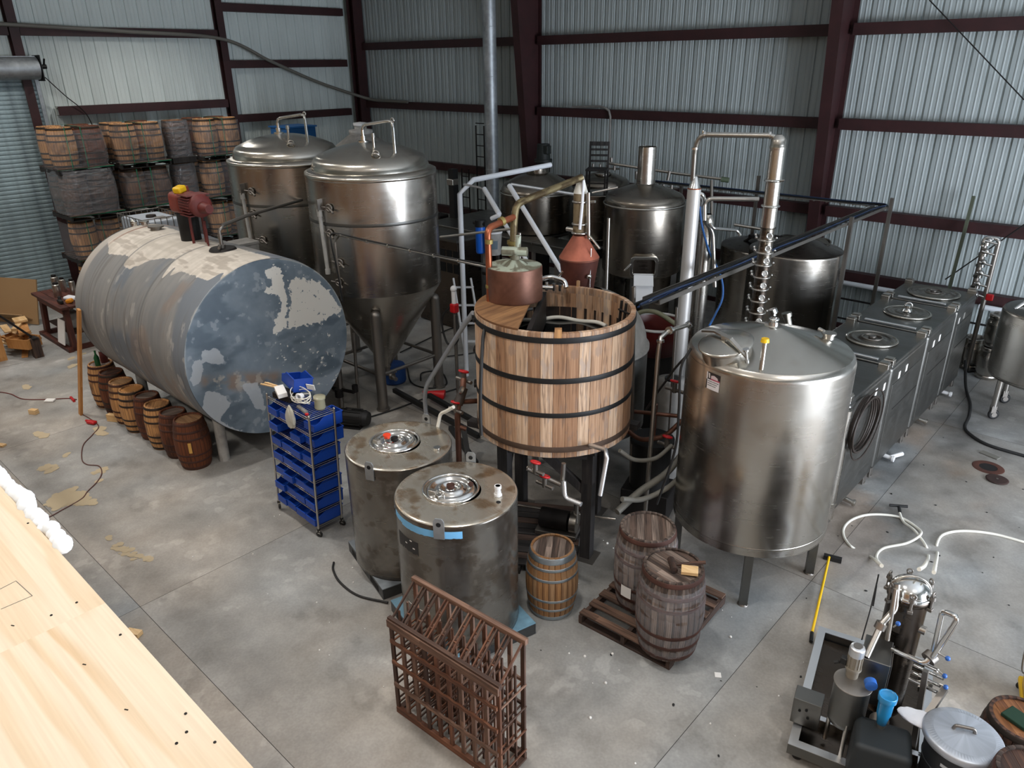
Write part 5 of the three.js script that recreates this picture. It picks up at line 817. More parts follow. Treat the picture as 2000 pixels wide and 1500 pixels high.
// ---------- caged liquid totes behind the blue tank ----------
{
  const mk = (y, label) => {
    const t = thing('caged_tote', label, 'tote', [-17.02, y, -6.8]), W = 1.28, D = 0.92, h = 1.16;
    obj('bottle', rbox(W - 0.06, h - 0.2, D - 0.06, 0.07, 0, 0.14 + (h - 0.2) / 2, 0), phy({ color: 0xc9d2dc, roughness: 0.4, transmission: 0.25, thickness: 0 }), t);
    obj('screw_cap', [cyl(0.11, 0.1, 0.05, 0.05, h - 0.035, 0.02, 24)], M.rubberBrown, t); obj('top_stains', rbox(0.4, 0.02, 0.22, 0.01, 0.32, h - 0.06, -0.1), M.greyPoly, t);
    const g = []; for (const yy of [0.16, 0.5, 0.84, h]) { for (const z of [-1, 1]) g.push(rod([-W / 2, yy, z * D / 2], [W / 2, yy, z * D / 2], 0.011, 0.011, 8)); for (const x of [-1, 1]) g.push(rod([x * W / 2, yy, -D / 2], [x * W / 2, yy, D / 2], 0.011, 0.011, 8)); }
    for (let i = 0; i <= 8; i++) for (const z of [-1, 1]) g.push(rod([-W / 2 + (i * W) / 8, 0.14, z * D / 2], [-W / 2 + (i * W) / 8, h, z * D / 2], 0.009, 0.009, 6)); for (let i = 1; i < 7; i++) for (const x of [-1, 1]) g.push(rod([x * W / 2, 0.14, -D / 2 + (i * D) / 7], [x * W / 2, h, -D / 2 + (i * D) / 7], 0.009, 0.009, 6));
    obj('wire_cage', g, M.tubeDull, t); obj('base_pallet', [box(W, 0.03, D, 0, 0.125, 0), box(0.12, 0.11, D, -0.55, 0.055, 0), box(0.12, 0.11, D, 0.55, 0.055, 0), box(0.12, 0.11, D, 0, 0.055, 0)], M.iron, t); obj('blue_sheet', box(0.4, 0.22, 0.004, 0.35, h - 0.34, D / 2 - 0.02), M.blueCap, t);
  };
  mk(0, 'lower caged plastic tote hidden behind the blue tank'); mk(1.17, 'upper white plastic tote in a wire cage behind the blue tank crown');
  const s = thing('step_stool', 'grey box stool between the blue tank and rear fermenter', 'stool', [[-11.53, 2.817, -6.005][0], 0, [-11.53, 2.817, -6.005][2]]); obj('stool_top', rbox(0.4, 0.05, 0.36, 0.01, 0, 2.62, 0), M.greyPoly, s); for (const x of [-1, 1]) obj('stool_side', rbox(0.04, 2.6, 0.34, 0.01, x * 0.17, 1.3, 0), M.greyPoly, s);
}

// ---------- work table, saw bench and wood scraps at the far left ----------
{
  const t = thing('work_table', 'red brown trestle work table littered with tools', 'table', [-17.0, 0, -4.68]);
  for (let i = 0; i < 4; i++) obj('top_board', uvLong(rbox(1.72, 0.05, 0.165, 0.006, 0, 0.9, -0.26 + i * 0.172)), M.benchRed, t, true);
  obj('apron', uvLong(box(1.5, 0.12, 0.04, 0, 0.82, 0.26)), M.benchRed, t, true);
  for (const x of [-0.68, 0.68]) { obj('trestle_leg', uvLong(beam([x + 0.1 * Math.sign(x), 0.07, 0.24], [x, 0.86, 0.2], 0.09, 0.16)), M.benchRed, t, true); obj('trestle_leg', uvLong(beam([x + 0.1 * Math.sign(x), 0.07, -0.24], [x, 0.86, -0.2], 0.09, 0.16)), M.benchRed, t, true); obj('sled', uvLong(box(0.12, 0.08, 0.72, x + 0.1 * Math.sign(x), 0.04, 0)), M.benchRed, t, true); }
  obj('long_sled', uvLong(box(1.75, 0.07, 0.1, 0, 0.035, 0.33)), M.benchRed, t, true); obj('low_shelf', uvLong(box(1.3, 0.03, 0.4, 0, 0.3, 0)), M.palletDark, t, true);
  const flask = (x, z, h, r, label) => { const f = thing('steel_flask', label, 'flask', [-17.0 + x, 0.925, -4.68 + z], 0, 'steel cans on the work table'); obj('flask_body', lathe([[0.001, 0], [r, 0], [r, h * 0.82], [r * 0.8, h * 0.88], [0.001, h * 0.88]], 20), M.tube, f, true); obj('flask_cap', cyl(r * 0.72, r * 0.66, h * 0.14, 0, h * 0.94, 0, 16), M.iron, f); };
  flask(-0.62, -0.1, 0.34, 0.07, 'tall steel can at the left end of the work table'); flask(-0.42, -0.18, 0.3, 0.06, 'dark capped steel can behind the row on the work table'); flask(-0.08, 0.05, 0.3, 0.075, 'wide steel can at the middle of the work table'); flask(0.1, -0.2, 0.36, 0.06, 'black topped steel can at the back of the work table');
  tag(obj('rag', rbox(0.3, 0.07, 0.16, 0.03, -16.62, 0.965, -4.72, 0.1, 0.3), M.cloth), 'white rag heaped on the right half of the work table', 'cloth'); tag(obj('orange_glove', rbox(0.16, 0.09, 0.1, 0.035, -16.4, 0.97, -4.62, 0.2, 0.5, 0.3), plain(0xd68a1c, 0.7)), 'orange work glove on the work table corner', 'glove'); tag(obj('black_drill', [rbox(0.2, 0.07, 0.07, 0.02, -16.5, 0.97, -4.48), rbox(0.06, 0.14, 0.06, 0.02, -16.56, 0.99, -4.5, 0, 0, 0.3)], M.rubber), 'black power drill lying by the orange glove', 'drill');
  tag(obj('white_jug', [rbox(0.3, 0.34, 0.2, 0.04, -16.72, 0.5, -4.7), cyl(0.04, 0.04, 0.06, -16.72, 0.69, -4.7)], M.whitePoly), 'white plastic jug on the low shelf of the work table', 'jug'); tag(obj('white_board', box(0.36, 0.5, 0.02, -16.5, 0.36, -4.36, -0.2), M.paper), 'pale board leaning under the work table', 'board');
  const w = thing('wire_basket', 'bent wire frame behind the work table', 'frame', [-15.1, 0.95, -4.5]); obj('wire', [hose([[0, 0.4, 0], [0.3, 0.42, -0.3], [0.4, 0.3, -0.5], [0.1, 0.25, -0.3], [0, 0.4, 0]], 0.012, 40, 6), rod([0.2, -0.95, -0.3], [0.2, 0.42, -0.3], 0.012)], M.tubeDull, w);
  // saw bench
  const s = thing('saw_bench', 'pale plywood cabinet carrying a green and black mitre saw', 'saw', [-16.95, 0, -3.1]);
  for (const [x, z, a, b] of [[0, 0.28, 0.6, 0.02], [0, -0.24, 0.6, 0.02], [0.29, 0.02, 0.02, 0.5], [-0.29, 0.02, 0.02, 0.5]]) obj('cabinet_panel', uvLong(box(a, 1.12, b, x, 0.56, z)), M.pineB, s, true); obj('bench_top', uvLong(rbox(0.7, 0.03, 0.62, 0.004, 0, 1.135, 0.02)), M.pine, s, true);
  obj('saw_base', [rbox(0.5, 0.06, 0.4, 0.02, 0.02, 1.2, 0.02), cyl(0.19, 0.19, 0.04, 0.02, 1.245, 0.02, 28)], plain(0x1f4d38, 0.5), s); obj('saw_head', [rbox(0.3, 0.2, 0.14, 0.05, 0.02, 1.42, 0.0, 0, 0.3), place(new THREE.CylinderGeometry(0.15, 0.15, 0.05, 28), 0.02, 1.4, 0.1, Math.PI / 2, 0.3), beam([0.1, 1.26, -0.18], [0.06, 1.5, -0.06], 0.07, 0.07)], M.rubber, s); obj('saw_handle', place(new THREE.TorusGeometry(0.075, 0.02, 10, 24), 0.26, 1.5, 0.02, 0.4, 0.3), M.rubber, s); obj('fence', box(0.62, 0.07, 0.02, 0.05, 1.28, -0.12), M.alu, s);
  obj('side_wing', [box(0.16, 0.02, 0.3, 0.44, 1.2, 0.0), beam([0.36, 1.18, 0.05], [0.52, 1.02, 0.05], 0.03, 0.03)], M.tubeDull, s);
  const st = thing('stand_strut', 'black steel strut with foot leaning out from the saw bench', 'strut', [-16.55, 0, -3.45]); obj('strut', beam([0.0, 1.0, 0.1], [0.15, 0.42, -0.35], 0.035, 0.035), M.iron, st); obj('strut_foot', box(0.2, 0.03, 0.1, 0.17, 0.4, -0.37), M.iron, st); obj('strut_block', box(0.16, 0.4, 0.16, 0.17, 0.2, -0.37), M.palletDark, st);
  const words = ['short', 'wide', 'thin', 'square', 'split', 'long', 'narrow', 'flat', 'knotty', 'dusty', 'orange tinted', 'pale'];
  for (let i = 0; i < 12; i++) { const L = rr(0.35, 0.85); tag(obj('wood_scrap', uvLong(rbox(L, rr(0.03, 0.06), rr(0.1, 0.26), 0.003, -17.15 + rr(-0.25, 0.32), 0.035 + i * 0.05, -3.72 + rr(-0.16, 0.12), rr(-0.04, 0.04), rr(-0.7, 0.5), rr(-0.06, 0.06))), i % 3 ? M.pine : M.pineB, scene, true), `${words[i]} pine offcut, ${i === 0 ? 'lowest' : i === 11 ? 'topmost' : 'number ' + ['', 'two', 'three', 'four', 'five', 'six', 'seven', 'eight', 'nine', 'ten', 'eleven'][i] + ' counted from below'} in the scrap pile`, 'wood scrap', 'pine offcuts in the scrap pile'); }
  const cb = thing('cardboard_box', 'flattened brown cardboard box leaning on the shutter', 'box', [-19.2, 0, -4.3]); obj('panel', box(1.3, 1.0, 0.03, 0, 0.5, 0, -0.25, 0.5), M.cardboard, cb); obj('flap', box(1.2, 0.3, 0.02, 0.02, 0.2, 0.24, 0.9, 0.5), M.cardboard, cb);
  const bx = thing('scrap_box', 'open pale wooden box with dark inside at the scrap pile', 'box', [-16.62, 0.2, -3.7], 0.5); obj('box_wall', [box(0.5, 0.2, 0.02, 0, 0.1, 0.16), box(0.5, 0.2, 0.02, 0, 0.1, -0.16), box(0.02, 0.2, 0.32, 0.25, 0.1, 0), box(0.02, 0.2, 0.32, -0.25, 0.1, 0)], M.pineB, bx); obj('box_floor', box(0.5, 0.02, 0.32, 0, 0.01, 0), M.palletDark, bx);
}

// ---------- still house: platform, kettles, columns, pipes ----------
{
  const pl = thing('platform', 'stainless platform on posts that carries the left kettle', 'platform', [-10.6, 0, -12.7]);
  obj('deck', [rbox(3.2, 0.06, 2.05, 0.01, -0.7, 1.97, 0.525)], M.steelDull, pl); obj('walkway', rbox(1.38, 0.06, 0.62, 0.01, 1.6, 1.97, 1.24), M.steelDull, pl); obj('skirt', box(4.6, 0.16, 0.02, 0, 1.88, 1.54), M.steelDull, pl); obj('skirt', box(0.02, 0.16, 0.62, 2.28, 1.88, 1.24), M.steelDull, pl);
  for (const x of [-2.2, -1.1, -0.6, -0.1, 0.4, 0.9, 1.5, 2.2]) obj('post', box(0.06, 1.9, 0.06, x, 0.95, 1.48), M.tubeDull, pl); for (const x of [-2.2, 0.8]) obj('post', box(0.08, 1.9, 0.08, x, 0.95, -0.42), M.tubeDull, pl); obj('cross_rail', box(4.4, 0.06, 0.04, 0, 1.1, 1.48), M.tubeDull, pl);
  const cb = thing('control_cabinet', 'stainless cabinet with a black window grid under the platform edge', 'cabinet', [-11.75, 0, -10.78]);
  obj('case', rbox(1.3, 1.9, 0.7, 0.02, 0, 0.97, 0), M.steelSmoke, cb); for (let i = 0; i < 3; i++) for (let j = 0; j < 2; j++) obj('window', rbox(0.16, 0.2, 0.012, 0.005, 0.2 + i * 0.2, 1.62 - j * 0.28, 0.352), M.blackHole, cb); obj('shelf_edge', box(1.34, 0.05, 0.76, 0, 1.93, 0), M.steelDull, cb); obj('wood_post', box(0.12, 0.3, 0.06, -0.5, 2.1, 0.3), M.pine, cb);
  const ch = thing('chiller', 'dark teal chiller cabinet beside the fermenter', 'cabinet', [-13.5, 0, -12.3]); obj('case', rbox(1.15, 1.72, 1.0, 0.03, 0, 0.9, 0), M.teal, ch); obj('plinth', box(1.1, 0.05, 0.95, 0, 0.025, 0), M.blackHole, ch); obj('grille', [0, 1, 2, 3, 4].map((k) => box(0.8, 0.02, 0.02, 0, 1.2 + k * 0.06, 0.505)), M.iron, ch); obj('top_gear', rbox(0.4, 0.16, 0.3, 0.03, -0.2, 1.84, 0), M.iron, ch); obj('top_gear', rbox(0.25, 0.24, 0.2, 0.03, 0.3, 1.88, -0.2), M.iron, ch);
  const fl = thing('water_filter', 'bright blue water filter housing standing on the platform', 'filter', [[-9.821, 2.779, -9.837][0], 2.0, [-9.821, 2.779, -9.837][2]]); obj('filter_cup', lathe([[0.001, 0], [0.08, 0], [0.09, 0.03], [0.09, 0.5], [0.001, 0.5]], 24), plain(0x1460c8, 0.35), fl, true); obj('filter_head', [cyl(0.1, 0.1, 0.12, 0, 0.56, 0, 24), rod([-0.16, 0.56, 0], [0.16, 0.56, 0], 0.035)], M.rubber, fl);
  const bk = thing('plastic_pail', 'white plastic pail with a printed label on the platform', 'bucket', [[-9.582, 2.803, -9.931][0], 2.0, [-9.582, 2.803, -9.931][2]]); obj('pail_body', lathe([[0.001, 0], [0.14, 0], [0.165, 0.4], [0.17, 0.4], [0.001, 0.41]], 28), M.whitePoly, bk, true); obj('pail_lid', cyl(0.175, 0.175, 0.03, 0, 0.42, 0, 28), M.white, bk); obj('pail_print', place(new THREE.CylinderGeometry(0.166, 0.156, 0.16, 12, 1, true, 0.3, 1.0), 0, 0.2, 0), phy({ color: 0x5a6a74, roughness: 0.7, side: THREE.DoubleSide }), bk);

  // kettles
  const dome = (r, y, rise, hole) => { const p = []; for (let i = 0; i <= 14; i++) { const q = r - ((r - hole) * i) / 14, t = (r - q) / r; p.push([q, y + rise * (1 - (1 - t) ** 1.7)]); } return p; };
  const kl = thing('kettle', 'left brewing kettle with a round black opening in its cone top', 'kettle', [-10.47, 2.0, -12.23]);
  obj('shell', uvRound(lathe([[0.78, 0.02], [0.78, 0.76], [0.765, 0.8]], 80), 0.78), M.steelDark, kl, true); obj('rim_roll', ring(0.785, 0.018, 0, 0.79, 0, Math.PI / 2, 0, 80), M.steelBright, kl);
  obj('cone_top', uvRound(lathe([[0.77, 0.8], [0.76, 0.86], ...dome(0.72, 0.93, 0.3, 0.25)], 80), 0.7), M.steelDark, kl, true); obj('neck', uvRound(lathe([[0.25, 1.12], [0.25, 1.27], [0.24, 1.27], [0.24, 1.12]], 48), 0.25), M.steelDark, kl, true); obj('opening', cyl(0.24, 0.24, 0.01, 0, 1.25, 0, 40), M.blackHole, kl);
  const kr = thing('kettle', 'right brewing kettle with a tall flue and a rectangular side manway', 'kettle', [-7.44, 0, -11.67]);
  obj('shell', uvRound(lathe([[0.001, 1.66], [0.6, 1.68], [0.72, 1.75], [0.72, 2.93], [0.7, 2.97]], 80), 0.72), M.steelDark, kr, true); obj('rim_roll', ring(0.725, 0.02, 0, 2.95, 0, Math.PI / 2, 0, 80), M.steelBright, kr);
  obj('cone_top', uvRound(lathe([[0.715, 2.97], [0.71, 3.04], ...dome(0.67, 3.1, 0.2, 0.17), [0.16, 3.31]], 80), 0.7), M.steelDark, kr, true); obj('flue', uvRound(lathe([[0.165, 3.28], [0.165, 3.45], [0.16, 3.46], [0.16, 3.92], [0.15, 3.92], [0.15, 3.4]], 40), 0.16), M.steel, kr, true);
  for (const [x, z] of [[0.45, 0.45], [-0.45, 0.45], [0.45, -0.45], [-0.45, -0.45]]) obj('leg', box(0.1, 1.72, 0.1, x, 0.86, z, 0, 0.57), M.steelDull, kr);
  { const m = new THREE.Group(); m.name = numbered('manway'); kr.add(m); m.position.set(0.42, 1.96, 0.56); m.rotation.y = 0.62; const fr = new THREE.Shape(); const rr2 = (s, w, h, r) => { s.moveTo(-w + r, -h); s.lineTo(w - r, -h); s.quadraticCurveTo(w, -h, w, -h + r); s.lineTo(w, h - r); s.quadraticCurveTo(w, h, w - r, h); s.lineTo(-w + r, h); s.quadraticCurveTo(-w, h, -w, h - r); s.lineTo(-w, -h + r); s.quadraticCurveTo(-w, -h, -w + r, -h); }; rr2(fr, 0.24, 0.18, 0.08); const ho = new THREE.Path(); rr2(ho, 0.2, 0.14, 0.06); fr.holes.push(ho); obj('frame', new THREE.ExtrudeGeometry(fr, { depth: 0.1, bevelEnabled: true, bevelSize: 0.008, bevelThickness: 0.008, bevelSegments: 1 }), M.steelBright, m); obj('door_plate', rbox(0.42, 0.3, 0.02, 0.008, 0, 0, 0.02), M.steelSmoke, m); obj('chute', [box(0.34, 0.02, 0.3, 0, -0.2, 0.2, 0.5), box(0.34, 0.36, 0.012, 0, -0.42, 0.24, -0.1)], M.white, m); obj('latch', rod([-0.34, -0.06, 0.12], [-0.24, 0.06, 0.12], 0.016), M.chrome, m); }
  const back = (pos, r, h, label) => { const t = thing('rear_vessel', label, 'tank', pos); obj('shell', uvRound(lathe([[r, 0.02], [r, h]], 56), r), M.steelDark, t, true); obj('dome', uvRound(lathe([[r, h], [r - 0.02, h + 0.06], ...dome(r - 0.06, h + 0.1, 0.16, 0.02)], 56), r), M.steelDark, t, true); obj('hatch', [ring(0.17, 0.02, 0.1, h + 0.24, 0.12), cyl(0.16, 0.16, 0.05, 0.1, h + 0.22, 0.12, 28)], M.steelBright, t); obj('valve_bank', [rod([-0.4, h + 0.3, 0], [0.4, h + 0.34, -0.1], 0.02), ...[-0.3, -0.1, 0.1, 0.3].map((x) => cyl(0.035, 0.03, 0.1, x, h + 0.36, -0.03))], M.tubeDull, t); };
  back([-10.35, 0, -14.4], 0.62, 2.72, 'dark polished vessel with a valve row behind the left kettle'); back([-8.6, 0, -14.0], 0.6, 2.5, 'dark polished vessel with a bright hatch behind the right kettle');
  const mo = thing('agitator_motor', 'dark agitator motor standing upright by the middle building column', 'motor', [[-11.988, 3.108, -14.221][0], 0, [-11.988, 3.108, -14.221][2]]); obj('stand_post', box(0.24, [-11.988, 3.108, -14.221][1], 0.24, 0, [-11.988, 3.108, -14.221][1] / 2, 0), M.iron, mo); obj('motor_body', [cyl(0.17, 0.15, 0.4, 0, [-11.988, 3.108, -14.221][1] + 0.2, 0), cyl(0.22, 0.22, 0.06, 0, [-11.988, 3.108, -14.221][1] + 0.02, 0), rbox(0.16, 0.2, 0.16, 0.02, 0.14, [-11.988, 3.108, -14.221][1] + 0.28, 0.04)], plain(0x1c2220, 0.6), mo);
  // chair standing on a drum
  const cp = [-8.959, 2.906, -12.279], dr = thing('grain_drum', 'plain dark steel drum that the wooden chair stands on', 'drum', [cp[0], 0, cp[2]]); obj('drum_wall', uvRound(lathe([[0.42, 0], [0.42, cp[1] - 0.02], [0.4, cp[1]], [0.001, cp[1]]], 48), 0.42), M.steelDark, dr, true); obj('drum_hoop', ring(0.425, 0.012, 0, cp[1] * 0.7, 0), M.steelDark, dr);
  const cc = thing('chair', 'dark ladder back wooden chair perched among the vessels', 'chair', cp, 0.5); obj('seat', rbox(0.42, 0.04, 0.4, 0.015, 0, 0.45, 0), M.timber, cc); for (const x of [-0.18, 0.18]) { obj('leg', beam([x, 0, 0.18], [x, 0.44, 0.17], 0.035, 0.035), M.timber, cc); obj('leg', beam([x, 0, -0.2], [x, 0.95, -0.24], 0.035, 0.035), M.timber, cc); obj('stretcher', box(0.02, 0.025, 0.36, x, 0.2, 0), M.timber, cc); } for (let i = 0; i < 4; i++) obj('back_slat', box(0.36, i === 3 ? 0.08 : 0.04, 0.02, 0, 0.58 + i * 0.11, -0.22), M.timber, cc); obj('stretcher', box(0.36, 0.025, 0.02, 0, 0.2, 0.18), M.timber, cc);

  // copper still: pot, helmet, column, vapour pipe, copper condenser on the vat lid
  const st = thing('pot_still', 'steel pot still with a copper helmet and wrapped copper neck', 'still', [-5.62, 0, -7.62]);
  obj('pot', uvRound(lathe([[0.001, 0.5], [0.6, 0.55], [0.8, 0.7], [0.8, 1.78], [0.79, 1.82]], 72), 0.8), M.steelDull, st, true); obj('pot_dome', uvRound(lathe([[0.82, 1.8], [0.82, 1.84], ...[...Array(14)].map((_, i) => { const a = (i / 14) * 1.35; return [0.78 * Math.cos(a), 1.85 + 0.72 * Math.sin(a)]; }), [0.17, 2.56]], 72), 0.7), std({ color: 0x8f8b84, metalness: 0.55, roughness: 0.55, map: T.grime }), st, true);
  for (const [x, z] of [[0.5, 0.5], [-0.5, 0.5], [0.5, -0.5], [-0.5, -0.5]]) obj('leg', cyl(0.05, 0.05, 0.6, x, 0.3, z, 14), M.tubeDull, st);
  const hx = 0.03, hz = 0.28; const q = (g) => g.translate(hx, 0, hz);
  obj('helmet', q(uvRound(lathe([[0.17, 2.5], [0.19, 2.62], [0.24, 2.98], [0.252, 3.04]], 56), 0.25)), M.copperMatt, st, true); obj('helmet_cone', q(uvRound(lathe([[0.252, 3.04], [0.25, 3.06], [0.08, 3.33]], 56), 0.2)), std({ map: T.copper, color: 0xffc4b0, roughness: 0.6, metalness: 0.25 }), st, true); obj('helmet_seam', q(place(ring(0.25, 0.006, 0, 3.05, 0))), M.copper, st);
  obj('neck', [cyl(0.085, 0.085, 0.5, hx, 3.6, hz, 28)], std({ map: T.verdigris, color: 0xc8a890, roughness: 0.75, metalness: 0.2 }), st); obj('neck_clamp', [ring(0.09, 0.016, hx, 3.36, hz), ring(0.09, 0.014, hx, 3.47, hz), ring(0.09, 0.014, hx, 3.74, hz), cyl(0.03, 0.03, 0.12, hx - 0.14, 3.38, hz, 12, 0, 0, Math.PI / 2)], M.tube, st); obj('neck_wrap', [cyl(0.09, 0.03, 0.2, hx, 3.94, hz, 24)], M.hoseWhite, st); obj('cloth_tie', hose([[hx + 0.06, 4.0, hz + 0.03], [hx + 0.07, 3.7, hz + 0.06], [hx + 0.06, 3.42, hz + 0.08]], 0.02, 30, 6), M.cloth, st);
  obj('side_fitting', [rod([hx + 0.14, 3.3, hz], [hx + 0.13, 3.86, hz + 0.02], 0.022), rod([hx + 0.09, 3.74, hz], [hx + 0.22, 3.76, hz], 0.016), rod([hx + 0.17, 3.86, hz], [hx + 0.4, 3.92, hz - 0.2], 0.012), rod([hx + 0.14, 3.35, hz], [hx + 0.36, 3.22, hz + 0.06], 0.014)], M.tube, st); obj('helmet_latch', [ball(0.035, hx + 0.23, 2.86, hz + 0.09, 10), rod([hx + 0.21, 3.2, hz + 0.04], [hx + 0.23, 2.62, hz + 0.07], 0.008)], M.chrome, st);
  const vp = thing('copper_vapour_pipe', 'long copper vapour pipe falling from the still neck to the vat', 'pipe', [0, 0, 0]);
  obj('pipe_run', pipe([[-5.553, 4.033, -7.31], [-5.577, 4.014, -7.254], [-5.673, 3.847, -6.262], [-5.662, 3.617, -6.205], [-5.634, 2.941, -6.163]], 0.042, 0.09, 14), M.brassPipe, vp); obj('branch', pipe([[-5.662, 3.708, -6.205], [-5.643, 3.681, -5.95], [-5.583, 3.672, -5.702], [-5.557, 3.265, -5.685], [-5.523, 2.75, -5.649]], 0.036, 0.1, 14), M.copperPipe, vp);
  obj('union', [rod([-5.664, 3.431, -6.203], [-5.665, 3.265, -6.202], 0.058, 0.058, 18), rod([-5.664, 3.443, -6.203], [-5.664, 3.407, -6.203], 0.075, 0.075, 18)], std({ color: 0x8d7d4a, metalness: 0.5, roughness: 0.5, map: T.grime }), vp); obj('coupling', [rod([-5.552, 3.557, -5.69], [-5.553, 3.513, -5.689], 0.044), rod([-5.543, 3.064, -5.671], [-5.543, 3.029, -5.671], 0.044), rod([-5.644, 3.699, -6.017], [-5.648, 3.688, -5.972], 0.05)], std({ color: 0x8d7d4a, metalness: 0.5, roughness: 0.5 }), vp);
  const cp2 = thing('copper_pot', 'squat copper cylinder with a dusty grey top on the vat lid', 'pot', [-5.4, 2.885, -5.92]); obj('pot_wall', uvRound(lathe([[0.31, 0], [0.315, 0.02], [0.31, 0.36], [0.3, 0.375]], 64), 0.31), M.copper, cp2, true); obj('pot_top', uvRound(lathe([[0.305, 0.372], [0.15, 0.385], [0.1, 0.42], [0.06, 0.44], [0.001, 0.445]], 48), 0.3), M.verdigris, cp2, true); obj('top_tee', [rod([0.02, 0.44, 0], [0.02, 0.53, 0], 0.05, 0.05, 16), rod([-0.1, 0.53, 0.08], [0.14, 0.53, -0.06], 0.05, 0.05, 16), rod([0.04, 0.58, -0.02], [0.05, 0.7, -0.02], 0.03)], std({ map: T.verdigris, roughness: 0.7, metalness: 0.3 }), cp2);
  tag(obj('black_hose', hose([[-5.044, 2.855, -5.818], [-5.156, 2.831, -5.611], [-5.19, 2.816, -5.345], [-5.148, 2.756, -5.176], [-5.001, 2.429, -4.969], [-4.946, 2.014, -4.882], [-4.909, 1.742, -4.849]], 0.02, 70, 8), M.rubber), 'black hose lying over the vat lid and hanging down its side', 'hose');
  tag(obj('chrome_manifold', [pipe([[-5.458, 2.974, -6.385], [-5.344, 3.023, -6.481], [-5.215, 2.975, -6.585], [-5.169, 2.904, -6.558]], 0.03, 0.06, 12), rod([-5.419, 2.929, -6.286], [-5.257, 2.917, -6.423], 0.024), ...[1056, 1068, 1082, 1094].map((x) => rod([...[-5.418, 2.98, -6.393]].map((v, i) => v + ([-5.216, 2.92, -6.559][i] - v) * ((x - 1056) / 44)), [...[-5.417, 2.869, -6.394]].map((v, i) => v + ([-5.215, 2.858, -6.56][i] - v) * ((x - 1056) / 44)), 0.022)), rod([-5.285, 2.993, -6.529], [-5.235, 3.084, -6.569], 0.012)], M.chrome), 'chrome valves and elbows clustered behind the copper pot', 'manifold');
  tag(obj('thin_copper_line', rod([-7.134, 3.244, -6.423], [-5.752, 3.556, -6.258], 0.016), M.tube), 'thin steel rod running level to the brass union', 'pipe');

  // white plastic pipe frame
  const pv = thing('pvc_frame', 'white plastic pipe frame rising in front of the platform', 'frame', [0, 0, 0]); const A = [-9.201, 3.476, -8.754], Z = [-9.277, 1.557, -8.673];
  obj('upright', pipe([[A[0], 0.0, A[2]], [A[0], A[1], A[2]], [-9.051, 3.562, -10.942]], 0.045, 0.05, 14), M.pvc, pv); obj('brace', rod([-8.841, 3.383, -8.978], [-8.118, 3.115, -8.563], 0.04, 0.04, 14), M.pvc, pv); obj('brace', pipe([[-8.118, 3.115, -8.563], [-8.119, 3.099, -8.563], [-8.276, 3.026, -8.551]], 0.035, 0.02), M.pvc, pv); obj('brace', rod([-8.268, 3.487, -8.971], [-6.374, 2.624, -7.963], 0.04, 0.034, 14), M.pvc, pv); obj('brace', rod([-8.073, 3.002, -8.606], [-6.813, 2.571, -7.858], 0.034, 0.03, 12), M.pvc, pv); obj('thin_brace', pipe([[-9.083, 3.464, -8.733], [-8.906, 3.41, -8.913], [-8.853, 3.375, -8.966]], 0.018, 0.03), M.greyPoly, pv); obj('cross_rail', rod([-8.317, 3.496, -9.062], [-7.513, 3.329, -9.739], 0.024), M.alu, pv);
  tag(obj('support_rod', rod([-5.983, 3.317, -8.506], [[-5.96, 2.266, -8.523][0], 0.0, [-5.96, 2.266, -8.523][2]], 0.022), M.tube), 'slim steel rod standing between the still and right kettle', 'rod'); tag(obj('support_rod', rod([-6.213, 3.34, -6.92], [[-6.213, 3.34, -6.92][0], 0.0, [-6.213, 3.34, -6.92][2]], 0.018), M.tube), 'slim steel rod standing beside the copper vapour pipe', 'rod');
  const al = thing('drain_tube', 'bent aluminium tube leaning from the vat rim to the floor', 'tube', [0, 0, 0]); obj('tube', pipe([[-5.977, 2.61, -5.83], [-6.251, 2.344, -5.906], [-7.141, 1.287, -6.036], [-7.203, 1.092, -6.039], [[-7.103, 0.666, -6.003][0], 0.01, [-7.103, 0.666, -6.003][2]]], 0.03, 0.14, 12), M.alu, al);
}

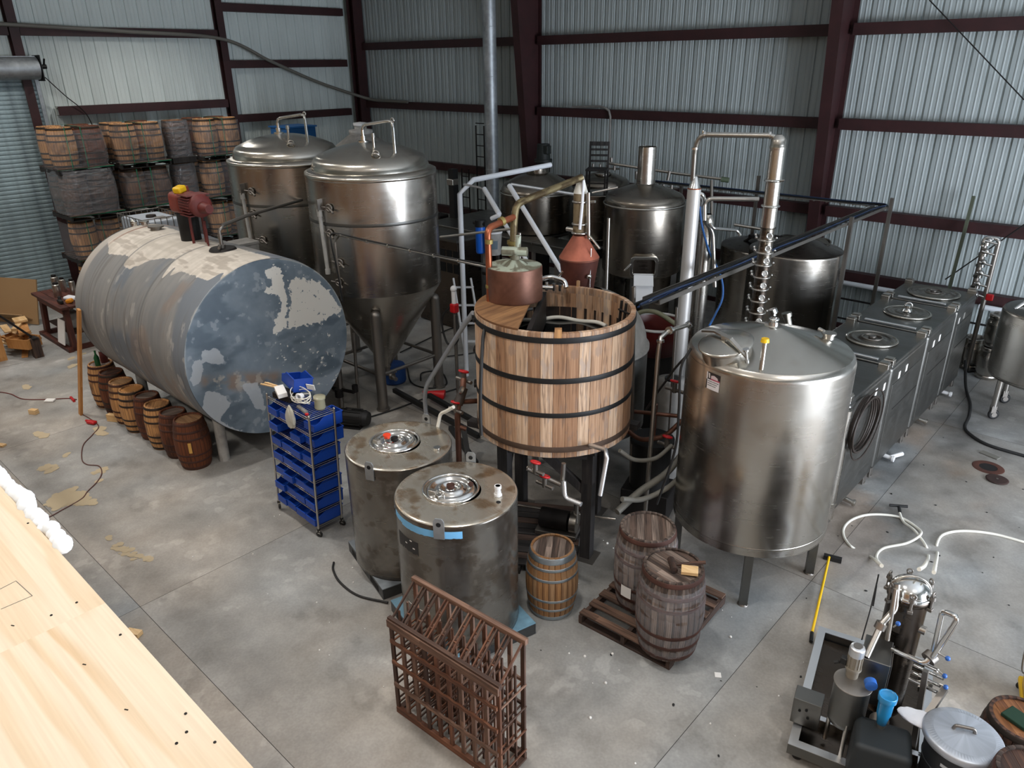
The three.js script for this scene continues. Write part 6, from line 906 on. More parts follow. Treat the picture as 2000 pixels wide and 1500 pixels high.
// ---------- duct, plastic tank, ladders, conduits at the back ----------
{
  const d = thing('flue_duct', 'tall galvanized round duct rising before the back wall', 'duct', [-13.65, 0, -12.49]); let y = 1.8; obj('duct_stand', box(0.3, 1.8, 0.3, 0, 0.9, 0), M.iron, d); while (y < TOP - 0.02) { const h = Math.min(1.07, TOP - 0.01 - y); obj('duct_section', uvRound(lathe([[0.16, y], [0.16, y + h - 0.035], [0.164, y + h - 0.03], [0.164, y + h - 0.005], [0.16, y + h]], 36), 0.16), M.galv, d, true); y += h; } d.position.set(-13.3, 0, -13.8);
  const p = thing('plastic_tank', 'grey cone topped plastic tank in the far corner', 'tank', [-15.6, 0, -11.6]); obj('tank_body', lathe([[0.95, 0], [0.95, 3.2], [0.9, 3.3]], 56), M.greyPoly, p); obj('tank_cone', lathe([[0.9, 3.3], [0.28, 3.74], [0.27, 3.76]], 56), M.greyPoly, p); obj('tank_neck', lathe([[0.27, 3.74], [0.29, 3.78], [0.29, 3.84], [0.15, 3.86], [0.15, 3.94], [0.001, 3.95]], 40), M.whitePoly, p); obj('tank_cap', lathe([[0.15, 3.93], [0.17, 3.94], [0.17, 4.0], [0.001, 4.02]], 32), M.white, p);
  const lad = (x0, x1, y0, y1, n, label) => { const l = thing('wall_ladder', label, 'ladder', [0, 0, 0]); for (const x of [x0, x1]) obj('rail', rod([x, y0, -15.62], [x, y1, -15.62], 0.022), M.iron, l); for (let i = 0; i < n; i++) obj('rung', rod([x0, y0 + 0.15 + i * 0.3, -15.62], [x1, y0 + 0.15 + i * 0.3, -15.62], 0.014), M.iron, l); };
  lad(-15.66, -15.34, 0, [-15.34, 3.688, -15.62][1], 13, 'dark steel ladder rising highest against the back wall'); lad(-16.3, -16.0, 0, [-16.072, 2.469, -15.62][1], 8, 'shorter dark ladder at the back wall beside the duct');
  const rk = thing('black_rack', 'black steel post with clamp beside the duct', 'post', [[-12.771, 2.926, -11.964][0], 0, [-12.771, 2.926, -11.964][2]]); obj('post', box(0.16, [-12.766, 3.096, -11.97][1], 0.16, 0, [-12.766, 3.096, -11.97][1] / 2, 0), M.blackIron, rk); obj('clamp', rbox(0.2, 0.14, 0.2, 0.02, 0, [-12.775, 2.812, -11.961][1], 0.02), M.tube, rk);
  tag(obj('grey_conduit', hose([[-20.98, 6.3, -3.0], [-20.98, 6.22, -5.94], [-20.98, 6.12, -8.6], [-20.98, 5.98, -11.2], [-20.9, 5.4, -12.6], [-20.8, 4.83, -14.0], [-20.6, 4.4, -15.3], [-20.2, 4.26, -15.66], [-19.4, 4.25, -15.66], [-18.6, 4.24, -15.66]], 0.045, 140, 8), M.hoseGrey), 'grey flexible conduit sagging along the left wall into the corner', 'conduit');
  tag(obj('wall_conduit', pipe([[-12.3, 4.26, -15.7], [-11.35, 4.3, -15.7], [-11.12, 4.2, -15.7], [-11.1, 2.2, -15.72]], 0.028, 0.12), M.greyPoly), 'thin grey conduit dropping down the back wall by the middle column', 'conduit');
  tag(obj('rod_brace', rod([1.7, 7.05, -15.6], [-3.2, 1.45, -15.6], 0.012, 0.012, 8), M.iron), 'thin dark cable brace crossing the back wall near the square totes', 'cable'); tag(obj('rod_brace', rod([-4.413, 6.223, -15.62], [-2.644, 4.636, -15.62], 0.01, 0.01, 8), M.iron), 'thin dark brace cable high on the back wall right of the column', 'cable');
  tag(obj('green_pole', beam([-3.059, 3.005, -15.66], [[-3.001, 1.432, -15.2][0], 0, -14.9], 0.07, 0.05), plain(0x4a5040, 0.7)), 'olive green pole leaning on the back wall behind the last tote', 'pole');
  tag(obj('wall_pipe', rod([-5.6, 1.06, -15.6], [-2.9, 1.05, -15.6], 0.05), M.pvc), 'white pipe along the back wall behind the square totes', 'pipe'); tag(obj('wall_pipe', rod([-2.55, 1.05, -15.6], [3, 1.03, -15.6], 0.05), M.pvc), 'white pipe along the back wall beyond the wheeled tank', 'pipe'); tag(obj('wall_rail', [rod([-5.6, 0.72, -15.62], [3, 0.7, -15.62], 0.02), rod([-5.6, 0.3, -15.62], [3, 0.28, -15.62], 0.02)], M.iron), 'dark low rails along the foot of the back wall', 'rail');
  const sp = thing('riser_valves', 'tall chrome riser with stacked glinting valves behind the last tote', 'manifold', [-2.62, 0, -14.95]); obj('riser', [rod([0.03, 0, 0], [0.0, 2.32, -0.2], 0.05), rod([0.22, 0, 0], [0.2, 2.3, -0.2], 0.04)], M.tubeDull, sp); for (let i = 0; i < 6; i++) obj('valve', [cyl(0.08, 0.08, 0.05, 0.03 - 0.004 * i, 1.35 + i * 0.19, -0.1 - 0.02 * i, 16), ball(0.05, 0.07, 1.42 + i * 0.19, -0.04 - 0.02 * i, 10), rod([0.0, 1.42 + i * 0.19, -0.08], [0.2, 1.38 + i * 0.19, -0.1], 0.02)], M.chrome, sp); obj('top_elbow', pipe([[-0.03, 2.25, -0.18], [-0.02, 2.4, -0.2], [0.2, 2.4, -0.2], [0.2, 2.25, -0.2]], 0.04, 0.08), M.chrome, sp); obj('red_handle', rbox(0.12, 0.12, 0.06, 0.02, 0.3, 1.42, 0), M.red, sp);
  for (const [i, [x, z]] of [[-2.05, -14.85], [-2.42, -15.2]].entries()) for (let k = 0; k < 2; k++) { if (i && k) continue; const kg = thing('beer_keg', ['lower steel keg of the stack beside the last tote', 'steel keg on the floor close to the back wall', 'upper steel keg of the stack beside the last tote'][i ? 1 : k * 2], 'keg', [x, k * 0.6, z]); const s = k ? 0.98 : 1; obj('keg_body', uvRound(lathe([[0.15, 0], [0.19, 0.02], [0.19, 0.07], [0.17, 0.08], [0.2, 0.13], [0.2, 0.2], [0.208, 0.22], [0.2, 0.24], [0.2, 0.36], [0.208, 0.38], [0.2, 0.4], [0.2, 0.46], [0.17, 0.51], [0.19, 0.52], [0.19, 0.58], [0.15, 0.6], [0.15, 0.54], [0.001, 0.53]].map(([a, b]) => [a * s, b]), 40), 0.2), M.steel, kg, true); obj('spear', cyl(0.03, 0.03, 0.04, 0, 0.55, 0), M.tube, kg); }
  const wt = thing('wheeled_tank', 'cone topped steel tank on casters near the back wall', 'tank', [-1.17, 0, -13.4]); obj('shell', uvRound(lathe([[0.001, 0.52], [0.4, 0.58], [0.68, 0.7], [0.7, 0.76], [0.7, 1.72], [0.67, 1.77]], 64), 0.7), M.steel, wt, true); obj('cone_top', uvRound(lathe([[0.68, 1.76], [0.1, 1.98], [0.001, 1.99]], 64), 0.6), M.steelDull, wt, true); for (const [x, z] of [[-0.42, 0.4], [0.42, 0.4], [-0.42, -0.4], [0.42, -0.4]]) { obj('leg', cyl(0.045, 0.045, 0.6, x, 0.5, z, 14), M.tube, wt); const c = obj('caster', place(new THREE.TorusGeometry(0.055, 0.03, 10, 20), x + 0.02, 0.085, z, 0, 0.6), M.rubber, wt); obj('fork', [box(0.07, 0.12, 0.08, x, 0.17, z, 0, 0.6), cyl(0.04, 0.04, 0.07, x + 0.02, 0.085, z, 14, Math.PI / 2, 0.6)], M.tubeDull, c); } obj('arm_fitting', [rod([-0.5, 1.78, 0.3], [-0.38, 1.92, 0.2], 0.03), ball(0.05, -0.36, 1.95, 0.2, 12), rod([-0.36, 1.95, 0.2], [-0.24, 1.98, 0.14], 0.03)], M.chrome, wt); obj('green_strap', rbox(0.3, 0.02, 0.08, 0.008, -0.2, 1.92, 0.3, 0.3, 0.5), plain(0x31443c, 0.7), wt);
}

// ---------- columns, condensers, cable tray and round tanks on the right ----------
{
  const c = [-3.83, 0, -8.8], t = thing('distilling_column', 'slim bright distilling column with stacked sight glass plates', 'still', c);
  const yb = 1.9; obj('base_stand', [cyl(0.16, 0.16, 1.7, 0, 0.85, 0, 28), cyl(0.2, 0.2, 0.03, 0, 0.015, 0, 28)], M.steelDark, t);
  for (let i = 0; i < 11; i++) { const y = 1.72 + i * 0.155; const s = obj('plate_section', uvRound(lathe([[0.095, y], [0.095, y + 0.012], [0.085, y + 0.016], [0.085, y + 0.14], [0.095, y + 0.145], [0.095, y + 0.155]], 32), 0.09), i < 8 ? M.steelSmoke : M.steelDark, t, true); obj('clamp_ring', ring(0.096, 0.011, 0, y, 0, Math.PI / 2, 0, 28), M.tube, s); obj('sight_glass', [place(new THREE.CylinderGeometry(0.03, 0.03, 0.05, 16), 0.06, y + 0.07, 0.075, Math.PI / 2, 0.68), ring(0.032, 0.009, 0.075, y + 0.07, 0.095, 0, 0.68, 18)], M.chrome, s); obj('clamp_bolt', [ball(0.021, -0.105, y + 0.02, 0.05, 10), ball(0.021, -0.125, y + 0.05, 0.03, 10), rod([-0.105, y + 0.02, 0.05], [-0.125, y + 0.05, 0.03], 0.012), ball(0.014, 0.11, y + 0.03, -0.04, 8)], M.chrome, s); }
  obj('upper_column', uvRound(lathe([[0.088, 3.42], [0.088, 3.66], [0.1, 3.67], [0.1, 3.69], [0.088, 3.7], [0.088, 3.96], [0.1, 3.97], [0.1, 3.99], [0.088, 4.0], [0.088, 4.33], [0.094, 4.34], [0.094, 4.37], [0.088, 4.38], [0.088, 4.44], [0.06, 4.48], [0.03, 4.5]], 36), 0.09), M.steel, t, true); obj('column_clamp', [ring(0.1, 0.012, 0, 3.68, 0), ring(0.1, 0.012, 0, 3.98, 0), rod([0.08, 3.98, 0.05], [0.16, 4.0, 0.06], 0.01)], M.chrome, t);
  const lk = thing('vapour_link', 'thin chrome pipe bridging the column top and the tall condenser', 'pipe', [0, 0, 0]); obj('link', pipe([[-3.872, 4.383, -8.784], [-3.879, 4.486, -8.782], [-4.707, 4.473, -8.539], [-4.777, 4.307, -8.557], [-4.82, 3.912, -8.648]], 0.032, 0.12, 12), M.tube, lk); obj('elbow_clamp', [rod([-4.675, 4.474, -8.556], [-4.654, 4.474, -8.568], 0.045), rod([-3.944, 4.489, -8.774], [-3.924, 4.489, -8.784], 0.045), rod([-4.778, 4.319, -8.556], [-4.777, 4.295, -8.557], 0.045), rod([-4.686, 4.479, -8.55], [-4.684, 4.521, -8.551], 0.012)], M.chrome, lk);
  const k = [-4.795, 2.943, -8.661], cd = thing('condenser', 'tall pale cylinder condenser left of the distilling column', 'condenser', [k[0], 0, k[2]]); const kt = [-4.818, 3.811, -8.649][1]; obj('condenser_body', uvRound(lathe([[0.001, 0.9], [0.086, 0.92], [0.086, kt - 0.01], [0.08, kt]], 40), 0.09), std({ color: 0xcfcdca, metalness: 0.5, roughness: 0.45 }), cd, true); obj('condenser_cone', lathe([[0.08, kt], [0.03, kt + 0.15], [0.001, kt + 0.15]], 32), M.chrome, cd); obj('copper_gasket', ring(0.08, 0.008, 0, kt, 0), M.copperPipe, cd); obj('condenser_leg', cyl(0.06, 0.06, 0.92, 0, 0.46, 0), M.tubeDull, cd);
  const k2 = [-4.816, 2.857, -9.105], c2 = thing('condenser', 'second shorter bright cylinder condenser with blue hose beside the pale one', 'condenser', [k2[0], 0, k2[2]]); obj('condenser_body', uvRound(lathe([[0.001, 0.7], [0.1, 0.72], [0.1, [-4.829, 3.328, -9.098][1]], [0.06, [-4.825, 3.423, -9.1][1]]], 40), 0.1), M.steel, c2, true); obj('condenser_leg', cyl(0.05, 0.05, 0.72, 0, 0.36, 0), M.tubeDull, c2);
  const pp = thing('elbow_piping', 'chrome sanitary piping with elbows beside the tall condenser', 'pipe', [0, 0, 0]); obj('upper_run', pipe([[-4.758, 3.749, -8.682], [-4.701, 3.738, -8.712], [-4.702, 3.654, -8.769], [-4.75, 3.593, -8.8]], 0.032, 0.05), M.chrome, pp); obj('level_run', pipe([[-4.701, 3.398, -8.826], [-4.718, 3.62, -8.817], [-4.666, 3.674, -8.844], [-4.169, 3.673, -9.199]], 0.03, 0.08), M.tube, pp); obj('down_run', pipe([[-4.694, 3.451, -8.83], [-4.747, 3.366, -8.915], [-4.69, 3.216, -9.058], [-4.603, 2.466, -9.102]], 0.028, 0.08), M.tube, pp); obj('small_run', pipe([[-4.687, 3.342, -8.946], [-4.642, 3.277, -8.97], [-4.498, 3.204, -9.377], [-4.456, 3.137, -9.397]], 0.022, 0.06), M.chrome, pp);
  tag(obj('blue_hose', hose([[-4.775, 3.625, -8.786], [-4.724, 3.331, -8.814], [-4.71, 2.954, -9.048], [-4.544, 2.613, -9.132], [-4.456, 2.358, -9.064], [-4.425, 2.184, -8.856], [-4.347, 2.112, -8.56]], 0.014, 70, 8), plain(0x2a5a96, 0.5)), 'thin blue hose hanging beside the condensers', 'hose');
  const pr = thing('process_pipe', 'long thin process pipe with clamp valves before the back wall', 'pipe', [0, 0, 0]); obj('run', pipe([[-9.045, 3.43, -12.71], [-8.385, 3.36, -12.917], [-7.602, 3.281, -13.162], [-6.745, 3.223, -13.398]], 0.028, 0.05), M.tube, pr); obj('end_cap', rod([-6.846, 3.229, -13.347], [-6.711, 3.214, -13.415], 0.05), plain(0x44503c, 0.6), pr); for (const [a, b] of [[[-8.441, 3.291, -12.881], [-8.434, 3.143, -12.885]], [[-7.79, 3.335, -13.052], [-7.813, 3.16, -13.038]], [[-8.97, 3.43, -12.763], [-8.973, 3.53, -12.761]], [[-6.994, 3.206, -13.27], [-6.848, 2.588, -13.121]]]) obj('drop', rod(a, b, 0.03), M.tubeDull, pr);
  const rt = (name, pos, r, h, rise, label) => { const g = thing(name, label, 'tank', pos); obj('shell', uvRound(lathe([[r, 0.02], [r, h - 0.03], [r - 0.01, h]], 80), r), M.steel, g, true); obj('cone_top', uvRound(lathe([[r - 0.005, h], [r - 0.03, h + 0.02], [0.3, h + rise * 0.8], [0.001, h + rise]], 80), r), M.steelSmoke, g, true); obj('hatch', [cyl(0.2, 0.2, 0.03, r * 0.35, h + rise * 0.55, -r * 0.3, 32, 0.2, 0, -0.15), ring(0.2, 0.014, r * 0.35, h + rise * 0.57, -r * 0.3, Math.PI / 2 + 0.2, 0, 32)], M.steelDark, g); return g; };
  rt('round_tank', [-5.05, 0, -12.9], 0.79, 2.24, 0.2, 'round steel tank with low cone top behind the distilling column'); const b2 = rt('round_tank', [-6.15, 0, -14.2], 0.88, 1.92, 0.2, 'round steel tank with a bent pipe on top near the condensers'); obj('top_pipe', pipe([[0.1, 2.0, 0.3], [0.1, 2.28, 0.3], [-0.5, 2.34, 0.5]], 0.03, 0.08), M.tube, b2); obj('butterfly_valve', [rod([-0.3, 2.02, 0.4], [-0.05, 2.2, 0.4], 0.025), cyl(0.07, 0.07, 0.06, -0.15, 2.14, 0.4, 16)], M.iron, b2);
  const cl = thing('clamp_port', 'pair of chrome capped ports standing behind the bright tank roof', 'port', [0, 0, 0]); obj('port', [rod([-3.402, 2.426, -8.332], [-3.434, 2.564, -8.319], 0.035), rod([-3.419, 2.527, -8.325], [-3.441, 2.576, -8.316], 0.055, 0.055, 16)], M.chrome, cl); obj('port', [rod([-3.321, 2.335, -8.58], [-3.36, 2.48, -8.565], 0.045), rod([-3.35, 2.443, -8.568], [-3.361, 2.487, -8.564], 0.06, 0.06, 16)], M.steelBright, cl); obj('stem', rod([[-3.398, 2.293, -8.549][0], 0, [-3.398, 2.293, -8.549][2]], [-3.402, 2.325, -8.548], 0.05), M.tubeDull, cl);
  // cable tray on posts: along z, then turning to the left
  const tr = thing('cable_tray', 'wire cable tray on posts crossing above the stills and turning left', 'tray', [0, 0, 0]); const X = -4.36, Yt = 2.78, za = -7.1, zb = -14.95, xb = -9.5, w = 0.11;
  for (const d of [-w, w]) { obj('tray_rail', beam([X + d, Yt, za], [X + d, Yt, zb - d], 0.016, 0.05), M.tubeDull, tr); obj('tray_rail', beam([X + d, Yt, zb - d], [xb, Yt, zb - d], 0.05, 0.016), M.tubeDull, tr); }
  const rg = []; for (let z = za; z > zb; z -= 0.25) rg.push(box(2 * w, 0.014, 0.02, X, Yt - 0.02, z)); for (let x = X; x > xb; x -= 0.25) rg.push(box(0.02, 0.014, 2 * w, x, Yt - 0.02, zb)); const rm = obj('tray_rungs', rg, M.tubeDull, tr); rm.userData.kind = 'stuff';
  for (const [d, m, y] of [[-0.07, M.rubber, 0.0], [-0.03, M.rubber, 0.01], [0.02, plain(0x1c3560, 0.5), 0.0], [0.06, M.rubber, 0.01], [0.04, plain(0x1c2c48, 0.5), 0.03]]) { const p = []; for (let i = 0; i <= 20; i++) { const z = za + 0.3 - ((za + 0.3 - zb) * i) / 20; p.push([X + d + rr(-0.012, 0.012), Yt + 0.005 + y + rr(-0.004, 0.012), z]); } for (let i = 1; i <= 8; i++) p.push([X - ((X - xb) * i) / 8, Yt + 0.005 + y, zb + d]); obj('cable', hose(p, 0.012, 160, 6), m, tr); }
  for (const [x, z, h] of [[-4.2, -12.9, 2.9], [-4.2, -14.9, 2.95], [-4.5, -10.2, 2.75], [-8.6, -14.95, 2.75], [-6.9, -15.1, 3.1]]) obj('tray_post', box(0.06, h, 0.06, x, h / 2, z), M.tubeDull, tr);
  // things glimpsed between the vat and the bright tank
  const ht = thing('thin_stand_pipe', 'thin steel stand pipe with elbow between vat and bright tank', 'pipe', [0, 0, 0]); obj('riser', pipe([[[-3.9, 0.663, -6.523][0], 0.02, [-3.9, 0.663, -6.523][2]], [-3.931, 2.562, -6.621], [-3.921, 2.602, -6.743], [-4.106, 2.432, -7.556]], 0.026, 0.07, 12), M.tube, ht); obj('clamp', [rod([-3.921, 2.54, -6.627], [-3.919, 2.516, -6.628], 0.042), rod([-3.928, 2.598, -6.797], [-3.934, 2.588, -6.851], 0.045), rod([-4.121, 2.418, -7.548], [-4.087, 2.447, -7.567], 0.045)], M.chrome, ht);
  tag(obj('thin_post', rod([[-4.414, 0.255, -7.029][0], 0, [-4.414, 0.255, -7.029][2]], [-4.515, 2.948, -6.965], 0.024), M.tubeDull), 'dull steel post standing just right of the vat', 'post'); tag(obj('thin_post', rod([[-4.2, 1.725, -7.504][0], 0, [-4.2, 1.725, -7.504][2]], [-4.239, 2.638, -7.483], 0.016), M.tubeDull), 'short dull rod standing behind the thin stand pipe', 'post');
  const tb = thing('red_tub', 'dark red round tub with pale rim and a hose draped over it', 'tub', [-5.62, 0, -9.35]); obj('tub_wall', lathe([[0.001, 1.2], [0.36, 1.22], [0.44, 1.66], [0.43, 1.66], [0.36, 1.26]], 48), M.redTub, tb); obj('tub_rim', ring(0.44, 0.022, 0, 1.67, 0, Math.PI / 2, 0, 48), M.whitePoly, tb); obj('tub_stand', [cyl(0.3, 0.3, 1.2, 0, 0.6, 0, 28)], M.iron, tb); obj('olive_hose', hose([[-0.36, 1.6, 0.2], [-0.2, 1.82, 0.18], [0.05, 1.88, 0.15], [0.3, 1.78, 0.1], [0.42, 1.66, 0.05], [0.45, 1.4, 0.05]], 0.035, 40, 10), plain(0x6f6f58, 0.6), tb);
  const gd = thing('grey_drum', 'pale grey drum with a black round cap between stills', 'drum', [[-4.378, 1.562, -7.749][0], 0, [-4.378, 1.562, -7.749][2]]); const gy = [-4.379, 1.583, -7.748][1]; obj('drum_wall', lathe([[0.001, 0.02], [0.2, 0.02], [0.2, gy], [0.001, gy + 0.01]], 40), M.greyPoly, gd); obj('black_cap', cyl(0.09, 0.09, 0.03, 0, gy + 0.02, 0, 28), M.blackHole, gd);
  // pumps, valves and hoses in the shadow under and behind the vat
  const vlv = (p, label, s = 1) => { const v = thing('hand_valve', label, 'valve', p); obj('valve_body', [cyl(0.03 * s, 0.03 * s, 0.12 * s, 0, 0, 0, 14), rod([-0.12 * s, -0.03, 0], [0.12 * s, -0.03, 0], 0.022 * s)], M.tubeDull, v); obj('red_wheel', [place(new THREE.TorusGeometry(0.05 * s, 0.014 * s, 8, 20), 0, 0.08 * s, 0, 1.2), rod([-0.05 * s, 0.08 * s, 0], [0.05 * s, 0.08 * s, 0], 0.01 * s)], M.red, v); };
  vlv([-4.3, 1.508, -5.007], 'red handled valve under the vat at the left pipe run', 0.9); vlv([-4.227, 1.346, -5.069], 'red handled valve lower under the vat by the elbow', 0.9); vlv([-4.047, 1.738, -7.247], 'red handled valve high beside the thin stand pipe', 1); vlv([-3.882, 1.201, -6.88], 'red handled valve low beside the bright tank', 1); vlv([-5.746, 1.976, -5.422], 'red handled valve on the pipe left of the vat', 1); vlv([-5.673, 1.691, -5.207], 'dark red handled valve above the rear drum', 0.9);
  tag(obj('under_pipes', pipe([[-4.376, 1.496, -4.968], [-4.256, 1.407, -5.07], [-4.088, 1.314, -5.181], [-4.08, 1.573, -5.188]], 0.024, 0.04), M.tubeDull), 'dull pipe run with tees under the vat', 'pipe'); tag(obj('white_elbow', pipe([[-4.046, 1.393, -5.151], [-4.004, 1.231, -5.12], [-3.811, 1.223, -5.142]], 0.026, 0.05), M.alu), 'pale elbow pipe low under the vat', 'pipe'); tag(obj('white_hose_end', pipe([[-4.5, 1.49, -5.75], [-3.809, 1.659, -5.573], [-3.775, 1.212, -5.414]], 0.024, 0.05), M.alu), 'shiny pipe end slanting down beside the vat leg', 'pipe');
  for (const [a, r, label] of [[[[-3.846, 0.771, -5.849], [-3.806, 0.872, -6.23], [-3.725, 0.961, -6.624], [-3.733, 1.051, -6.962]], 0.04, 'thick grey hose slanting along the floor behind the barrels'], [[[-3.962, 1.425, -6.012], [-3.872, 1.27, -6.188], [-3.785, 1.202, -6.475], [-3.737, 1.278, -6.732]], 0.024, 'thin grey hose loop behind the thin stand pipe'], [[[-3.752, 1.001, -5.791], [-3.673, 0.899, -6.076], [-3.566, 0.938, -6.37], [-3.573, 0.949, -6.707]], 0.03, 'grey hose curling on the floor beside the bright tank leg']]) tag(obj('grey_hose', hose(a, r, 40, 10), M.hoseGrey), label, 'hose');
  for (const [a, r, label] of [[[[-3.511, 2.522, -6.514], [-3.671, 2.3, -6.54], [-3.795, 2.103, -6.585], [-3.909, 1.931, -6.634], [-4.06, 1.654, -6.66]], 0.013, 'black cord running down from the bright tank rim'], [[[-3.304, 2.727, -6.171], [-3.35, 2.525, -6.089], [-3.338, 2.081, -6.096], [-3.342, 1.614, -6.094], [-3.438, 0.978, -5.983]], 0.014, 'black cable hanging close along the bright tank side']]) tag(obj('power_cable', hose(a, r, 60, 7), M.rubber), label, 'cord');
  const pm = thing('pump', 'dark pump with motor low under the vat', 'pump', [-4.72, 0, -5.85], 0.4); obj('pump_motor', [place(new THREE.CylinderGeometry(0.12, 0.12, 0.34, 24), 0, 0.3, 0, 0, 0, Math.PI / 2)], M.iron, pm); obj('pump_head', [place(new THREE.CylinderGeometry(0.13, 0.13, 0.08, 24), 0.24, 0.3, 0, 0, 0, Math.PI / 2), rod([0.26, 0.3, 0], [0.26, 0.56, 0], 0.03)], M.tube, pm); obj('pump_base', rbox(0.5, 0.06, 0.26, 0.01, 0.04, 0.15, 0), M.tubeDull, pm);
  const p2 = thing('pump', 'large dark pump and pipework between the vat and bright tank', 'pump', [[-4.234, 1.081, -7.139][0], 0, [-4.234, 1.081, -7.139][2]], 0.3); obj('pump_motor', [cyl(0.24, 0.24, 0.62, 0, 0.7, 0, 28), cyl(0.27, 0.27, 0.05, 0, 1.02, 0, 28)], M.blackIron, p2); obj('pump_pipes', [pipe([[-0.4, 1.2, 0.1], [-0.1, 1.08, 0.2], [0.2, 1.2, 0.2], [0.36, 1.4, 0.1]], 0.03, 0.1), rod([0, 1.02, 0], [0, 1.5, 0], 0.035), rod([-0.3, 1.35, 0], [0.3, 1.4, 0], 0.025)], M.copper, p2); obj('pump_base', rbox(0.6, 0.38, 0.5, 0.02, 0, 0.2, 0), M.iron, p2);
  const fr = thing('pipe_skid', 'low dark steel skid frame left of the vat', 'skid', [0, 0, 0]); for (const [a, b] of [[[-9.473, 0.12, -7.276], [-7.153, 0.12, -7.01]], [[-8.855, 0.12, -7.528], [-6.519, 0.12, -7.174]], [[-7.021, 0.5, -6.578], [-6.756, 0.1, -6.401]], [[-7.421, 0.3, -6.69], [-6.596, 0.12, -6.396]]]) obj('frame_bar', beam(a, b, 0.07, 0.07), M.blackIron, fr);
  const vp = thing('valve_stack', 'brown pipe stack with valves standing left of the vat', 'manifold', [0, 0, 0]); obj('pipe_stack', [pipe([[[-5.67, 1.343, -5.209][0], 0, [-5.67, 1.343, -5.209][2]], [-5.662, 1.67, -5.219], [-5.679, 1.929, -5.347], [-5.714, 1.984, -5.383]], 0.035, 0.05), rod([-5.688, 1.743, -5.264], [-5.645, 1.678, -5.526], 0.03), rod([-5.667, 1.462, -5.213], [-5.6, 1.417, -5.285], 0.028)], M.copper, vp); obj('strainer', rod([-5.671, 1.725, -5.239], [-5.676, 1.897, -5.35], 0.06, 0.05), M.rubberBrown, vp); obj('gauge', place(new THREE.CylinderGeometry(0.045, 0.045, 0.03, 20), ...[-5.638, 1.902, -5.273], 1.0, -0.7), M.tube, vp);
}

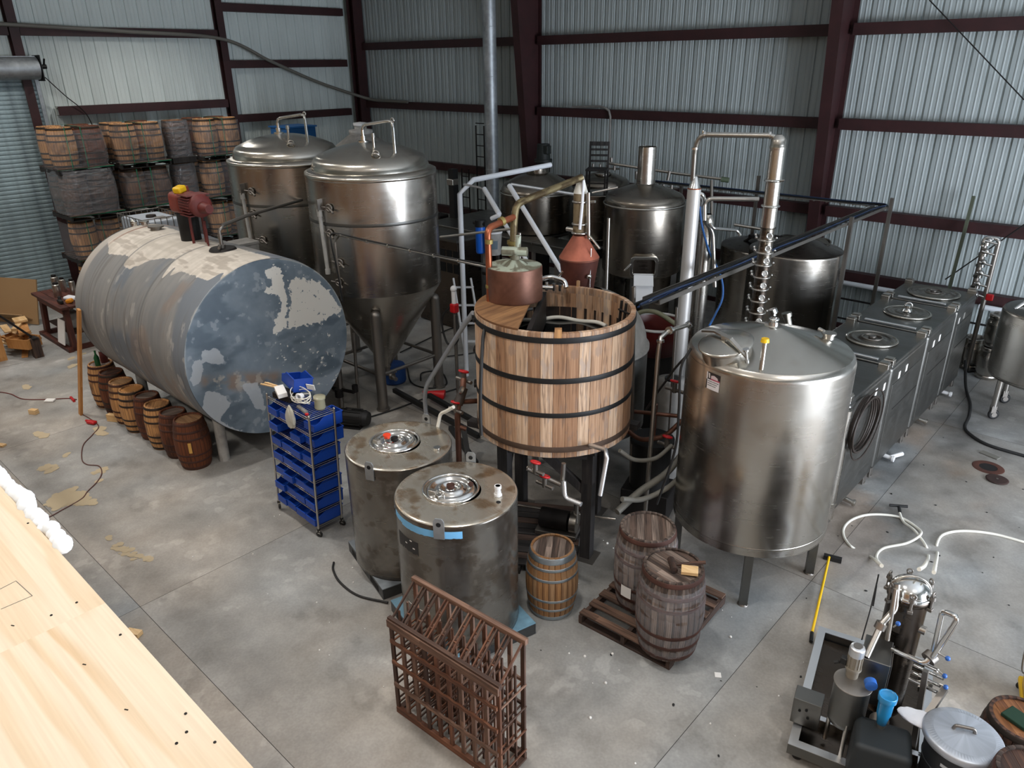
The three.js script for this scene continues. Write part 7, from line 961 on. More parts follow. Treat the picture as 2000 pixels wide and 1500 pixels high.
// ---------- filter skid at the lower right ----------
{
  const B = [-0.95, 0, -5.4], ry = 0.227, R = (p) => [p[0] - B[0], p[1] - B[1], p[2] - B[2]], t = thing('filter_skid', 'stainless filter machine on a skid with domed housing, motor tank and blue handled valves', 'machine', B);
  const Lq = (x, y, z) => { const c = Math.cos(ry), s = Math.sin(ry); return [-1.35 + x * c + z * s - B[0], y, -4.76 - x * s + z * c - B[2]]; };   // skid axes: x to the right, -z away
  const lbox = (w, h, d, x, y, z) => box(w, h, d, ...Lq(x, y, z), 0, ry), lr = (w, h, d, r, x, y, z) => rbox(w, h, d, r, ...Lq(x, y, z), 0, ry);
  for (const [w, d, x, z] of [[1.0, 0.07, 0.5, 0], [1.0, 0.07, 0.5, -1.5], [0.07, 1.43, 0.035, -0.75], [0.07, 1.43, 0.965, -0.75], [0.9, 0.05, 0.5, -0.36]]) { obj('frame_rail', [lbox(w, 0.1, d, x, 0.13, z)], M.steelDull, t); obj('rail_cap', [lbox(w, 0.006, d, x, 0.183, z)], M.alu, t); }
  obj('drip_tray', lbox(0.9, 0.012, 1.4, 0.5, 0.1, -0.75), M.steelSmoke, t); for (const [x, z] of [[0.08, -0.05], [0.92, -0.05], [0.08, -1.45], [0.92, -1.45]]) obj('foot', cyl(0.04, 0.03, 0.085, ...Lq(x, 0.0425, z), 14), M.rubber, t);
  const hc = R([-0.91, 0, -5.64]); const H = (g) => g.translate(hc[0], 0, hc[2]);
  obj('housing', H(uvRound(lathe([[0.14, 0.2], [0.147, 0.24], [0.147, 1.34], [0.16, 1.35], [0.16, 1.385], [0.148, 1.39]], 64), 0.15)), M.steelSmoke, t, true); const dm = []; for (let i = 0; i <= 16; i++) { const a = (i / 16) * Math.PI / 2; dm.push([0.148 * Math.cos(a), 1.41 + 0.115 * Math.sin(a)]); } obj('dome_lid', H(uvRound(lathe([[0.16, 1.392], [0.162, 1.41], ...dm], 64), 0.15)), M.chrome, t, true);
  obj('lid_strap', H(place(new THREE.TorusGeometry(0.15, 0.012, 6, 30, Math.PI), 0, 1.395, 0, 0, 0.5).scale(1, 1, 1)), M.tube, t);
  for (let i = 0; i < 6; i++) { const a = i * 1.047 + 0.35, x = 0.172 * Math.sin(a), z = 0.172 * Math.cos(a); obj('swing_bolt', [H(cyl(0.012, 0.012, 0.14, x, 1.39, z, 10)), H(cyl(0.024, 0.02, 0.03, x, 1.44, z, 12)), H(place(new THREE.TorusGeometry(0.02, 0.007, 6, 14), x, 1.475, z, 0, a)), H(rbox(0.04, 0.03, 0.05, 0.006, x * 0.97, 1.33, z * 0.97, 0, a))], M.tubeDull, t); }
  obj('housing_port', H(place(cyl(0.035, 0.035, 0.06, 0.15, 1.12, 0.03, 18, 0, 0, Math.PI / 2))), M.tube, t); obj('housing_plate', H(place(new THREE.CylinderGeometry(0.149, 0.149, 0.2, 8, 1, true, -0.35, 0.5), 0, 1.18, 0)), phy({ color: 0x4f4a45, roughness: 0.5, metalness: 0.6, side: THREE.DoubleSide }), t);
  const mc = R([-1.03, 0, -5.0]), Q = (g) => g.translate(mc[0], 0, mc[2]);
  obj('dosing_tank', Q(uvRound(lathe([[0.001, 0.42], [0.06, 0.42], [0.132, 0.46], [0.134, 0.5], [0.134, 0.84]], 48), 0.13)), M.steelDull, t, true); obj('tank_lid', Q(uvRound(lathe([[0.142, 0.838], [0.142, 0.85], [0.06, 0.862], [0.001, 0.862]], 48), 0.14)), M.tubeDull, t, true); for (const a of [0.4, 2.5, 4.6]) obj('tank_leg', Q(rod([0.12 * Math.sin(a), 0.15, 0.12 * Math.cos(a)], [0.118 * Math.sin(a), 0.52, 0.118 * Math.cos(a)], 0.018)), M.tube, t);
  obj('motor_body', [Q(cyl(0.052, 0.052, 0.13, -0.03, 1.02, -0.04, 28)), Q(cyl(0.06, 0.06, 0.02, -0.03, 0.95, -0.04, 28)), Q(cyl(0.045, 0.05, 0.08, -0.03, 0.9, -0.04, 24)), ...[...Array(14)].map((_, i) => Q(box(0.006, 0.11, 0.008, -0.03 + 0.054 * Math.sin(i * 0.449), 1.02, -0.04 + 0.054 * Math.cos(i * 0.449), 0, i * 0.449)))], std({ color: 0x9a9386, metalness: 0.5, roughness: 0.5 }), t); obj('motor_cowl', Q(uvRound(lathe([[0.056, 0], [0.057, 0.06], [0.05, 0.08], [0.001, 0.085]], 32).translate(-0.03, 1.075, -0.04), 0.05)), M.alu, t, true); obj('fan_grille', Q(place(new THREE.CylinderGeometry(0.034, 0.034, 0.004, 28), -0.03, 1.161, -0.04)), M.tubeDull, t); obj('terminal_box', [Q(rbox(0.05, 0.06, 0.05, 0.008, -0.1, 0.99, -0.02)), Q(rod([-0.13, 0.97, 0], [-0.16, 0.95, 0.01], 0.012))], M.rubber, t);
  obj('switch_box', lr(0.22, 0.26, 0.16, 0.004, 0.08, 0.34, -0.26), M.steelDull, t); for (const [x, y] of [[0.03, 0.36], [0.08, 0.385], [0.1, 0.31]]) obj('switch', cyl(0.011, 0.011, 0.012, ...Lq(x, y, -0.178), 14, Math.PI / 2, ry), M.blackHole, t);
  { const p = R([-0.979, 1.057, -5.26]); obj('control_box', rbox(0.2, 0.42, 0.3, 0.006, p[0] + 0.02, p[1] - 0.22, p[2] + 0.02, 0, ry), M.steelDull, t); obj('box_door', box(0.006, 0.38, 0.26, p[0] + 0.125, p[1] - 0.22, p[2] - 0.01, 0, ry), M.tubeDull, t); }
  obj('inlet_pipe', [pipe([R([-1.001, 1.045, -5.103]), R([-0.989, 1.244, -5.309]), R([-0.943, 1.341, -5.419]), R([-0.978, 1.543, -5.463])], 0.024, 0.03, 14), rod(R([-0.995, 1.204, -5.287]), R([-0.988, 1.254, -5.309]), 0.042, 0.042, 18)], M.tube, t); obj('sight_pipe', pipe([R([-0.972, 1.527, -5.413]), R([-0.953, 1.362, -5.376]), R([-0.931, 1.094, -5.34])], 0.018, 0.02), M.tube, t);
  obj('outlet_pipe', pipe([R([-0.882, 1.039, -5.327]), R([-0.637, 1.093, -5.262]), R([-0.609, 1.167, -5.315]), R([-0.623, 1.573, -5.314]), R([-0.514, 1.599, -5.275]), R([-0.597, 1.19, -5.266])], 0.02, 0.035, 12), M.chrome, t); obj('valve_disc', rod(R([-0.628, 1.128, -5.283]), R([-0.609, 1.151, -5.325]), 0.055, 0.055, 24), M.tubeDull, t);
  for (const [a, b, n] of [[[-0.596, 1.24, -5.266], [-0.503, 1.258, -5.226], 0], [[-0.908, 1.247, -5.323], [-0.884, 1.293, -5.327], 0], [[-0.564, 1.005, -5.371], [-0.506, 0.977, -5.376], 0], [[-0.527, 0.888, -5.374], [-0.48, 0.88, -5.379], 0]]) { const v = obj('valve_lever', rod(R(a), R(b), 0.006), M.tube, t); obj('blue_knob', ball(0.019, ...R(b), 14), M.blueCap, v); }
  obj('manifold_pipes', [[1784, 1298, 1842, 1326], [1780, 1312, 1836, 1340], [1790, 1290, 1832, 1310], [1776, 1326, 1830, 1352]].map(([a, b, c, d], i) => rod(R([[-0.746, 0.809, -5.55], [-0.747, 0.733, -5.55], [-0.733, 0.859, -5.552], [-0.741, 0.697, -5.5]][i]), R([[-0.519, 0.864, -5.475], [-0.526, 0.786, -5.475], [-0.566, 0.92, -5.471], [-0.529, 0.759, -5.424]][i]), 0.014)), M.chrome, t);
  obj('manifold_stand', [beam(R([-0.637, 0.916, -5.413]), R([[-0.572, 0.291, -5.37][0], 0.12, [-0.572, 0.291, -5.37][2]]), 0.04, 0.04), beam(R([-0.485, 0.823, -5.428]), R([-0.545, 0.631, -5.171]), 0.045, 0.045)], M.tubeDull, t); obj('manifold_valves', [1795, 1808, 1820].map((_, i) => place(rbox(0.06, 0.06, 0.05, 0.01, 0, 0, 0), ...R([[-0.662, 0.748, -5.51], [-0.603, 0.728, -5.517], [-0.638, 0.692, -5.463]][i]))), M.steel, t);
  { const p = R([-0.769, 0.936, -4.941]), y = p[1]; obj('filter_cup', lathe([[0.001, y - 0.28], [0.035, y - 0.28], [0.045, y - 0.2], [0.052, y - 0.18], [0.055, y - 0.06], [0.066, y - 0.05], [0.068, y], [0.056, y + 0.004], [0.054, y - 0.012], [0.001, y - 0.014]], 12).translate(p[0], 0, p[2]), M.blueCup, t); obj('cup_inlet', place(cyl(0.045, 0.045, 0.05, p[0] - 0.14, y - 0.02, p[2] - 0.05, 20, Math.PI / 2, 0.5)), M.blueCap, t); obj('cup_stem', [cyl(0.03, 0.03, 0.16, p[0], y - 0.34, p[2], 16)], M.tube, t); }
  obj('pump_body', [place(new THREE.CylinderGeometry(0.09, 0.09, 0.1, 28), ...Lq(0.62, 0.26, -0.2), Math.PI / 2, ry), place(new THREE.CylinderGeometry(0.07, 0.075, 0.24, 28), ...Lq(0.62, 0.26, -0.38), Math.PI / 2, ry), rod(Lq(0.62, 0.3, -0.2), Lq(0.62, 0.44, -0.2), 0.03)], M.tubeDull, t); obj('pump_label', lbox(0.06, 0.07, 0.004, 0.55, 0.25, -0.146), M.paper, t);
  tag(obj('plug_cable', hose([[-1.123, 1.543, -5.486], [-1.121, 1.352, -5.487], [-1.102, 1.264, -5.44], [-1.123, 1.453, -5.486], [-1.105, 1.269, -5.388], [-1.097, 1.029, -5.287]], 0.006, 60, 6), M.rubber), 'thin black cord with a plug hanging along the filter housing', 'cord');
}
// ---------- trash can, barrels and mop bucket by the skid ----------
{
  const c = thing('trash_can', 'dark round trash can with a scratched galvanized lid', 'trash can', [-0.27, 0, -5.12]); obj('can_body', lathe([[0.001, 0], [0.2, 0], [0.235, 0.7], [0.245, 0.72], [0.235, 0.72]], 56), plain(0x1f2226, 0.55), c); for (const y of [0.3, 0.5]) obj('can_rib', ring(0.2 + y * 0.05, 0.006, 0, y, 0, Math.PI / 2, 0, 56), plain(0x1f2226, 0.55), c); obj('can_lid', uvRound(lathe([[0.25, 0.7], [0.265, 0.71], [0.266, 0.745], [0.25, 0.765], [0.2, 0.775], [0.001, 0.795]], 72), 0.26), std({ color: 0xc3c9d2, metalness: 0.55, roughness: 0.4, map: T.grime }), c, true); obj('lid_handle', [pipe([[-0.07, 0.79, 0.02], [-0.06, 0.825, 0.02], [0.05, 0.825, -0.03], [0.06, 0.79, -0.035]], 0.013, 0.02)], M.tubeDull, c); obj('label_strip', place(new THREE.CylinderGeometry(0.232, 0.2305, 0.03, 8, 1, true, -0.3, 0.25), 0, 0.6, 0), phy({ color: 0xb9bec3, roughness: 0.5, side: THREE.DoubleSide }), c);
  const cg = new THREE.IcosahedronGeometry(0.12, 4), p = cg.attributes.position; for (let i = 0; i < p.count; i++) { const x = p.getX(i), y = p.getY(i), z = p.getZ(i), k = 1 + 0.6 * (fbm(x * 15 + 9, z * 15 + y * 9 + 9, 3) - 0.5); p.setXYZ(i, x * k * 1.1, y * k * 0.28, z * k * 0.7); } cg.computeVertexNormals(); tag(obj('white_rag', cg.translate(-0.56, 0.7, -5.12), M.cloth), 'white rag tucked under the trash can lid', 'cloth');
  tag(obj('black_tarp', rbox(0.4, 0.62, 0.34, 0.05, -0.72, 0.31, -4.86, 0, 0.3), plain(0x1b2022, 0.6)), 'dark plastic box standing left of the trash can', 'box');
  barrel({ H: 0.62, rh: 0.235, rb: 0.275, n: 24, hoops: H6(0.62), mats: [M.oakDark], hoopMat: M.hoop, headMats: [std({ map: T.oak, color: 0xc8a890, roughness: 0.75 })], boards: 5, pos: [0.03, 0, -5.75], turn: 0.3, label: 'dark barrel behind the trash can with a green pad on its head' });
  tag(obj('green_pad', rbox(0.2, 0.03, 0.15, 0.008, 0.0, 0.62, -5.72, 0, -0.35), M.greenPad), 'dark green scouring pad lying on the barrel head', 'pad');
  barrel({ H: 0.88, rh: 0.25, rb: 0.3, n: 26, hoops: H6(0.88), mats: [M.oakDark, M.oakGreyD], hoopMat: M.hoopRust, headMats: [M.oakDark], boards: 6, pos: [0.2, 0, -4.95], turn: 0.2, label: 'brown barrel with an orange wood plate, beside the trash can' });
  const pl = obj('wood_plate', uvLong(rbox(0.16, 0.12, 0.02, 0.004, 0, 0, 0)), std({ map: T.oak, color: 0xffb488, roughness: 0.7 }), scene, true); pl.position.set(0.03, 0.6, -4.7); pl.rotation.set(-0.06, -0.6, 0.1, 'YXZ'); tag(pl, 'small orange wood plate fixed on the brown barrel side', 'plate');
  const b = thing('mop_bucket', 'yellow plastic mop bucket on black casters', 'bucket', [0.12, 0, -6.72], 0.25); const wall = []; for (const [y, w, d] of [[0.1, 0.15, 0.2], [0.35, 0.18, 0.24], [0.56, 0.21, 0.27]]) wall.push([y, w, d]);
  const sg = new THREE.CylinderGeometry(1, 0.78, 0.5, 40, 6, true), sp = sg.attributes.position; for (let i = 0; i < sp.count; i++) { const x = sp.getX(i), y = sp.getY(i), z = sp.getZ(i), a = Math.atan2(x, z), r = Math.hypot(x, z), e = 0.55; const sx = Math.sign(x) * Math.abs(x / r) ** e * r, sz = Math.sign(z) * Math.abs(z / r) ** e * r; sp.setXYZ(i, sx * 0.21, y + 0.35 + (y > 0.2 ? -0.09 * Math.max(0, Math.sin(a * 1 + 0.6)) : 0), sz * 0.27); } sg.computeVertexNormals(); const bm = M.yellowBucket.clone(); bm.side = THREE.DoubleSide; obj('bucket_wall', sg, bm, b); obj('bucket_floor', box(0.3, 0.02, 0.38, 0, 0.11, 0), M.yellowBucket, b); obj('bucket_water', box(0.34, 0.01, 0.44, 0, 0.32, 0), plain(0x5a4a20, 0.2), b); obj('base_skirt', rbox(0.36, 0.06, 0.46, 0.02, 0, 0.1, 0), M.yellow, b); for (const [x, z] of [[-0.15, 0.2], [0.15, 0.2], [-0.15, -0.2], [0.15, -0.2]]) obj('caster', place(new THREE.TorusGeometry(0.026, 0.014, 8, 16), x, 0.04, z, 0, 0.5), M.rubber, b);
  obj('rim_handle', hose([[-0.2, 0.5, 0.2], [-0.24, 0.42, 0.1], [-0.22, 0.44, -0.1], [-0.2, 0.52, -0.2]], 0.006, 30, 6), M.tubeDull, b);
}

// ---------- small things on the floor ----------
{
  const fl = (p, y) => [p[0], y, p[2]];
  const s = thing('floor_squeegee', 'floor squeegee with yellow handle lying on the concrete', 'squeegee', [0, 0, 0]); obj('handle', rod(fl([-1.749, 0, -6.263],0.03), fl([-2.098, 0, -7.619],0.05), 0.014), M.yellow, s); obj('grip', rod(fl([-1.716, 0, -6.169],0.03), fl([-1.76, 0, -6.302],0.03), 0.018), M.rubber, s); obj('blade', beam(fl([-2.161, 0, -7.628],0.03), fl([-1.975, 0, -7.678],0.03), 0.06, 0.05), M.rubber, s);
  tag(obj('white_hose', hose([[-1.136, 1.564, -5.586], fl([-1.749, 0, -7.967],0.03), fl([-2.011, 0, -8.052],0.016), fl([-2.182, 0, -8.29],0.016), fl([-2.196, 0, -8.602],0.016), fl([-2.059, 0, -8.89],0.016), fl([-1.777, 0, -9.063],0.016), fl([-1.518, 0, -8.95],0.016), fl([-1.454, 0, -8.765],0.05), fl([-1.533, 0, -8.543],0.016), fl([-1.702, 0, -8.258],0.016), fl([-1.708, 0, -8.03],0.016), fl([-1.598, 0, -7.849],0.05)], 0.016, 200, 10), M.hoseWhite), 'white hose looping on the floor behind the filter housing', 'hose');
  tag(obj('white_hose', hose([fl([-1.794, 0, -9.14],0.03), fl([-1.698, 0, -8.982],0.02), fl([-1.537, 0, -8.833],0.045), fl([-1.351, 0, -8.636],0.02), fl([-1.265, 0, -8.422],0.03), [-0.914, 1.428, -6.031], [-0.884, 1.631, -5.631]], 0.016, 120, 10), M.hoseWhite), 'white hose with a black spray nozzle crossing the loop', 'hose');
  tag(obj('white_hose', hose([[-0.791, 1.612, -5.695], fl([-1.196, 0, -8.509],0.05), fl([-1.261, 0, -8.757],0.02), fl([-1.258, 0, -9.023],0.016), fl([-1.103, 0, -9.259],0.016), fl([-0.811, 0, -9.432],0.016), fl([-0.451, 0, -9.487],0.016)], 0.016, 120, 10), M.hoseWhite), 'white hose running straight off to the side from the filter', 'hose');
  const n = thing('spray_nozzle', 'black spray nozzle at the white hose end on the floor', 'nozzle', fl([-1.826, 0, -9.205],0.03), 0.6); obj('grip', rod([0, 0, 0.05], [0.02, 0.02, -0.06], 0.02), M.rubber, n); obj('head', rod([-0.09, 0.02, -0.07], [0.12, 0.03, -0.05], 0.018), M.rubber, n);
  tag(obj('black_hose', hose([fl([-2.389, 0, -14.612],0.3), fl([-2.192, 0, -14.021],0.05), fl([-1.972, 0, -13.374],0.025), fl([-1.861, 0, -12.826],0.022), fl([-1.815, 0, -12.382],0.022), fl([-1.695, 0, -12.141],0.022), fl([-1.394, 0, -11.922],0.022), fl([-0.87, 0, -11.887],0.022)], 0.024, 120, 8), M.rubber), 'black hose curving over the floor from the last tote', 'hose');
  tag(obj('black_cords', [0, 1, 2].map((k) => hose([fl([-2.463, 0, -15.545],0.02), fl([-2.316, 0, -15.465],0.02), fl([-2.125, 0, -15.562],0.02), fl([-2.212, 0, -15.186],0.02), fl([-2.35, 0, -14.87],0.02)].map((p, i) => [p[0] + 0.1 * k, p[1] + 0.01 * k, p[2] - 0.12 * k + 0.05 * (i % 2)]), 0.02, 50, 7)), M.rubber), 'tangle of black cables on the floor by the back wall', 'cable', null, 'stuff');
  const dp = [-1.246, 0, -11.224], d = thing('floor_drain', 'round rusty floor drain standing open in the concrete', 'drain', [dp[0], 0, dp[2]]); obj('drain_collar', lathe([[0.11, 0.002], [0.115, 0.007], [0.19, 0.007], [0.2, 0.001]], 48), std({ color: 0x5a3326, roughness: 0.9, map: T.grime }), d); obj('drain_pit', cyl(0.115, 0.115, 0.004, 0, 0.003, 0, 40), plain(0x0d0806, 0.95), d);
  const c = [-1.075, 0, -10.909], cv = thing('drain_cover', 'rusty round drain cover lying beside the open drain', 'cover', [c[0], 0.008, c[2]]); obj('cover_disc', lathe([[0.001, 0], [0.135, 0], [0.14, 0.01], [0.12, 0.018], [0.001, 0.016]], 44), std({ color: 0x3c2620, roughness: 0.85, map: T.grime }), cv); obj('lift_hole', cyl(0.014, 0.014, 0.004, 0, 0.018, 0, 14), M.tubeDull, cv);
  const gr = [-1.311, 0, -11.621]; tag(obj('grey_rag', rbox(0.26, 0.02, 0.1, 0.008, gr[0], 0.012, gr[2], 0, -0.3), M.hoseGrey), 'flat grey rag on the floor near the open drain', 'rag');
  const pp = [-2.198, 0, -5.192]; tag(obj('paper_scrap', rbox(0.06, 0.006, 0.06, 0.002, pp[0], 0.005, pp[2], 0.05, 0.6), M.paper), 'crumpled paper square on the floor joint before the pallet', 'paper');
  // extension cord with red ends
  tag(obj('extension_cord', hose([fl([-15.052, 0, -2.695],0.008), fl([-14.712, 0, -2.843],0.008), fl([-14.29, 0, -2.921],0.008), fl([-13.958, 0, -3.182],0.008), fl([-13.732, 0, -3.436],0.008), fl([-13.548, 0, -3.538],0.01)], 0.009, 60, 6), M.redDull), 'reddish extension cord lying across the floor at the far left', 'cord'); tag(obj('extension_cord', hose([fl([-12.895, 0, -3.373],0.008), fl([-12.515, 0, -3.396],0.01), fl([-12.142, 0, -3.376],0.01), fl([-11.899, 0, -3.186],0.008), fl([-11.655, 0, -2.971],0.008), fl([-11.208, 0, -2.79],0.008), fl([-10.971, 0, -2.775],0.008), fl([-10.793, 0, -2.872],0.008), fl([-10.543, 0, -2.82],0.008), fl([-10.339, 0, -2.681],0.008), fl([-10.177, 0, -2.501],0.008), fl([-10.032, 0, -2.371],0.008), fl([-9.942, 0, -2.119],0.008), fl([-9.882, 0, -1.887],0.008), fl([-9.991, 0, -1.713],0.008)], 0.008, 160, 6), std({ color: 0x5c3a34, roughness: 0.6 })), 'brown extension cord winding from the plank past the sawdust', 'cord');
  const pk = [-12.342, 0, -3.349]; tag(obj('red_plug', [rbox(0.16, 0.05, 0.09, 0.02, pk[0], 0.03, pk[2], 0, 0.4), rod([pk[0] - 0.16, 0.02, pk[2] + 0.03], [pk[0] - 0.06, 0.03, pk[2]], 0.02)], M.red), 'red power plug block on the brown cord by the plank', 'plug'); const p2 = [-13.596, 0, -3.497]; tag(obj('red_plug', rod([p2[0] - 0.1, 0.02, p2[2]], [p2[0] + 0.12, 0.02, p2[2] + 0.02], 0.022), M.red), 'small red plug at the end of the far cord', 'plug'); const p3 = [-13.832, 0, -3.207]; tag(obj('white_wrapper', rbox(0.16, 0.03, 0.1, 0.01, p3[0], 0.02, p3[2], 0.1, 0.7), M.paper), 'white plastic wrapper on the floor beside the far cord', 'wrapper');
  for (const [p, w, h, label] of [[[-12.181, 0, -3.638], 0.22, 0.12, 'pale wood block standing on the floor near the plank'], [[-13.49, 0, -2.854], 0.14, 0.08, 'small wood offcut alone on the far floor'], [[-6.872, 0, -1.746], 0.16, 0.05, 'wood offcut peeking past the plywood edge'], [[-12.599, 0, -2.122], 0.14, 0.03, 'yellow wood sliver on the floor at the very left']]) tag(obj('floor_offcut', uvLong(rbox(w, h, 0.08, 0.004, p[0], h / 2, p[2], 0, 0.5)), M.pine, scene, true), label, 'wood block');
  // sawdust: thin drifts and flakes, following the patches in the photograph
  const drift = [[[[-10.112, 0, -1.809], [-10.256, 0, -2.006], [-10.433, 0, -2.188], [-10.409, 0, -2.439], [-10.655, 0, -2.627], [-11.076, 0, -2.743], [-11.443, 0, -2.624], [-11.586, 0, -2.708], [-11.048, 0, -2.768], [-10.663, 0, -2.907], [-10.285, 0, -2.675], [-9.768, 0, -2.436], [-9.948, 0, -2.278], [-10.076, 0, -2.164], [-9.881, 0, -1.856]], 900], [[[-12.172, 0, -3.325], [-12.047, 0, -3.435], [-11.746, 0, -3.343], [-11.856, 0, -3.247]], 110], [[[-12.692, 0, -2.632], [-12.597, 0, -2.786], [-12.361, 0, -2.689], [-12.465, 0, -2.598]], 60], [[[-15.813, 0, -4.189], [-15.885, 0, -4.501], [-15.39, 0, -4.372], [-15.224, 0, -3.987]], 110], [[[-15.005, 0, -3.132], [-14.711, 0, -3.294], [-14.49, 0, -3.184], [-14.595, 0, -3.093]], 70], [[[-11.393, 0, -2.266], [-11.418, 0, -2.443], [-11.222, 0, -2.515], [-11.119, 0, -2.313]], 60], [[[-8.932, 0, -2.247], [-8.346, 0, -2.346], [-7.867, 0, -2.44], [-7.815, 0, -2.358], [-8.432, 0, -2.202]], 50], [[[-11.305, 0, -3.729], [-11.095, 0, -3.797], [-10.954, 0, -3.696]], 10]];
  const inside = (x, z, P) => { let k = false; for (let i = 0, j = P.length - 1; i < P.length; j = i++) if ((P[i][2] > z) !== (P[j][2] > z) && x < ((P[j][0] - P[i][0]) * (z - P[i][2])) / (P[j][2] - P[i][2]) + P[i][0]) k = !k; return k; };
  const gs = []; for (const [P, num] of drift) { const xs = P.map((q) => q[0]), zs = P.map((q) => q[2]), x0 = Math.min(...xs), x1 = Math.max(...xs), z0 = Math.min(...zs), z1 = Math.max(...zs); let k = 0, tries = 0; while (k < num && tries++ < num * 40) { const x = rr(x0, x1), z = rr(z0, z1); if (!inside(x, z, P) || fbm(x * 3.1 + 50, z * 3.1 + 50, 3) < 0.44) continue; k++; const g = new THREE.CircleGeometry(rr(0.012, 0.05), 5 + Math.floor(rnd() * 3)).rotateX(-Math.PI / 2).scale(rr(0.6, 1.5), 1, 1).rotateY(rr(0, 6)).translate(x, 0.002 + rnd() * 0.004, z); gs.push(g); } }
  tag(obj('sawdust', gs, M.dust), 'tan sawdust drifts scattered over the concrete along the cord', 'sawdust', null, 'stuff');
  const bits = []; for (let i = 0; i < 90; i++) { const x = rr(-9, -0.5), z = rr(-6.4, -2.6); bits.push(place(new THREE.IcosahedronGeometry(rr(0.004, 0.011), 0), x, 0.005, z)); } for (const p of [[-3.272, 0, -4.549], [-2.923, 0, -4.41], [-2.789, 0, -3.994], [-2.346, 0, -5.731], [-4.192, 0, -6.202], [-3.092, 0, -4.755]]) bits.push(place(new THREE.IcosahedronGeometry(0.014, 1), p[0], 0.008, p[2])); tag(obj('floor_crumbs', bits, M.paper), 'small white crumbs and chips strewn over the concrete', 'debris', null, 'stuff'); const dk = []; for (let i = 0; i < 60; i++) dk.push(place(new THREE.IcosahedronGeometry(rr(0.005, 0.014), 0).scale(1.6, 0.5, 1), rr(-4, 0), 0.004, rr(-12, -4.2), 0, rr(0, 3))); tag(obj('dark_crumbs', dk, M.rubber), 'dark grit and chips strewn over the concrete', 'debris', null, 'stuff');
  // around the fermenter foot
  const mt = thing('floor_motor', 'black electric motor lying on the floor behind the cart', 'motor', fl([-9.066, 0, -6.114], 0), 0.5); obj('motor_body', [place(new THREE.CylinderGeometry(0.13, 0.13, 0.4, 28), 0, 0.16, 0, 0, 0, Math.PI / 2), ...[...Array(12)].map((_, i) => box(0.3, 0.02, 0.012, 0, 0.16 + 0.135 * Math.sin(i * 0.52), 0.135 * Math.cos(i * 0.52), -i * 0.52 + Math.PI / 2))], M.blackIron, mt); obj('end_bell', place(new THREE.CylinderGeometry(0.1, 0.13, 0.07, 28), 0.23, 0.16, 0, 0, 0, -Math.PI / 2), M.rubber, mt); obj('motor_plate', box(0.07, 0.004, 0.05, -0.05, 0.295, 0.0), M.tubeDull, mt); obj('motor_foot', box(0.3, 0.03, 0.24, 0, 0.015, 0), M.blackIron, mt);
  const cn = thing('red_funnel', 'red plastic cone lying on the floor near the fermenter', 'cone', fl([-8.914, 0, -7.714], 0.07), 0.6); obj('cone_body', place(new THREE.CylinderGeometry(0.02, 0.09, 0.34, 24), 0, 0, 0, 0, 0, 1.45), M.red, cn); obj('cone_tip', place(new THREE.CylinderGeometry(0.018, 0.02, 0.05, 16), -0.19, 0.02, 0, 0, 0, 1.45), M.red, cn);
  const bd = [-9.964, 0, -7.726]; tag(obj('blue_barrel', lathe([[0.001, 0], [0.2, 0], [0.22, 0.04], [0.22, 0.3], [0.2, 0.34], [0.001, 0.35]], 32).translate(-10.0, 0, -7.7), plain(0x123a72, 0.5), scene, true), 'low blue plastic tub under the fermenter cone', 'tub');
  const ps = thing('pipe_stand', 'dark pipework and valves clustered left of the fermenter leg', 'pipework', fl([-9.724, 0, -6.35], 0)); obj('riser', [rod([0, 0, 0], [-0.1, 1.1, -0.1], 0.04), rod([0.2, 0, -0.2], [0.12, 1.3, -0.3], 0.025)], M.tubeDull, ps); obj('valve', [cyl(0.07, 0.07, 0.14, -0.03, 0.3, 0, 18), rod([-0.2, 0.34, 0], [0.25, 0.36, -0.1], 0.03), cyl(0.05, 0.05, 0.12, 0.22, 0.4, -0.15, 16)], M.iron, ps);
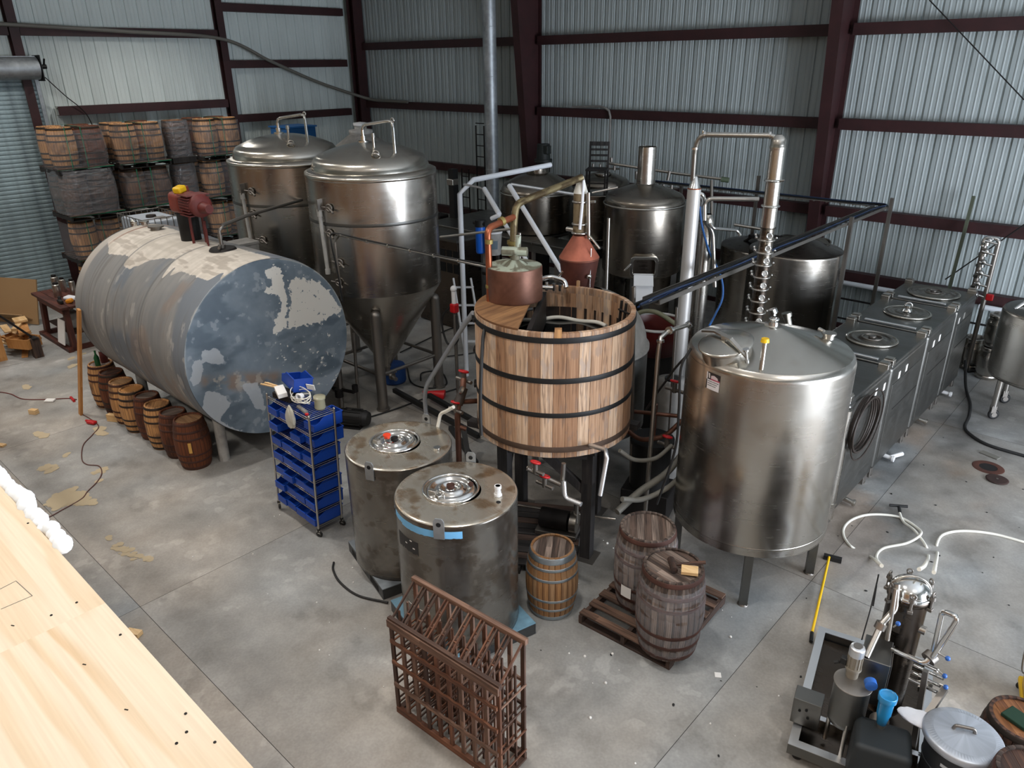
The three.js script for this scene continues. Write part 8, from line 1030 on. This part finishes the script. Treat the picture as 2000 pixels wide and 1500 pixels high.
  for (const [pts, r, label] of [[[fl([-9.326, 0, -5.935],0.02), fl([-9.168, 0, -6.271],0.02), fl([-9.048, 0, -6.808],0.02), fl([-8.984, 0, -7.54],0.02), fl([-8.848, 0, -8.327],0.02)], 0.012, 'black cable crossing the floor before the fermenter legs'], [[fl([-10.298, 0, -8.251],0.02), fl([-9.662, 0, -7.833],0.02), fl([-9.245, 0, -7.892],0.02), fl([-9.159, 0, -8.208],0.02), fl([-9.67, 0, -8.528],0.02), fl([-9.886, 0, -8.275],0.02), fl([-9.632, 0, -8.014],0.02)], 0.014, 'black hose coil around the right fermenter leg'], [[fl([-11.026, 0, -8.694],0.02), fl([-11.278, 0, -10.004],0.02), fl([-11.32, 0, -10.496],0.02)], 0.013, 'black hose on the floor behind the fermenter'], [[fl([-6.336, 0, -3.797],0.012), fl([-6.222, 0, -3.71],0.012), fl([-5.971, 0, -3.629],0.012), fl([-5.645, 0, -3.629],0.012), fl([-5.306, 0, -3.765],0.02)], 0.013, 'black cable curling from the rear drum skid'], [[fl([-10.162, 0, -9.143],0.02), fl([-9.991, 0, -9.438],0.02), fl([-9.878, 0, -9.684],0.02)], 0.012, 'black cable lying near the step ladder']]) tag(obj('floor_cable', hose(pts, r, 60, 7), M.rubber), label, 'cable');
  { const a = [-6.352, 0, -3.809], p = [fl(a, 0.012)]; }
  const sl = thing('step_ladder', 'small white step ladder standing left of the vat', 'ladder', [0, 0, 0]); const f0 = [-10.049, 0, -9.537], tp = [-9.531, 1.346, -8.841]; for (const dx of [0, 0.38]) { obj('front_rail', rod([f0[0] + dx * 0.75, 0, f0[2] - dx * 0.66], [f0[0] - 0.62 + dx * 0.7, 1.35, f0[2] - 0.35 - dx * 0.6], 0.022), M.white, sl); obj('rear_rail', rod([f0[0] - 0.9 + dx * 0.75, 0, f0[2] - 0.75 - dx * 0.66], [f0[0] - 0.62 + dx * 0.7, 1.35, f0[2] - 0.35 - dx * 0.6], 0.016), M.alu, sl); } for (let i = 0; i < 4; i++) { const k = 0.16 + i * 0.24; obj('step', beam([f0[0] - 0.62 * k, 1.35 * k, f0[2] - 0.35 * k], [f0[0] - 0.62 * k + 0.285, 1.35 * k, f0[2] - 0.35 * k - 0.25], 0.08, 0.02), M.white, sl); }
  const hd = [-8.511, 1.755, -7.882]; const rp = thing('red_hand_pump', 'white topped red stand with a hanging black hose near the chiller', 'stand', [hd[0], 0, hd[2]]); obj('stand_pole', rod([0, 0, 0], [0, hd[1] - 0.2, 0], 0.03), M.tubeDull, rp); obj('red_body', rbox(0.12, 0.16, 0.12, 0.03, 0, hd[1] - 0.1, 0), M.red, rp); obj('white_top', [cyl(0.04, 0.04, 0.24, 0, hd[1] + 0.1, 0, 16), ball(0.055, 0, hd[1] + 0.22, 0)], M.white, rp); obj('hung_hose', hose([[0, hd[1], 0], [-0.2, hd[1] - 0.3, 0.1], [-0.1, hd[1] - 0.7, 0.1], [0.15, hd[1] - 0.6, 0.1], [0.1, hd[1] - 0.2, 0.05]], 0.018, 60, 7), M.rubber, rp);
}
scene.traverse((o) => { if (o.isMesh) o.castShadow = o.receiveShadow = true; });
renderer.render(scene, camera);
